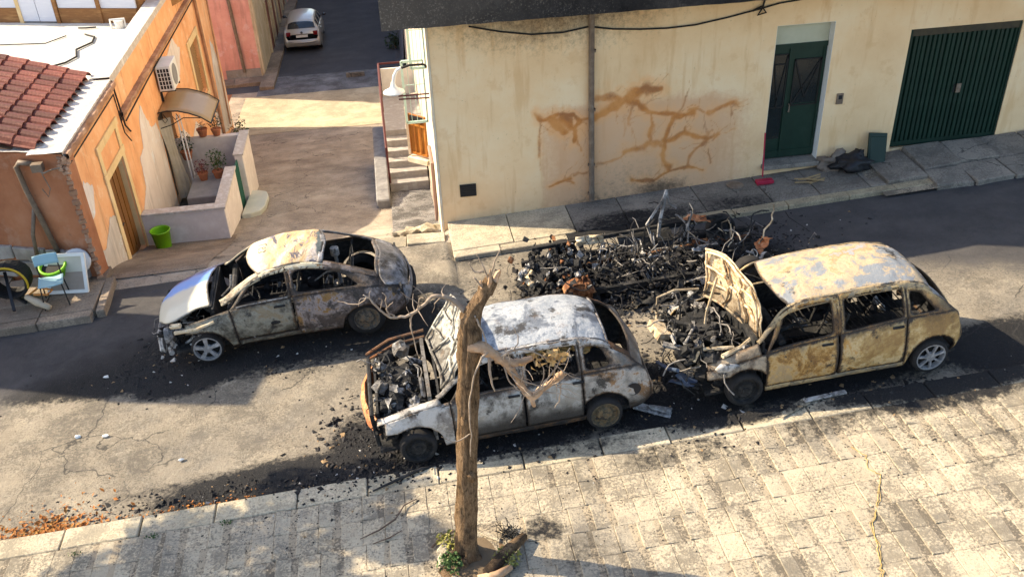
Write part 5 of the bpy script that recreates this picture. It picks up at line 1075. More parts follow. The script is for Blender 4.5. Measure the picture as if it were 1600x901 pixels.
def build_beetle():
    B = Body(BS, wrinkle=.012, seed=3)
    t = thing('burnt_car', 'burnt out rounded two door car with pale bonnet in front of the garden wall', 'car', (-4.06, 13.02, zg(-2.1, 12.6)+.02), (0, -math.atan(.05), radians(2)), 'burnt out cars')
    b = MB(); B.patch(b, lambda a, c: (.35+2.15*a, 4-.35*sin(pi*min(a*1.4, 1)) + (2+.35*sin(pi*min(a*1.4, 1)))*c), 26, 10, -1); B.patch(b, lambda a, c: (.35+2.15*a, 4-.35*sin(pi*min(a*1.4, 1)) + (2+.35*sin(pi*min(a*1.4, 1)))*c), 26, 10, 1)
    # two halves have opposite winding: turn the right one
    h = len(b.f)//2; b.f = b.f[:h]+[tuple(reversed(f)) for f in b.f[h:]]
    B.finish(b, 'bonnet', paint_bonnet(), t, .02)
    b = MB(); B.patch(b, lambda a, c: (5+2.05*a, 4.05+1.95*c), 24, 10, -1); n = len(b.f); B.patch(b, lambda a, c: (5+2.05*a, 4.05+1.95*c), 24, 10, 1); b.f = b.f[:n]+[tuple(reversed(f)) for f in b.f[n:]]
    # the roof skin has buckled
    b.v = [(x, y, z+.022*noise.noise(Vector((x*4+y*3.2, y*2-x*1.2, 3)))*(1 if x > 1.95 else .2)) for x, y, z in b.v]
    rf = B.finish(b, 'roof', roof_beetle(), t, .02)
    b = MB()      # the faint scorched mark on the roof's front edge, reading across the car
    def seg(pts):
        q = []
        for (a_, c_) in pts:
            x = 1.80+.115*(1-c_); y = -.12+.30*(1-a_)
            q.append((x, y, .004+max(v[2] for v in [B.S(5.0+(x-1.62)/.6, 6-abs(y)/.17*.5, -1 if y < 0 else 1)]) ))
        b.tube(q, .007, 4)
    seg([(.05, 1), (.05, 0), (.25, 0)]); seg([(.60, .9), (.45, 1), (.36, .75), (.36, .2), (.46, 0), (.58, .15), (.58, .4), (.46, .5), (.37, .4)]); seg([(.70, .95), (.85, 1), (.93, .8), (.8, .55), (.95, .3), (.85, 0), (.70, .08)])
    b.build('scorched_mark', simple('scorch line', (.42, .30, .17), (.34, .24, .13)), rf)
    for s in (-1, 1):
        nm = m_bside if s < 0 else m_sootm
        b = MB(); B.lower(b, 1.55 if s < 0 else .4, 3.25, s, (.80, .20, .37), 3.0 if s < 0 else 3.9, n=34, cut=.56 if s < 0 else None)
        if s < 0: b.v = [(x, y, z) for x, y, z in b.v]
        B.finish(b, 'front_wing', m_bside if s < 0 else paint_bonnet(), t, .018)
        b = MB(); B.lower(b, 3.27, 6.0, s, None, 3.0, n=22, v0=.55); 
        B.ring(b, [(3.27, 3), (6.0, 3), (6.0, 4), (4.3, 4)], [(3.75, 3.10), (5.93, 3.07), (5.93, 3.86), (4.55, 3.86)], s, rad=.12); dr_ = B.finish(b, 'door', nm, t, .03)
        b = MB(); x, y, z = B.S(5.6, 2.62, s); b.tube([(x-.08, y+s*.02, z), (x+.09, y+s*.02, z)], .016, 6); b.build('handle', m_sootm, dr_, smooth=True); b = MB(); x, y, z = B.S(5.35, 1.55, s); b.blob((x, y, z), .05, 3, .2, 2, sq=(1.5, .25, .7)); b.build('dent', m_sootm, dr_, smooth=True)
        b = MB(); x0_, y0_, z0_ = B.S(3.8, 3.05, s); x1_, y1_, z1_ = B.S(5.9, 3.05, s); b.tube([B.S(3.8+2.1*k/8, 3.04, s) for k in range(9)], .013, 5); b.build('window_sill', m_ashm, dr_)
        b = MB(); B.lower(b, 3.27, 7.2, s, None, .5, n=20, nv=3); B.finish(b, 'sill', m_bside if s < 0 else m_sootm, t, .03)
        b = MB(); B.lower(b, 6.03, 9.9, s, (3.29, .20, .37), 3.0, n=44); B.ring(b, [(6.03, 3), (9.2, 3), (9.2, 4), (6.03, 4)], [(6.15, 3.10), (8.1, 3.14), (7.75, 3.80), (6.15, 3.84)], s, rad=.25)
        B.finish(b, 'rear_wing', m_bq if s < 0 else m_sootm, t, .022)
        pillar(B, t, m_cpil, 2.92, 5.05, lambda a: 3.80+.02*a, lambda a: 4.30-.05*a, s)
        pillar(B, t, m_cpil, 5.0, 7.1, lambda a: 3.86, lambda a: 4.12, s, 'roof_rail')
        pillar(B, t, m_bq if s < 0 else m_bgrey, 7.0, 9.1, lambda a: 3.86, lambda a: 4.34+.05*a, s, 'rear_pillar')
        b = MB(); B.patch(b, lambda a, c: (5.92+.14*a, 3.0+1.0*c), 3, 10, s); B.finish(b, 'centre_pillar', m_sootm, t, .05)
    for (u0, u1, nm) in ((6.95, 7.12, 'rear_header'), (8.98, 9.12, 'rear_shelf')):
        b = MB()
        for s in (-1, 1):
            n = len(b.f); B.patch(b, lambda a, c: (u0+(u1-u0)*a, 4.1+1.9*c), 3, 10, s)
            if s > 0: b.f = b.f[:n]+[tuple(reversed(f)) for f in b.f[n:]]
        B.finish(b, nm, m_bgrey, t, .03)
    b = MB()
    for s in (-1, 1):
        n = len(b.f); B.patch(b, lambda a, c: (9.1+1.88*a, 3.05+2.95*c), 18, 14, s)
        if s > 0: b.f = b.f[:n]+[tuple(reversed(f)) for f in b.f[n:]]
    B.finish(b, 'tailgate', m_bgrey, t, .022)
    b = MB()
    for s in (-1, 1):
        n = len(b.f); B.patch(b, lambda a, c: (9.93+1.05*a, .05+2.9*c), 10, 8, s)
        if s > 0: b.f = b.f[:n]+[tuple(reversed(f)) for f in b.f[n:]]
    b.grid(lambda a, c: tuple(np.array(B.S(10.98, .05+2.9*c, -1))*(1-a)+np.array(B.S(10.98, .05+2.9*c, 1))*a+np.array((.05*sin(pi*a), 0, 0))), 8, 8)
    B.finish(b, 'rear_bumper', m_bgrey, t, .022)
    b = MB()
    for s in (-1, 1): b.lathe([(.09, 0), (.095, .03), (.07, .035), (0, .01)], (3.88, s*.66, .63), 'X', 14)
    b.build('tail_lamp', m_sootm, t)
    b = MB(); b.tube([(3.99, -.5, .40), (4.11, -.3, .40), (4.13, 0, .40), (4.11, .3, .40), (3.99, .5, .40)], .035, 6); b.build('bumper_beam', m_sootm, t)
    engine(t, .12, .85, .62, .14, .56, 4, 40, 130)
    b = MB(); b.tube([(.40, -.80, .60), (.75, -.84, .63), (1.02, -.82, .70)], .030, 7); b.tube([(.36, -.76, .70), (.52, -.79, .71)], .04, 6); b.build('bent_wing_rail', m_creamash, t)
    b = MB(); b.lathe([(.13, 0), (.11, .06), (.05, .11), (0, .12)], (.20, -.58, .45), 'X', 16); b.tube([(.08, -.6, .2), (.02, -.3, .3), (0, 0, .3), (.02, .3, .3), (.08, .6, .2)], .035, 6); b.lathe([(.13, 0), (.135, .02), (.1, .02)], (.1, -.5, .25), 'X', 14); b.build('headlamp_bowl', m_ashm, t)
    b = MB(); b.box(.95, 1.0, -.62, .62, .2, .86); b.build('bulkhead', m_sootm, t)
    cabin(t, 1.25, 3.3, .68, .22, .84, ((2.0, (-.58, -.14)), (2.0, (.14, .58)), (2.85, (-.5, .5))), 3)
    b = MB(); b.tube([(1.17, -.50, .93), (1.02+.3, -.42, 1.02), (1.06+.3, -.36, 1.20)], .018, 6); b.build('fallen_trim', m_ashm, t)
    b = MB(); b.lathe([(.0, 0), (.07, 0), (.07, .13), (.0, .13)], (2.95, .05, 1.02), 'Z', 10); b.tube([(2.95, .05, .5), (2.95, .05, 1.0)], .03, 6); b.tube([(2.6, -.45, .9), (2.8, -.47, 1.03), (3.1, -.5, 1.04), (3.12, -.5, 1.0)], .014, 5); b.blob((3.05, -.52, 1.02), .035, 1, .2, 1); b.build('headrest_post', m_ashm, t)
    wheel(t, (.80, -.74, .225), -1, 'alloy', .245, .215, mat=m_alloy, spokes=5)
    wheel(t, (3.29, -.74, .27), -1, 'steel', .30, .21, mat=burnt('rusted wheel', [(.3, (.06, .05, .04)), (.5, (.14, .12, .09)), (.7, (.2, .13, .07))], 6, .3)); wheel(t, (.80, .74, .235), 1, 'steel', .27); wheel(t, (3.29, .74, .27), 1, 'steel', .30)
    b = MB(); b.box(.3, 3.8, -.66, .66, .14, .18); b.build('underbody', m_sootm, t)
    return t
build_beetle()

# ---- the two tall hatchbacks share a pattern of sections
def hatch(xm, zs, ws=1.0, drop=0):
    roofz = 0
    base = [sec([.14,.08,.05,.06,.07,.05,.04], [.50,.60,.64,.58,.50,.3,0], [.20,.34,.50,.62,.67,.70,.71]),
      sec([.36,.35,.34,.35,.36,.34,.32], [.72,.78,.80,.75,.66,.4,0], [.18,.36,.55,.69,.745,.785,.795]),
      sec(.85, [.78,.82,.835,.79,.70,.4,0], [.17,.36,.60,.835,.895,.935,.95]),
      sec([1.18,1.18,1.18,1.17,1.14,1.02,.97], [.79,.83,.845,.80,.72,.42,0], [.17,.36,.62,.915,.985,1.03,1.04]),
      sec([1.38,1.38,1.38,1.38,1.34,1.22,1.17], [.79,.83,.845,.80,.685,.40,0], [.17,.36,.62,.935,1.20,1.25,1.26]),
      sec([1.72,1.72,1.72,1.72,1.64,1.54,1.50], [.79,.83,.845,.79,.60,.38,0], [.17,.36,.62,.95,1.415,1.485,1.51]),
      sec(2.18, [.79,.83,.845,.79,.585,.37,0], [.17,.36,.62,.965,1.475,1.545,1.57]),
      sec(2.92, [.79,.83,.845,.79,.585,.37,0], [.17,.36,.62,.985,1.48,1.55,1.575]),
      sec([3.44,3.44,3.44,3.44,3.40,3.40,3.40], [.79,.83,.845,.79,.575,.36,0], [.18,.36,.62,1.0,1.44,1.515,1.54]),
      sec([3.76,3.76,3.76,3.74,3.64,3.64,3.64], [.78,.82,.835,.79,.60,.36,0], [.21,.36,.62,1.0,1.37,1.445,1.465]),
      sec([3.93,3.95,3.96,3.92,3.83,3.87,3.89], [.74,.78,.80,.76,.65,.38,0], [.24,.36,.60,.97,1.08,1.10,1.11]),
      sec([3.98,4.02,4.03,3.99,3.95,3.98,4.0], [.68,.73,.75,.72,.62,.36,0], [.25,.36,.56,.78,.86,.88,.89]),
      sec([3.98,4.04,4.05,4.02,4.0,4.03,4.05], [.60,.66,.68,.64,.55,.32,0], [.26,.36,.48,.60,.64,.65,.655])]
    base = [[(x, w_, z-(drop*min(1, max(0, (2.9-x)/1.4))*min(1, x/1.1) if k == 3 else 0)) for k, (x, w_, z) in enumerate(s_)] for s_ in base]
    X0 = [0, .85, 1.15, 1.62, 2.18, 2.92, 3.44, 3.64, 4.05]
    return [[(float(np.interp(x, X0, xm)), w_*ws, z*zs-(.05*max(0, (x-2.6)/1.0)**2 if z > 1.2 else 0)) for x, w_, z in s_] for s_ in base]
def mirrored(B, b, fn, na, nb):
    for s in (-1, 1):
        n = len(b.f); B.patch(b, fn, na, nb, s)
        if s > 0: b.f = b.f[:n]+[tuple(reversed(f)) for f in b.f[n:]]
def build_hatch(t, B, ax1, ax2, M, sides, wheels, quarter, wz=.25, wr=.28, archr=.35, open_bonnet=None, glass=None, burnt_=True, wing_u0=.35, bumper=True, ty=None):
    dvx = lambda k: M.get(k, M['body'])
    mb = MB(); mirrored(B, mb, lambda a, c: (5.0+4.05*a, 4.05+1.95*c), 30, 12)
    if burnt_: mb.v = [(x, y, z+.030*noise.noise(Vector((x*2.4+1, y*2.6, t.location.x)))+.010*noise.noise(Vector((x*7, y*7, t.location.x)))-.010*abs(noise.noise(Vector((x*1.5, y*4, 2))))) for x, y, z in mb.v]
    B.finish(mb, 'roof', M['roof'], t, .02)
    for s in (-1, 1):
        nm = M['body'] if s < 0 else M['far']
        b = MB(); B.lower(b, wing_u0, 3.35, s, (ax1, wz, archr), 3.0, n=36, cut=(.52 if burnt_ else None)); 
        B.patch(b, lambda a, c: (1.0+2.0*a, 3.0+1.0*c), 12, 4, s)
        B.finish(b, 'front_wing', dvx('wing') if s < 0 else nm, t, .02)
        b = MB(); B.lower(b, 3.37, 6.02, s, None, 3.0, n=20, v0=.5); B.ring(b, [(3.37, 3), (6.02, 3), (6.02, 4), (4.3, 4)], [(3.58, 3.10), (5.9, 3.06), (5.9, 3.87), (4.72, 3.88)], s, rad=.10)
        d = B.finish(b, 'front_door', dvx('door') if s < 0 else nm, t, .035)
        b = MB(); x, y, z = B.S(5.75, 2.70, s); b.tube([(x-.07, y+s*.015, z), (x+.08, y+s*.015, z)], .016, 6); b.build('handle', m_sootm if burnt_ else M['body'], d)
        b = MB(); B.lower(b, 6.05, 7.42 if quarter == 'tri' else 7.3, s, None, 3.0, n=16, v0=.5); ue = 7.42 if quarter == 'tri' else 7.3
        B.ring(b, [(6.05, 3), (ue, 3), (ue, 4), (6.05, 4)], [(6.14, 3.05), (ue-.08, 3.05), (ue-.10, 3.87), (6.14, 3.87)], s, rad=.12)
        d2 = B.finish(b, 'rear_door', dvx('rdoor') if s < 0 else nm, t, .035)
        b = MB(); x, y, z = B.S(7.15, 2.74, s); b.tube([(x-.07, y+s*.015, z), (x+.08, y+s*.015, z)], .018, 6); b.build('handle', m_sootm if burnt_ else M['body'], d2)
        b = MB(); B.lower(b, 3.37, 7.5, s, None, .48, n=20, nv=3); B.finish(b, 'sill', dvx('sill') if s < 0 else nm, t, .03)
        b = MB(); B.lower(b, ue+.02, 10.6, s, (ax2, wz, archr), 3.0, n=40)
        if quarter == 'tri' and s > 0: B.patch(b, lambda a, c: (ue+.02+(9.9-ue-.02)*a, 3+c), 12, 6, s)
        elif quarter == 'tri': B.ring(b, [(ue+.02, 3), (9.9, 3), (9.9, 4), (ue+.02, 4)], [(ue+.14, 3.08), (8.75, 3.12), (8.1, 3.74), (ue+.14, 3.80)], s, rad=.22)
        else: B.ring(b, [(ue+.02, 3), (9.9, 3), (9.9, 4), (ue+.02, 4)], [(ue+.20, 3.10), (8.6, 3.13), (8.45, 3.80), (ue+.20, 3.80)], s, rad=.28)
        B.finish(b, 'rear_wing', dvx('quarter') if s < 0 else nm, t, .025)
        pillar(B, t, dvx('pillar'), 2.95, 5.05, lambda a: 3.86, lambda a: 4.12, s)
        pillar(B, t, dvx('rail') if s < 0 else nm, 5.0, 9.1, lambda a: 3.85, lambda a: 4.13, s, 'roof_rail', 20)
        pillar(B, t, dvx('rpillar'), 9.0, 10.5, lambda a: 3.80, lambda a: 4.25, s, 'rear_pillar')
        b = MB(); B.patch(b, lambda a, c: (5.95+.14*a, 3.0+1.0*c), 3, 10, s); B.finish(b, 'centre_pillar', dvx('pillar2') if s < 0 else nm, t, .05)
    b = MB(); mirrored(B, b, lambda a, c: (8.98+.10*a, 4.0+2.0*c), 3, 10); B.finish(b, 'rear_header', dvx('roofrear'), t, .03)
    b = MB(); mirrored(B, b, lambda a, c: (10.0+1.15*a, 3.2+2.8*c), 12, 12); B.finish(b, 'tailgate', dvx('tail'), t, .025)
    b = MB(); mirrored(B, b, lambda a, c: (10.55+1.4*a, .05+3.0*c), 12, 9); n = len(b.f); b.grid(lambda a, c: tuple(np.array(B.S(11.95, .05+3.0*c, -1))*(1-a)+np.array(B.S(11.95, .05+3.0*c, 1))*a+np.array((.03*sin(pi*a), 0, 0))), 8, 9); B.finish(b, 'rear_bumper', dvx('tail'), t, .02)
    if not open_bonnet:
        b = MB(); mirrored(B, b, lambda a, c: (.6+2.35*a, 4.0+2.0*c), 20, 10); B.finish(b, 'bonnet', M['body'], t, .02)
        b = MB(); mirrored(B, b, lambda a, c: (.02+1.3*a, .05+2.95*c), 12, 9); B.finish(b, 'front_bumper', M['body'], t, .02)
    else:
        hx, hz, ln, hwd, a0, mat, yaw_ = open_bonnet
        b = MB()
        def bon(a, c, off=0):
            y = hwd*(2*c-1)*(1-.16*a**2); l = ln*a*(1-.08*(2*c-1)**2*a); crown = .07*(1-(2*c-1)**2)*(1-.3*a)+.05*sin(pi*a)
            h = crown+off+.05*noise.noise(Vector((a*3.2, c*3.5, t.location.x)))+.02*noise.noise(Vector((a*9, c*9, t.location.x))); k = -cos(a0)*l+sin(a0)*h; zz = sin(a0)*l+cos(a0)*h
            return (hx+k+yaw_*y, y, hz+zz)
        b.grid(lambda a, c: bon(a, c), 22, 22); o = b.build('bonnet', mat, t, fix=False); o.data.polygons.foreach_set('use_smooth', [True]*len(o.data.polygons)); o.modifiers.new('thickness', 'SOLIDIFY').thickness = .012
        # the pressed ribs of its inner side
        r_ = MB(); th = -.035
        for line in ([(.05, .04), (.95, .05)], [(.05, .96), (.95, .95)], [(.06, .04), (.06, .96)], [(.94, .06), (.98, .5), (.94, .94)], [(.08, .3), (.5, .42), (.94, .3)], [(.08, .7), (.5, .58), (.94, .7)], [(.3, .06), (.35, .35)], [(.3, .94), (.35, .65)], [(.65, .06), (.6, .38)], [(.65, .94), (.6, .62)], [(.5, .42), (.5, .58)]):
            pts = []
            for (a_, c_), (a2, c2) in zip(line[:-1], line[1:]):
                for k in range(6): pts.append(bon(a_+(a2-a_)*k/5, c_+(c2-c_)*k/5, th))
            r_.tube(pts, .019, 6)
        r_.build('bonnet_rib', mat, o, smooth=True)
    for (x, s, k, kw) in wheels: wheel(t, (x, s*.73, wz-(.015 if burnt_ else 0)), s, k, wr*(.90 if burnt_ else 1), wr*.74, **kw)
    b = MB(); b.box(ax1-.5, ax2+.45, -.66, .66, .15, .19); b.build('underbody', m_sootm, t)

m_yb = burnt('ochre scorched paint', [(.26, (.30, .18, .065)), (.45, (.45, .30, .115)), (.58, (.56, .42, .22)), (.75, (.46, .25, .06))], 1.3, .16, .6, seed=1, streak=.35, fleck=.45)
m_yd = burnt('orange brown blistered door', [(.28, (.20, .10, .025)), (.45, (.36, .20, .055)), (.6, (.48, .32, .13)), (.75, (.38, .27, .14))], 2.6, .34, .7, seed=6, streak=.5, fleck=.7)
m_yr = burnt('tan and grey scorched roof', [(.30, (.22, .235, .25)), (.42, (.42, .32, .20)), (.56, (.49, .38, .245)), (.68, (.43, .25, .11)), (.8, (.32, .32, .32))], 1.1, .06, .55, seed=4, streak=.1, fleck=.35)
m_yw = burnt('brown grey front wing', [(.3, (.13, .10, .07)), (.5, (.26, .21, .15)), (.7, (.36, .29, .2))], 2, .3, .6, seed=9)
m_yp = burnt('ochre and grey pillar', [(.3, (.20, .17, .12)), (.5, (.34, .25, .13)), (.7, (.46, .34, .18))], 3, .3, .6, seed=7, edge=.55)
m_cbon = burnt('cream crumpled bonnet', [(.25, (.34, .22, .11)), (.45, (.58, .44, .27)), (.6, (.68, .56, .38)), (.8, (.40, .22, .09))], 3, .22, .85, seed=41, fleck=.8)
def build_mpv():
    B = Body(hatch([0, .84, 1.04, 1.46, 2.10, 2.84, 3.28, 3.42, 3.93], .94, .98, .10), wrinkle=.016, seed=5)
    t = thing('burnt_car', 'burnt out ochre hatchback with its bonnet standing open beside the scrap heap', 'car', (3.37, 9.93, zg(5.4, 9.9)+.02), (0, -math.atan(SL), radians(1)), 'burnt out cars')
    build_hatch(t, B, .85, 3.47, dict(body=m_yb, far=m_yp, roof=m_yr, wing=m_yw, door=m_yd, rdoor=m_yb, quarter=m_yb, pillar=m_yp, rail=m_yp, rpillar=m_bgrey, tail=m_yb, roofrear=m_bgrey, sill=m_yp, pillar2=m_yd), None,
        [(.85, -1, 'steel', {}), (3.47, -1, 'alloy', dict(mat=m_alloy, spokes=7)), (.85, 1, 'steel', {}), (3.47, 1, 'steel', {})], 'tri', wz=.255, wr=.285,
        open_bonnet=(.93, .86, .92, .64, radians(86), m_cbon, -.24), wing_u0=.95)
    engine(t, .1, .92, .66, .2, .84, 21, 80, 230)
    b = MB(); b.tube([(.55, -.70, .80), (.85, -.60, .82), (1.1, -.45, .86)], .032, 7); b.build('inner_wing_rail', m_creamash, t); b = MB(); b.tube([(.2, -.6, .72), (.3, -.55, .86), (.75, -.58, .82)], .026, 7); b.build('hose_pipe', m_creamash, t); b = MB(); b.obox((.02, .35, .62), (.18, .34, .12), (.1, .3, .2), jit=.01); b.build('inner_wing_rail', m_creamash, t)
    b = MB(); b.tube([(.1, .72, .4), (.12, .74, .9), (.35, .70, 1.0), (.7, .66, .98)], .02, 6); b.build('bent_bracket', m_creamash, t); b = MB(); b.tube([(.25, .2, .5), (.3, .25, 1.05), (.55, .3, 1.2), (.9, .35, 1.05)], .014, 6); b.build('bent_bracket', m_sootm, t); b = MB(); b.tube([(.75, .1, 1.5), (.6, .05, 1.0), (.55, 0, .7)], .02, 6); b.build('bent_bracket', m_creamash, t)
    b = MB(); b.tube([(.0, -.55, .58), (-.06, -.3, .44), (-.1, .05, .30)], .028, 6); b.obox((.14, -.50, .36), (.24, .2, .06), (.3, .4, .4), jit=.03); b.obox((.05, -.42, .28), (.2, .12, .04), (-.3, .3, .1), jit=.03); b.build('melted_headlamp', simple('blue grey melted plastic', (.025, .04, .09), (.05, .07, .11), 6, .4, c3=(.14, .15, .17)), t)
    b = MB(); b.blob((.58, -.78, .66), .1, 3, .3, 2, sq=(1.5, .4, .7)); b.build('lamp_remnant', m_ashm, t, smooth=True)
    b = MB(); b.box(1.0, 1.05, -.66, .66, .2, .94); b.build('bulkhead', m_sootm, t)
    cabin(t, 1.35, 3.4, .70, .25, .90, ((1.95, (-.58, -.14)), (1.95, (.14, .58)), (2.85, (-.56, .56))), 11)
    b = MB(); q = random.Random(5)
    for k in range(34): b.obox((q.uniform(1.9, 3.0), q.uniform(.2, .55), q.uniform(.95, 1.35)), (q.uniform(.03, .1), q.uniform(.02, .08), q.uniform(.02, .12)), (q.uniform(-1, 1), q.uniform(-1, 1), q.uniform(0, 3)), jit=.01)
    for k in range(5): b.tube([(2.0+.25*k, .5, 1.4), (2.05+.25*k, .4, .9)], .006, 4)
    b.build('hanging_scraps', m_ashm, t)
    return t
build_mpv()
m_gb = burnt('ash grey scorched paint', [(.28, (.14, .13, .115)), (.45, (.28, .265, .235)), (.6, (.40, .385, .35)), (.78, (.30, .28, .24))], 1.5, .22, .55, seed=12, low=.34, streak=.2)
m_gr = burnt('white ashed roof', [(.25, (.11, .125, .15)), (.42, (.22, .24, .265)), (.56, (.36, .37, .38)), (.75, (.26, .28, .30))], 1.8, .34, .5, seed=14, streak=0, fleck=.35)
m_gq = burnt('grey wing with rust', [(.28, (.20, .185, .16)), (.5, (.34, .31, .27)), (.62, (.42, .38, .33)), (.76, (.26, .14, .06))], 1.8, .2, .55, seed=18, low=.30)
m_gw = burnt('grey front wing', [(.3, (.22, .20, .18)), (.5, (.40, .375, .34)), (.7, (.52, .49, .45))], 2, .15, .5, seed=22, edge=.7)
def build_grey():
    B = Body(hatch([0, .80, 1.16, 1.74, 2.22, 2.88, 3.22, 3.40, 3.98], .92, .95), wrinkle=.016, seed=9)
    t = thing('burnt_car', 'burnt out ash grey hatchback with raised bonnet behind the dead tree', 'car', (-.95, 9.93, zg(1, 9.9)+.0), (0, -math.atan(SL), radians(1)), 'burnt out cars')
    build_hatch(t, B, .80, 3.28, dict(body=m_gb, far=m_sootm, roof=m_gr, wing=m_gw, door=m_gb, rdoor=m_gb, quarter=m_gq, pillar=m_ashm, rail=m_gw, rpillar=m_rustm, tail=m_gq, roofrear=m_gw, sill=m_sootm), None,
        [(.80, -1, 'steel', {}), (3.28, -1, 'steel', dict(mat=burnt('dull rusted wheel', [(.2, (.05, .045, .03)), (.5, (.12, .09, .05)), (.8, (.2, .12, .05))], 6, .5))), (.80, 1, 'steel', {}), (3.28, 1, 'steel', {})], 'sq', wz=.24, wr=.27,
        open_bonnet=(1.14, .92, .92, .64, radians(122), burnt('ash grey bonnet', [(.3, (.14, .13, .11)), (.5, (.36, .34, .29)), (.7, (.50, .48, .42))], 4, .5, .6, seed=31), -.10), wing_u0=1.22)
    engine(t, .40, 1.0, .58, .2, .76, 33, 60, 240)
    b = MB(); b.grid(lambda a, c: (.16+.14*(2*a-1)**2+.02*noise.noise(Vector((a*8, c*3, 0)))+(.05 if c in (0, 1) else 0), -.58+1.16*a, .40+.24*c), 20, 6); o = b.build('bumper_beam', m_orbeam, t, fix=False); o.modifiers.new('thickness', 'SOLIDIFY').thickness = .03
    b = MB(); b.box(.34, .37, -.58, .58, .30, .74); b.tube([(.3, -.62, .25), (.28, -.62, .75), (.28, .62, .75), (.3, .62, .25)], .03, 6); b.build('radiator', m_sootm, t)
    b = MB(); b.tube([(.25, .78, .72), (.6, .82, .88), (1.1, .78, .97)], .022, 6); b.tube([(.3, .70, .70), (.65, .74, .84), (1.1, .70, .92)], .018, 6); b.build('far_wing_rail', m_rustm, t)
    b = MB(); b.blob((.75, .48, .92), .12, 5, .4, 2); b.build('reservoir', m_ashm, t); b = MB(); b.obox((.55, -.45, .70), (.16, .12, .22), (.1, .2, .3), jit=.01); b.build('battery_tray', m_ashm, t); b = MB(); b.blob((.42, -.1, .78), .09, 2, .4, 2); b.build('air_box', m_ashm, t); b = MB(); b.tube([(.8, .45, .85), (.95, .2, .75), (.9, 0, .62), (.75, .05, .7), (.8, .2, .82)], .012, 6); b.build('bare_hose', m_ashm, t)
    b = MB(); b.box(1.02, 1.07, -.66, .66, .2, .93); b.lathe([(.0, 0), (.16, .0), (.18, -.03), (.18, -.06)], (1.0, -.25, .74), 'X', 18); b.build('bulkhead', m_ashm, t)
    cabin(t, 1.4, 3.3, .68, .24, .88, ((2.0, (-.58, -.14)), (2.0, (.14, .58)), (2.75, (-.56, .56))), 17)
    b = MB(); q = random.Random(8)
    for k in range(14): b.blob((2.5+.06*k+q.uniform(-.05, .05), -.40+q.uniform(-.1, .1), 1.12+q.uniform(-.06, .06)), q.uniform(.04, .09), k, .6, 2, sq=(1.3, 1, .5))
    b.build('burnt_foam', simple('tan burnt foam', (.42, .27, .10), (.30, .18, .06), 9, .9, .5, 30, c3=(.52, .38, .18)), t)
    b = MB(); 
    for s in (-1,): 
        x, y, z = B.S(9.6, 2.0, s); b.lathe([(.0, .004), (.085, .004), (.10, .0)], (x-.08, y-.0, z+.0), 'Y', 14)
        b.f = b.f
    b.build('lamp_hole', m_black, t, loc=(0, -.016, 0))
    return t
build_grey()

# ---- the intact silver car down the far street, seen from behind
m_silver = Mat('silver car paint', .3, .35, .5); m_silver.color((.50, .47, .42)); m_silver.b.inputs['Coat Weight'].default_value = .5; m_silver = m_silver.m
m_cglass = simple('car window glass', (.015, .02, .03), (.02, .026, .036), 2, .06, 0, spec=.8)
m_lred = simple('red lamp lens', (.22, .012, .015), (.16, .01, .012), 8, .25, .1)
def build_golf():
    B = Body(hatch([0, .80, 1.10, 1.70, 2.25, 2.95, 3.45, 3.72, 4.15], .92), wrinkle=0)
    t = thing('parked_car', 'silver hatchback parked down the far street, seen from behind', 'car', (-3.66, 46.2, zg(-3.6, 46.2)+.02), (0, -math.atan(.047), radians(-90)))
    build_hatch(t, B, .82, 3.45, dict(body=m_silver, far=m_silver, roof=m_silver), None, [(.82, -1, 'alloy', {}), (3.45, -1, 'alloy', {}), (.82, 1, 'alloy', {}), (3.45, 1, 'alloy', {})], 'sq', wz=.30, wr=.31, archr=.37, burnt_=False, wing_u0=.9)
    g = MB(); mirrored(B, g, lambda a, c: (9.05+.95*a, 4.15+1.85*c), 8, 10); g.v = [(x+.004, y, z) for x, y, z in g.v]; B.finish(g, 'rear_window', m_cglass, t, .008)
    g = MB(); mirrored(B, g, lambda a, c: (3.0+2.0*a, 4.15+1.85*c), 8, 10); B.finish(g, 'windscreen', m_cglass, t, .008)
    for s in (-1, 1):
        for (u0, u1) in ((3.9, 5.9), (6.1, 7.2), (7.45, 8.6)):
            g = MB(); B.patch(g, lambda a, c: (u0+(u1-u0)*a, 3.04+.82*c), 8, 4, s); g.v = [(x, y-.012*s, z) for x, y, z in g.v]; B.finish(g, 'side_window', m_cglass, t, .006)
        g = MB(); g.obox((4.03, s*.60, .80), (.12, .20, .17), (0, 0, s*-.25), jit=.004); g.build('tail_lamp', m_lred, t, bevel=.02)
        g = MB(); g.blob((1.25, s*.93, 1.0), .09, 2, .1, 2, sq=(.7, 1, .75)); g.tube([(1.3, s*.80, .96), (1.25, s*.9, .98)], .03, 6); g.build('door_mirror', m_cglass, t, smooth=True)
    g = MB(); g.lathe([(.0, .02), (.05, .02), (.055, .0)], (4.125, 0, .86), 'X', 20); g.build('badge', m_black, t)
    g = MB(); g.lathe([(.040, .022), (.047, .022)], (4.128, 0, .86), 'X', 20)
    g.beam((4.151, -.022, .885), (4.151, 0, .835), .006, .006); g.beam((4.151, .022, .885), (4.151, 0, .835), .006, .006); g.build('badge_ring', m_alloy, t)
    g = MB(); g.box(4.155, 4.165, -.26, .26, .66, .77); g.build('number_plate', m_whitem, t)
    g = MB(); g.tube([(4.08, -.7, .45), (4.19, -.4, .45), (4.2, 0, .45), (4.19, .4, .45), (4.08, .7, .45)], .06, 8); g.build('bumper_strip', m_silver, t, smooth=True)
build_golf()
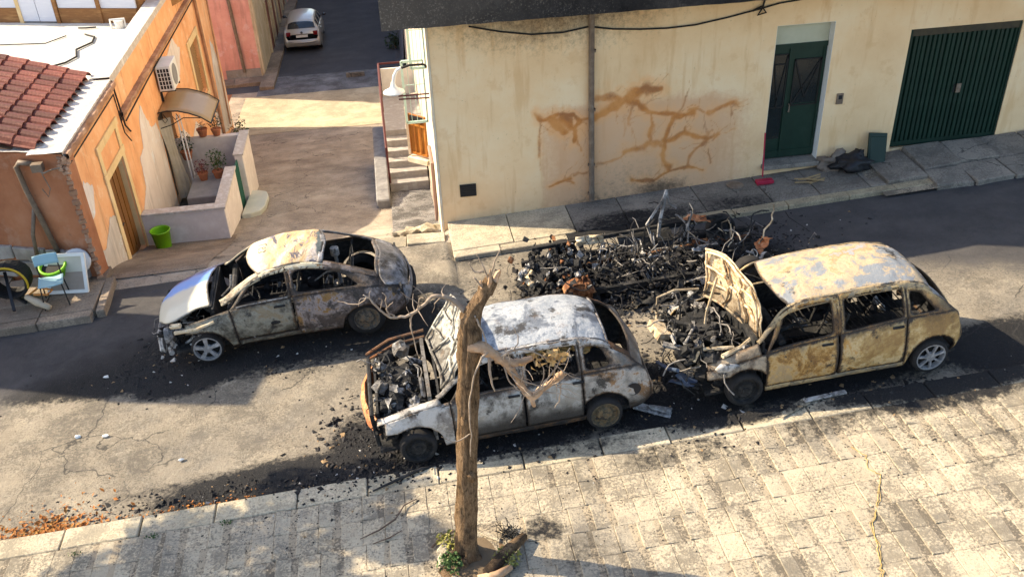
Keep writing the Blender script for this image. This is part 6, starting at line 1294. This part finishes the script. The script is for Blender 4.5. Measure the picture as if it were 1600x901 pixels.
# ------------------------------------------------------------------ what is left of a vehicle burnt down to scrap
wk = thing('wreck', 'wholly burnt down vehicle reduced to a heap of tangled scrap by the cream house', 'wreck', (4.0, 12.9, zg(4, 12.9)), (0, -math.atan(SL), 0))
q = random.Random(41)
b = MB()
for (p0, p1, wd, ht) in (((-2.0, -.55, .22), (2.0, -.50, .22), .07, .09), ((-2.1, .60, .25), (2.0, .62, .25), .07, .09), ((-1.5, -.7, .3), (-1.5, .7, .3), .08, .08), ((1.2, -.7, .28), (1.2, .7, .28), .08, .08), ((-.4, -.6, .2), (-.4, .7, .2), .06, .06), ((-1.9, .62, .5), (1.5, .75, .52), .05, .06)):
    b.beam(p0, p1, wd, ht)
b.build('chassis_frame', m_sootm, wk)
for (x, y, rust) in ((-1.37, -.55, 1), (1.45, -.7, 0), (-1.35, .75, 0), (1.5, .8, 0)):
    wheel(wk, (x, y, .24), -1, 'steel', .26, .23, .2, mat=m_rustm if rust else m_sootm, tyre=not rust)
def tangle(name, n, cx, cy, cz, sx, sy, sz, seed, mats, rmin=.006, rmax=.016, steps=6, sl=(.06, .16), up=.3):
    q = random.Random(seed); b = MB()
    for k in range(n):
        p = Vector((cx+q.gauss(0, sx), cy+q.gauss(0, sy), cz+abs(q.gauss(0, sz)))); pts = [p]; d = Vector((q.uniform(-1, 1), q.uniform(-1, 1), q.uniform(-.3, 1)*up*2)).normalized()
        for j in range(q.randint(2, steps)):
            d = (d+Vector((q.uniform(-.6, .6), q.uniform(-.6, .6), q.uniform(-.6, .5)))).normalized(); p = p+d*q.uniform(*sl); p.z = max(p.z, .02); pts.append(p.copy())
        b.tube(pts, q.uniform(rmin, rmax), 5, q.choice(range(len(mats))))
    o = b.build(name, mats, wk); o['kind'] = 'stuff'; return o
tangle('wire_tangle', 300, 0, -.05, .15, 1.0, .38, .16, 3, [m_sootm, m_sootm, m_rubble, m_wire, m_sootm], .004, .011)
tangle('tube_tangle', 40, 1.25, .1, .25, .4, .35, .17, 9, [m_creamash, m_wire, m_sootm, m_sootm, m_sootm, m_sootm], .007, .015, 7, (.06, .15), .5)
tangle('tube_tangle', 16, .35, .3, .2, .35, .25, .17, 12, [m_ashm, m_wire, m_sootm, m_sootm, m_sootm], .008, .015, 4, (.12, .22), .6)
b = MB()      # engine lump at the left end
for k in range(330):
    c = (-1.6+q.gauss(0, .28), .1+q.gauss(0, .36), .08+q.uniform(0, .46))
    if k % 2: b.obox(c, (q.uniform(.02, .11), q.uniform(.02, .09), q.uniform(.01, .05)), (q.uniform(-.9, .9), q.uniform(-.9, .9), q.uniform(0, 3)), q.choice((0, 0, 0, 0, 0, 0, 0, 0, 0, 0, 0, 0, 1, 2)), jit=.02)
    else: b.blob(c, q.uniform(.02, .06), k, .7, 2, q.choice((0, 0, 0, 0, 0, 0, 0, 0, 0, 0, 1, 2)))
o = b.build('engine_block', [m_sootm, m_ashm, m_rustm], wk); o['kind'] = 'stuff'
b = MB()
for k in range(1700):
    x = q.gauss(.1, 1.0); x = max(-2.2, min(2.1, x)); y = q.gauss(-.05, .45); c = (x, y, .03+abs(q.gauss(0, .14))*(1.25-min(1.1, abs(y)))); mi = q.choice((0, 0, 0, 0, 0, 0, 0, 1, 1, 1, 1, 2))
    if q.random() < .45: b.obox(c, (q.uniform(.04, .20), q.uniform(.02, .10), q.uniform(.005, .02)), (q.uniform(-.6, .6), q.uniform(-.6, .6), q.uniform(0, 3)), mi, jit=.015)
    else: b.blob(c, q.uniform(.018, .06), k, .7, 1, mi)
o = b.build('scrap_mass', [m_rubble, m_sootm, m_ashm], wk); o['kind'] = 'stuff'
def sheetpiece(name, c, sx, sy, rot, mat, seed, amp=.10, parent=None):
    b = MB(); b.grid(lambda a, d: (sx*(a-.5)*(1-.5*d*(seed % 2)), sy*(d-.5), amp*noise.noise(Vector((a*3+seed, d*3, seed)))*2), 10, 8)
    o = b.build(name, mat, parent, smooth=True, loc=c, fix=False); o.rotation_euler = rot; o.modifiers.new('thickness', 'SOLIDIFY').thickness = .006; return o
for i, (c, sx, sy, rot, mt) in enumerate((((-1.95, .0, .34), .4, .25, (.3, -.4, .3), m_creamash), ((-.2, -.75, .08), .7, .35, (.1, .05, .1), m_sootm), ((.35, -1.1, .05), .7, .22, (.05, 0, .15), m_ashm), ((-1.2, -.6, .40), .22, .3, (.9, 0, .2), m_rustm), ((.9, -.1, .35), .5, .25, (.5, .4, .7), m_ashm), ((1.9, -.1, .35), .35, .2, (.2, -.7, .3), m_orbeam), ((.75, -.55, .18), .32, .26, (.5, -.2, 1.2), m_ashm), ((1.25, -.75, .2), .35, .2, (.4, .3, .4), m_ashm), ((-.9, .55, .55), .5, .15, (1.2, .1, .1), m_creamash), ((1.0, .62, .62), .5, .12, (.6, .2, -.2), m_orbeam))):
    sheetpiece('sheet_scrap', c, sx, sy, rot, mt, i+2, .06, wk)
for (cx, cy, cz, rx, rz) in ((.05, -.15, .22, .4, .3), (.75, -.5, .2, -.3, 1.1), (-.55, .35, .25, .6, -.4)):      # seat springs
    b = MB()
    for y in (-.24, .24): b.tube([(-.24, y, 0), (.2, y, .02), (.3, y, .1)], .014, 6)
    for x in (-.24, .28): b.tube([(x, -.24, 0), (x, 0, .03), (x, .24, 0)], .014, 6)
    for k in range(7): b.tube([(-.2+.065*k, -.24+.06*j, .02*((j+k) % 2)) for j in range(9)], .006, 4)
    o = b.build('seat_spring', m_wire if cx > .5 else m_ashm, wk, loc=(cx, cy, cz)); o.rotation_euler = (rx, .15, rz)
b = MB(); b.tube([(-1.9, .3, .12), (-.9, .42, .16), (.2, .38, .2), (.9, .5, .16), (1.9, .45, .2)], .035, 8); b.tube([(.9, .5, .16), (1.4, .48, .17)], .09, 10); b.build('exhaust_pipe', m_rustm, wk, smooth=True)
for k, (x, y, z) in enumerate(((1.55, -.35, .2), (-1.2, .45, .3))):
    b = MB(); b.tube([(.06*cos(t), .06*sin(t), .014*t) for t in np.linspace(0, 22, 90)], .009, 5); o = b.build('coil_spring', m_ashm, wk, loc=(x, y, z)); o.rotation_euler = (.5, .3+k, 0)
b = MB(); b.obox((0, 0, 0), (.55, .38, .04)); 
for k in range(12): b.obox((-.25+.045*k, 0, .025), (.012, .36, .02))
o = b.build('radiator_core', m_sootm, wk, loc=(-1.95, -.1, .3)); o.rotation_euler = (.3, -.9, .2)
b = MB(); b.grid(lambda a, d: (1.0*(a-.5), .55*(d-.5), .06*sin(pi*d)+.05*noise.noise(Vector((a*3, d*3, 7)))), 14, 8); o = b.build('door_skin', m_sootm, wk, loc=(.1, .62, .28), fix=False); o.rotation_euler = (.5, .1, .1); o.modifiers.new('thickness', 'SOLIDIFY').thickness = .01
b = MB()      # the bent bracket that stands up out of the heap
b.tube([(.22, .55, .25), (.10, .55, .68), (.40, .58, 1.10), (.46, .60, 1.25)], .025, 6); b.tube([(.46, .60, 1.20), (.34, .56, .75), (.30, .55, .40)], .03, 6); b.tube([(.46, .60, 1.25), (.50, .60, 1.0), (.62, .55, .9)], .015, 5); b.tube([(.55, .35, .2), (.72, .3, .6), (.80, .28, .90), (.78, .3, .95)], .018, 6); b.build('standing_bracket', m_ashm, wk)

# charred crumbs strewn over road and kerb: far too many to count
def strew(name, spots, seed, mats, size=(.008, .04), cols=None):
    q = random.Random(seed); b = MB()
    for (cx, cy, sx, sy, n) in spots:
        for k in range(n):
            x = q.gauss(cx, sx); y = q.gauss(cy, sy)
            z = zg(x, y) if y > 9.02 else zp(x, y)
            if y > 14.45 and x > .8: z = SL*x+.005
            s = q.uniform(*size)*(1 if q.random() < .9 else 2); mi = q.choices(range(len(mats)), cols)[0]
            R = Euler((q.uniform(-.5, .5), q.uniform(-.5, .5), q.uniform(0, 6))).to_matrix(); h = s*q.uniform(.2, .6)
            P = Vector((x, y, z+h*.4)); v = [P+R @ Vector(w_) for w_ in ((-s, -s*.5, -h), (s*q.uniform(.4, 1), -s*.6, -h), (s, s*.5, -h), (-s*.6, s*q.uniform(.3, .8), -h), (q.uniform(-.4, .4)*s, q.uniform(-.3, .3)*s, h))]
            b.add(v, [(0, 1, 4), (1, 2, 4), (2, 3, 4), (3, 0, 4)], mi)
    o = b.build(name, mats, fix=False); o['kind'] = 'stuff'; return o
m_chip = simple('pale ash crumb', (.40, .37, .33), (.55, .52, .47), 9, .9, 0); m_chipb = simple('brown crumb', (.20, .12, .06), (.30, .2, .1), 9, .9, 0)
strew('charred_crumbs', [(-.75, 9.75, .45, .50, 900), (1.0, 9.6, 1.3, .5, 700), (3.3, 9.9, .55, .55, 1000), (4.1, 12.7, 1.2, .6, 3400), (4.0, 13.7, 1.2, .25, 500), (-2.2, 12.3, 1.6, .35, 800), (-3.9, 12.7, .35, .5, 350), (5.5, 9.1, 1.3, .15, 350), (-2.0, 9.3, 1.3, .14, 900), (-.5, 9.2, .8, .12, 500), (6.2, 13.4, .7, .5, 300)], 5, [m_rubble, m_sootm, m_chip, m_chipb], (.008, .035), (8, 3, .22, .5))
strew('pavement_flecks', [(1.5, 7.8, 2.4, .6, 900), (4.5, 8.1, 1.8, .5, 900), (-2, 8.5, 1.5, .25, 350), (7, 8.2, 1.0, .5, 300), (.75, 7.5, .3, .25, 160)], 6, [m_rubble, m_sootm, m_chip, m_chipb], (.004, .011), (8, 3, .2, .8))
m_dryl = simple('dry orange leaf', (.42, .17, .03), (.30, .10, .02), 9, .8, .1, c3=(.50, .28, .07))
b = MB(); q = random.Random(3)
for k in range(700):
    x = q.gauss(-4.95, .38); y = 9.06+abs(q.gauss(0, .16))*(1 if q.random() < .7 else 2); s = q.choice((.010, .014, .018, .025, .034, .045)); R = Euler((q.uniform(-.6, .6), q.uniform(-.6, .6), q.uniform(0, 6))).to_matrix()
    P = Vector((x, y, zg(x, y)+.02)); b.add([P+R @ Vector(v)*s for v in ((-1, 0, 0), (0, -.5, .15), (1, 0, 0), (0, .5, .15))], [(0, 1, 2, 3)])
for (cx, n) in ((-3.3, 60), (-2.6, 40)):
    for k in range(n):
        x = q.gauss(cx, .3); y = 9.08+abs(q.gauss(0, .08)); s = q.uniform(.012, .03); R = Euler((q.uniform(-.6, .6), q.uniform(-.6, .6), q.uniform(0, 6))).to_matrix(); P = Vector((x, y, zg(x, y)+.02)); b.add([P+R @ Vector(v)*s for v in ((-1, 0, 0), (0, -.5, .15), (1, 0, 0), (0, .5, .15))], [(0, 1, 2, 3)])
o = b.build('leaf_litter', m_dryl, fix=False); o['kind'] = 'stuff'
# larger scraps that can be told apart
def scrap(name, label, cat, pts, r, mat, n=6, group=None):
    b = MB(); b.tube(pts, r, n); return tag(b.build(name, mat), label, cat, group)
def gp(x, y, h=.02): return (x, y, (zg(x, y) if y > 9.02 else zp(x, y))+h)
m_twig = simple('grey dry twig', (.16, .11, .075), (.10, .065, .045), 8, .9, .3, c3=(.22, .17, .13))
scrap('fallen_branch', 'long charred stick on the kerb below the ash grey car, left of the trunk', 'stick', [gp(-.78, 8.72), gp(-.45, 8.84, .03), gp(-.15, 8.96, .03), gp(.12, 9.05, .06)], [.012, .02, .022, .014], m_sootm)
scrap('fallen_branch', 'curved dark twig lying on the paving slabs left of the trunk', 'stick', [gp(-.95, 7.95), gp(-.72, 8.02, .04), gp(-.52, 8.14, .05), gp(-.40, 8.36, .04), gp(-.24, 8.44, .03)], [.006, .011, .012, .009, .005], m_twig)
scrap('fallen_branch', 'small forked dark twig near the bottom edge left of the trunk', 'stick', [gp(-.80, 7.84), gp(-.6, 7.88, .03), gp(-.45, 7.96, .03)], [.005, .009, .005], m_twig)
scrap('fallen_branch', 'thin brown stick reaching out of the tree bed to the left', 'stick', [gp(-.12, 7.62, .02), gp(.02, 7.72, .07), gp(.16, 7.76, .08), gp(.3, 7.75, .06)], [.012, .018, .016, .012], m_twig)
b = MB(); b.obox((0, 0, 0), (.52, .13, .03), (.1, .1, 0), jit=.01); b.obox((.1, .02, .03), (.3, .1, .03), (-.1, .1, .1), jit=.02); o = b.build('plastic_shard', m_ashm, bevel=.005); o.location = gp(3.05, 9.45, .05); o.rotation_euler = (0, 0, -.5); tag(o, 'pale grey broken bumper shard on the road between the two hatchbacks', 'shard')
b = MB(); b.obox((0, 0, 0), (.62, .06, .015), jit=.008); o = b.build('metal_strip', m_ashm); o.location = gp(5.3, 9.02, .03); o.rotation_euler = (0, 0, .12); tag(o, 'narrow bent metal strip on the kerb beneath the ochre car', 'strip')
b = MB(); b.add([(-.2, -.05, 0), (.35, 0, .01), (.33, .12, .02), (-.1, .04, .01), (-.2, -.05, .015), (.35, 0, .025), (.33, .12, .035), (-.1, .04, .025)], [(0,3,2,1),(4,5,6,7),(0,1,5,4),(1,2,6,5),(2,3,7,6),(3,0,4,7)]); o = b.build('flat_offcut', m_kerb); o.location = gp(4.75, 8.85, .015); o.rotation_euler = (0, 0, .3); tag(o, 'pale flat triangular offcut on the kerb beside the ochre car front wheel', 'offcut')
for k, (x, y) in enumerate(((-4.9, 12.4), (-5.0, 11.0), (-4.6, 10.9), (-3.4, 10.1))):
    b = MB(); b.blob((0, 0, 0), .035, k, .5, 1, sq=(1.3, .9, .6)); o = b.build('pale_scrap', m_whitem); o.location = gp(x, y, .02)
    tag(o, ['small white scrap on the shaded road left of the rounded car', 'small white scrap at the left edge of the sunlit road', 'pale pebble right of the left edge of the sunlit road', 'pale pebble on the open ash covered road'][k], 'scrap')
m_cord = simple('yellow cord', (.48, .33, .10), (.36, .24, .07), 9, .7, .1)
pts = [(5.50, 8.05), (5.60, 7.85), (5.52, 7.65), (5.62, 7.50), (5.50, 7.32), (5.40, 7.15), (5.30, 7.0), (5.14, 6.75), (5.06, 6.5), (4.98, 6.25), (4.9, 6.0)]
b = MB(); pl = [(x-.3+.03*noise.noise(Vector((y*3, i, 0))), y) for i, (x, y) in enumerate((np.interp(k/60, np.linspace(0, 1, len(pts)), [p[0] for p in pts]), np.interp(k/60, np.linspace(0, 1, len(pts)), [p[1] for p in pts])) for k in range(61))]
b.tube([(x, y, zp(x, y)+.008) for x, y in pl], .0045, 4); b.tube([(x+.03*sin(y*9), y, zp(x, y)+.009) for x, y in pl[24:]], .0035, 4); tag(b.build('yellow_cord', m_cord), 'thin yellow cord trailing down the pale paving on the right', 'cord')

# ------------------------------------------------------------------ the dead tree in its bed
def bark():
    m = Mat('dry bark', .92, 0, .2)
    c = m.ramp(m.noise(17, 9, .8, stretch=(2.2, 2.2, .55), dist=.8), [(.36, (.06, .038, .022)), (.46, (.22, .135, .07)), (.56, (.38, .25, .14)), (.66, (.26, .165, .09))])
    ch_ = m.noise(1.6, 6, .65); c = m.mix(m.rng(ch_, .50, .62, 0, .85), c, (.022, .017, .015)); c = m.mix(m.rng(m.noise(22, 5, .7, stretch=(2, 2, .3)), .6, .7, 0, .6), c, (.06, .035, .02))
    m.color(c); m.bump(m.math('ADD', m.noise(15, 9, .8, stretch=(2.6, 2.6, .5), dist=.6), m.noise(60, 4, .7, stretch=(2, 2, .4))), 1.0, .06); return m.m
m_bark = bark(); m_dry = simple('bare dry branch wood', (.46, .31, .19), (.34, .21, .12), 6, .85, .5, 30, c3=(.56, .41, .28)); m_grayb = simple('pale grey dry branch', (.34, .27, .20), (.24, .18, .13), 7, .85, .4, 30, c3=(.46, .38, .30))
tr = thing('dead_tree', 'dead tree stump with broken bare limbs in a round bed on the paving', 'tree')
TP = [(.26, 7.42, .02), (.28, 7.42, .35), (.31, 7.42, .8), (.345, 7.42, 1.3), (.385, 7.42, 1.8), (.425, 7.42, 2.3), (.465, 7.42, 2.8), (.49, 7.42, 3.08), (.51, 7.43, 3.32), (.57, 7.44, 3.50), (.68, 7.45, 3.66), (.76, 7.46, 3.79)]
TR = [.150, .122, .112, .108, .104, .102, .104, .112, .098, .080, .068, .045]
def dense(P, Rr, k):
    out = []; ro = []
    for i in range(len(P)-1):
        for j in range(k):
            t = j/k; p = [cr(P[max(i-1, 0)][d], P[i][d], P[i+1][d], P[min(i+2, len(P)-1)][d], t) for d in range(3)]
            out.append(p); ro.append(Rr[i]*(1-t)+Rr[i+1]*t)
    out.append(P[-1]); ro.append(Rr[-1]); return out, ro
def limb(b, P, Rr, k=5, n=8, wob=.25, seed=0, mi=0, gn=.012):
    o, r = dense(P, Rr, k); o = [(p[0]+gn*noise.noise(Vector((i*.5, seed, 1))), p[1]+gn*noise.noise(Vector((i*.5, seed, 5))), p[2]+gn*noise.noise(Vector((i*.5, seed, 9)))) for i, p in enumerate(o)]
    b.tube(o, r, n, mi, wob=wob, seed=seed)
b = MB(); o_, r_ = dense(TP, TR, 16); nn = 44
vs_ = []
for i, (p, r) in enumerate(zip(o_, r_)):
    for j in range(nn):
        an = 2*pi*j/nn; cx_, sy_ = cos(an), sin(an)
        rid = 1-abs(noise.noise(Vector((cx_*3.4, sy_*3.4, i*.035))))*2.2
        lump = noise.noise(Vector((cx_*1.2, sy_*1.2, i*.10+4)))
        rr = r*.94*(1+.22*rid+.20*lump+.05*noise.noise(Vector((cx_*8, sy_*8, i*.15))))
        vs_.append((p[0]+rr*cx_, p[1]+rr*sy_, p[2]-.05*cx_*(i > 160)))
kk = len(o_)
b.add(vs_, [(i*nn+j, i*nn+(j+1) % nn, (i+1)*nn+(j+1) % nn, (i+1)*nn+j) for i in range(kk-1) for j in range(nn)]+[tuple((kk-1)*nn+j for j in range(nn))])
for (z, a, s) in ((1.45, -1.2, .05), (2.2, -2.0, .045), (3.05, -1.0, .06), (3.4, 2.4, .04)): 
    x = float(np.interp(z, [p[2] for p in TP], [p[0] for p in TP])); b.blob((x+.10*cos(a), 7.42+.10*sin(a), z), s, int(z*9), .4, 2, sq=(1, 1, 1.5))
for k in range(5): a = .8+k*1.25; b.tube([(.26+.1*cos(a), 7.42+.1*sin(a), .25), (.26+.2*cos(a), 7.42+.2*sin(a), .08), (.26+.34*cos(a), 7.42+.34*sin(a), .0)], [.05, .045, .02], 7)
b.build('trunk', m_bark, tr, smooth=True)
b = MB(); b.tube([(.70, 7.44, 3.66), (.73, 7.40, 3.80), (.74, 7.42, 3.92)], [.03, .02, .006], 6); b.tube([(.77, 7.46, 3.74), (.82, 7.47, 3.84), (.84, 7.45, 3.88)], [.035, .025, .008], 6); b.tube([(.66, 7.42, 3.68), (.64, 7.43, 3.80)], [.03, .008], 5); b.build('splintered_top', m_dry, tr)
b = MB()
limb(b, [(.48, 7.36, 3.12), (.62, 7.30, 3.10), (.76, 7.27, 3.00), (.88, 7.26, 2.82), (.98, 7.26, 2.60), (1.07, 7.26, 2.47), (1.20, 7.27, 2.56), (1.36, 7.27, 2.66)], [.075, .060, .050, .042, .038, .040, .034, .028], seed=2)
b.build('right_limb', m_dry, tr, smooth=True)
b = MB(); limb(b, [(.74, 7.28, 2.99), (.86, 7.27, 2.93), (.97, 7.28, 2.90), (1.10, 7.3, 2.93)], [.05, .042, .036, .026], seed=6); limb(b, [(1.06, 7.26, 2.48), (1.09, 7.24, 2.36)], [.035, .02], seed=8); limb(b, [(1.34, 7.27, 2.66), (1.40, 7.27, 2.72)], [.045, .03], seed=9); b.build('limb_stub', m_dry, tr, smooth=True)
b = MB()
for i, (P, r) in enumerate(([[(.76, 7.26, 3.0), (.92, 7.2, 3.12), (1.1, 7.2, 3.06), (1.3, 7.22, 2.9), (1.42, 7.25, 2.83)], .013], [[(.86, 7.22, 2.85), (1.0, 7.2, 2.72), (1.18, 7.2, 2.62)], .012], [[(1.08, 7.22, 2.5), (1.2, 7.18, 2.7), (1.33, 7.18, 2.9), (1.47, 7.2, 3.08)], .010], [[(1.1, 7.24, 2.5), (1.28, 7.2, 2.72), (1.3, 7.2, 2.95), (1.27, 7.2, 3.15)], .008], [[(1.3, 7.22, 2.88), (1.42, 7.2, 2.75), (1.56, 7.2, 2.66)], .008], [[(.66, 7.25, 3.04), (.66, 7.2, 2.8), (.69, 7.18, 2.66)], .018], [[(.9, 7.2, 3.11), (.95, 7.2, 3.26), (.9, 7.2, 3.4)], .007], [[(.66, 7.25, 3.1), (.55, 7.2, 3.0), (.44, 7.2, 2.6), (.42, 7.22, 2.1), (.40, 7.24, 1.8)], .012], [[(1.36, 7.25, 2.6), (1.36, 7.24, 2.45), (1.30, 7.24, 2.3)], .009], [[(.42, 7.24, 2.1), (.25, 7.2, 2.06), (.12, 7.2, 2.15)], .007], [[(1.1, 7.24, 2.49), (1.2, 7.22, 2.78), (1.12, 7.22, 2.98)], .008], [[(.80, 7.24, 2.95), (.84, 7.2, 2.75), (.96, 7.2, 2.6), (1.1, 7.2, 2.58)], .010], [[(.56, 7.36, 3.46), (.62, 7.3, 3.3), (.66, 7.28, 3.1)], .012])):
    limb(b, P, [r*(1-.65*k/(len(P)-1)) for k in range(len(P))], 5, 6, .15, i+20, 0, .018)
b.build('dry_twigs', m_grayb, tr, smooth=True)
b = MB(); limb(b, [(.53, 7.45, 3.34), (.47, 7.48, 3.45), (.38, 7.5, 3.56), (.27, 7.5, 3.64)], [.04, .034, .028, .02], seed=3); limb(b, [(.30, 7.5, 3.62), (.18, 7.5, 3.64), (.08, 7.5, 3.55), (-.06, 7.5, 3.46), (-.16, 7.5, 3.45), (-.24, 7.5, 3.46), (-.33, 7.5, 3.55), (-.42, 7.5, 3.70), (-.47, 7.5, 3.74)], [.022, .018, .015, .014, .013, .012, .011, .008, .004], seed=5); b.build('left_limb', m_grayb, tr, smooth=True)
b = MB()
for i, (P, r) in enumerate(([[(-.03, 7.5, 3.48), (-.06, 7.5, 3.36), (-.05, 7.5, 3.22), (-.02, 7.49, 2.96)], .014], [[(-.25, 7.5, 3.46), (-.27, 7.5, 3.6), (-.26, 7.48, 3.72), (-.29, 7.47, 3.76)], .010], [[(-.2, 7.5, 3.46), (-.27, 7.52, 3.54), (-.2, 7.52, 3.62)], .009], [[(-.33, 7.5, 3.56), (-.30, 7.5, 3.66), (-.33, 7.48, 3.7)], .007], [[(-.42, 7.5, 3.7), (-.50, 7.5, 3.70), (-.53, 7.5, 3.62)], .006], [[(-.42, 7.5, 3.69), (-.40, 7.5, 3.78)], .005], [[(-.06, 7.5, 3.47), (-.08, 7.48, 3.58)], .007])):
    limb(b, P, [r*.75*(1-.55*k/(len(P)-1)) for k in range(len(P))], 5, 6, .15, i+50, 0, .012)
for i, P in enumerate(([(.72, 7.42, 3.8), (.68, 7.42, 3.95), (.62, 7.4, 4.1)], [(.74, 7.42, 3.84), (.78, 7.4, 4.0), (.86, 7.4, 4.16)], [(.68, 7.42, 3.9), (.58, 7.42, 3.92), (.55, 7.42, 4.02)], [(.66, 7.42, 3.72), (.58, 7.4, 3.86)])): limb(b, P, [.011, .008, .004][:len(P)], 4, 5, .1, i+70, 0, .01)
b.build('dry_twigs', m_grayb, tr, smooth=True)
b = MB(); q = random.Random(70)
for k in range(34):      # fine dry shoots off both limbs
    if k < 24: p = Vector((q.uniform(.7, 1.38), 7.25, 0)); p.z = float(np.interp(p.x, [.62, .88, 1.07, 1.36], [3.08, 2.82, 2.47, 2.66])); d = Vector((q.uniform(-.3, 1), q.uniform(-.5, .4), q.uniform(-.4, 1.0))).normalized()
    else: p = Vector((q.uniform(-.45, .35), 7.5, 0)); p.z = float(np.interp(p.x, [-.45, -.2, 0, .27], [3.72, 3.46, 3.5, 3.63])); d = Vector((q.uniform(-.8, .5), q.uniform(-.4, .4), q.uniform(-.6, .9))).normalized()
    pts = [p.copy()]
    for j in range(q.randint(3, 6)): d = (d+Vector((q.uniform(-.45, .45), q.uniform(-.3, .3), q.uniform(-.45, .4)))).normalized(); p = p+d*q.uniform(.05, .09); pts.append(p.copy())
    b.tube(pts, [.0065*(1-.7*i/(len(pts)-1)) for i in range(len(pts))], 5)
o = b.build('fine_twigs', m_grayb, tr); o['kind'] = 'stuff'
b = MB(); q = random.Random(77)
for k in range(46):
    p = Vector((q.gauss(1.26, .10), 7.22+q.uniform(-.05, .05), q.gauss(2.97, .05))); R = Euler((q.uniform(0, 6), q.uniform(-1, 1), q.uniform(0, 6))).to_matrix(); s = q.uniform(.02, .045)
    b.add([p+R @ Vector(v)*s for v in ((-1, -.4, 0), (.1, -.7, .3), (1, 0, 0), (.2, .7, .2), (-.7, .5, -.2))], [(0, 1, 2, 3, 4)])
b.build('withered_leaves', simple('withered orange leaf', (.42, .24, .08), (.52, .34, .15), 9, .85, .2), tr, fix=False)
bd = tag(thing('tree_bed', None, None, (.34, 7.38, zp(.34, 0))), kind='structure')
b = MB(); b.lathe([(.0, .02), (.2, .02), (.35, .0)], n=20); b.build('soil', simple('dry earth', (.12, .085, .05), (.18, .13, .08), 6, .95, .8, 20), bd, smooth=True)
for k in range(11):
    a = 2*pi*k/11+.2; b = MB(); b.obox((0, 0, 0), (.09+rnd.uniform(-.02, .03), .22+rnd.uniform(-.04, .05), .12), (rnd.uniform(-.1, .1), rnd.uniform(-.15, .15), 0), jit=.025); o = b.build('bed_stone', m_kerb if k % 3 else m_bark, bd, bevel=.02); o.location = (.36*cos(a), .36*sin(a), -.03); o.rotation_euler = (0, 0, a)
b = MB(); b.tube([(.12, -.42, .12), (.42, -.12, .14), (.62, .08, .1)], [.06, .07, .05], 10, wob=.3); o = b.build('log', m_bark, smooth=True, loc=(.34, 7.42, zp(.34, 0))); tag(o, 'weathered log lying across the tree bed right of the trunk', 'log')
b = MB(); b.tube([(.02, -.42, .1), (.22, -.42, .12), (.4, -.3, .1)], [.05, .055, .035], 9, wob=.3); o = b.build('log', m_dry, smooth=True, loc=(.34, 7.38, zp(.34, 0))); tag(o, 'pale split log at the front of the tree bed by the bottom edge', 'log')
wd_ = thing('weed_clump', 'green weeds growing in the tree bed left of the trunk', 'weeds', (.12, 7.30, zp(.1, 0))); b = MB(); leaves(b, (-.04, -.02, .10), .16, 420, .05, 21, (1, 1, .8)); b.build('foliage', m_leaf, wd_, fix=False)
wd_ = thing('weed_clump', 'yellowing weeds behind the trunk on the left of the tree bed', 'weeds', (.08, 7.62, zp(.1, 0))); b = MB(); leaves(b, (0, 0, .08), .15, 260, .05, 22, (1, 1, .7)); b.build('foliage', m_leafy, wd_, fix=False)
wd_ = thing('weed_clump', 'yellow dry weeds right of the trunk at the front of the tree bed', 'weeds', (.72, 7.22, zp(.7, 0))); b = MB(); leaves(b, (0, 0, .08), .15, 240, .05, 23, (1.2, 1, .7)); b.build('foliage', m_leafy, wd_, fix=False)
wd_ = thing('weed_clump', 'charred thin weeds right of the tree bed', 'weeds', (.78, 7.62, zp(.7, 0))); b = MB(); q = random.Random(4)
for k in range(60): a = q.uniform(0, 6.3); l = q.uniform(.06, .22); b.tube([(q.gauss(0, .09), q.gauss(0, .07), 0), (l*cos(a)*.7, l*sin(a)*.7, l*.7)], .004, 4)
b.build('stems', m_sootm, wd_)
for k, (x, y) in enumerate(((-4.4, 8.53), (-3.5, 8.60), (-2.6, 8.62))):
    w_ = thing('kerb_weed', ['leftmost tiny green weed in the joint behind the near kerb', 'middle one of three tiny green weeds behind the near kerb', 'tiny green weed behind the kerb nearest the tree shadow'][k], 'weeds', (x, y, zp(x, 0)), group='tiny weeds in the kerb joint'); b = MB(); leaves(b, (0, 0, .02), .06, 50, .03, 40+k, (1.6, .7, .6)); b.build('foliage', m_leaf, w_, fix=False)
# the leafy street tree further left, outside the picture, that dapples the corner of the pavement
lt = thing('street_tree', 'leafy street tree standing on the pavement to the left', 'tree', (-8.1, 8.05, zp(-8.1, 0)))
b = MB(); limb(b, [(0, 0, 0), (.05, .05, 1.0), (.2, .5, 2.6), (.5, 1.6, 4.4)], [.13, .11, .09, .06], 5, 10); limb(b, [(.2, .5, 2.6), (-.6, 1.6, 4.0), (-1.0, 2.6, 4.9)], [.07, .05, .03]); limb(b, [(.5, 1.6, 4.4), (.8, 2.6, 4.9), (1.1, 3.3, 5.2)], [.06, .04, .02]); b.build('trunk', m_bark, lt, smooth=True)
b = MB(); 
for i, (x, y, z, r) in enumerate((x_-.50, y_+1.07, z_+1.6, r_*1.08) for x_, y_, z_, r_ in ((.2, 1.5, 3.2, .75), (.95, 1.85, 3.4, .6), (-.5, 1.9, 3.3, .6), (1.55, 2.45, 3.5, .55), (.5, 2.6, 3.6, .55), (-.9, 1.3, 3.1, .6), (2.0, 1.35, 3.4, .45), (1.0, .9, 3.3, .5), (-1.6, 1.2, 3.2, .6), (-1.2, .4, 3.2, .6), (.3, .5, 3.1, .7))): leaves(b, (x, y, z), r*.9, 1900, .11, 60+i)
b.build('crown', m_leaf, lt, fix=False)
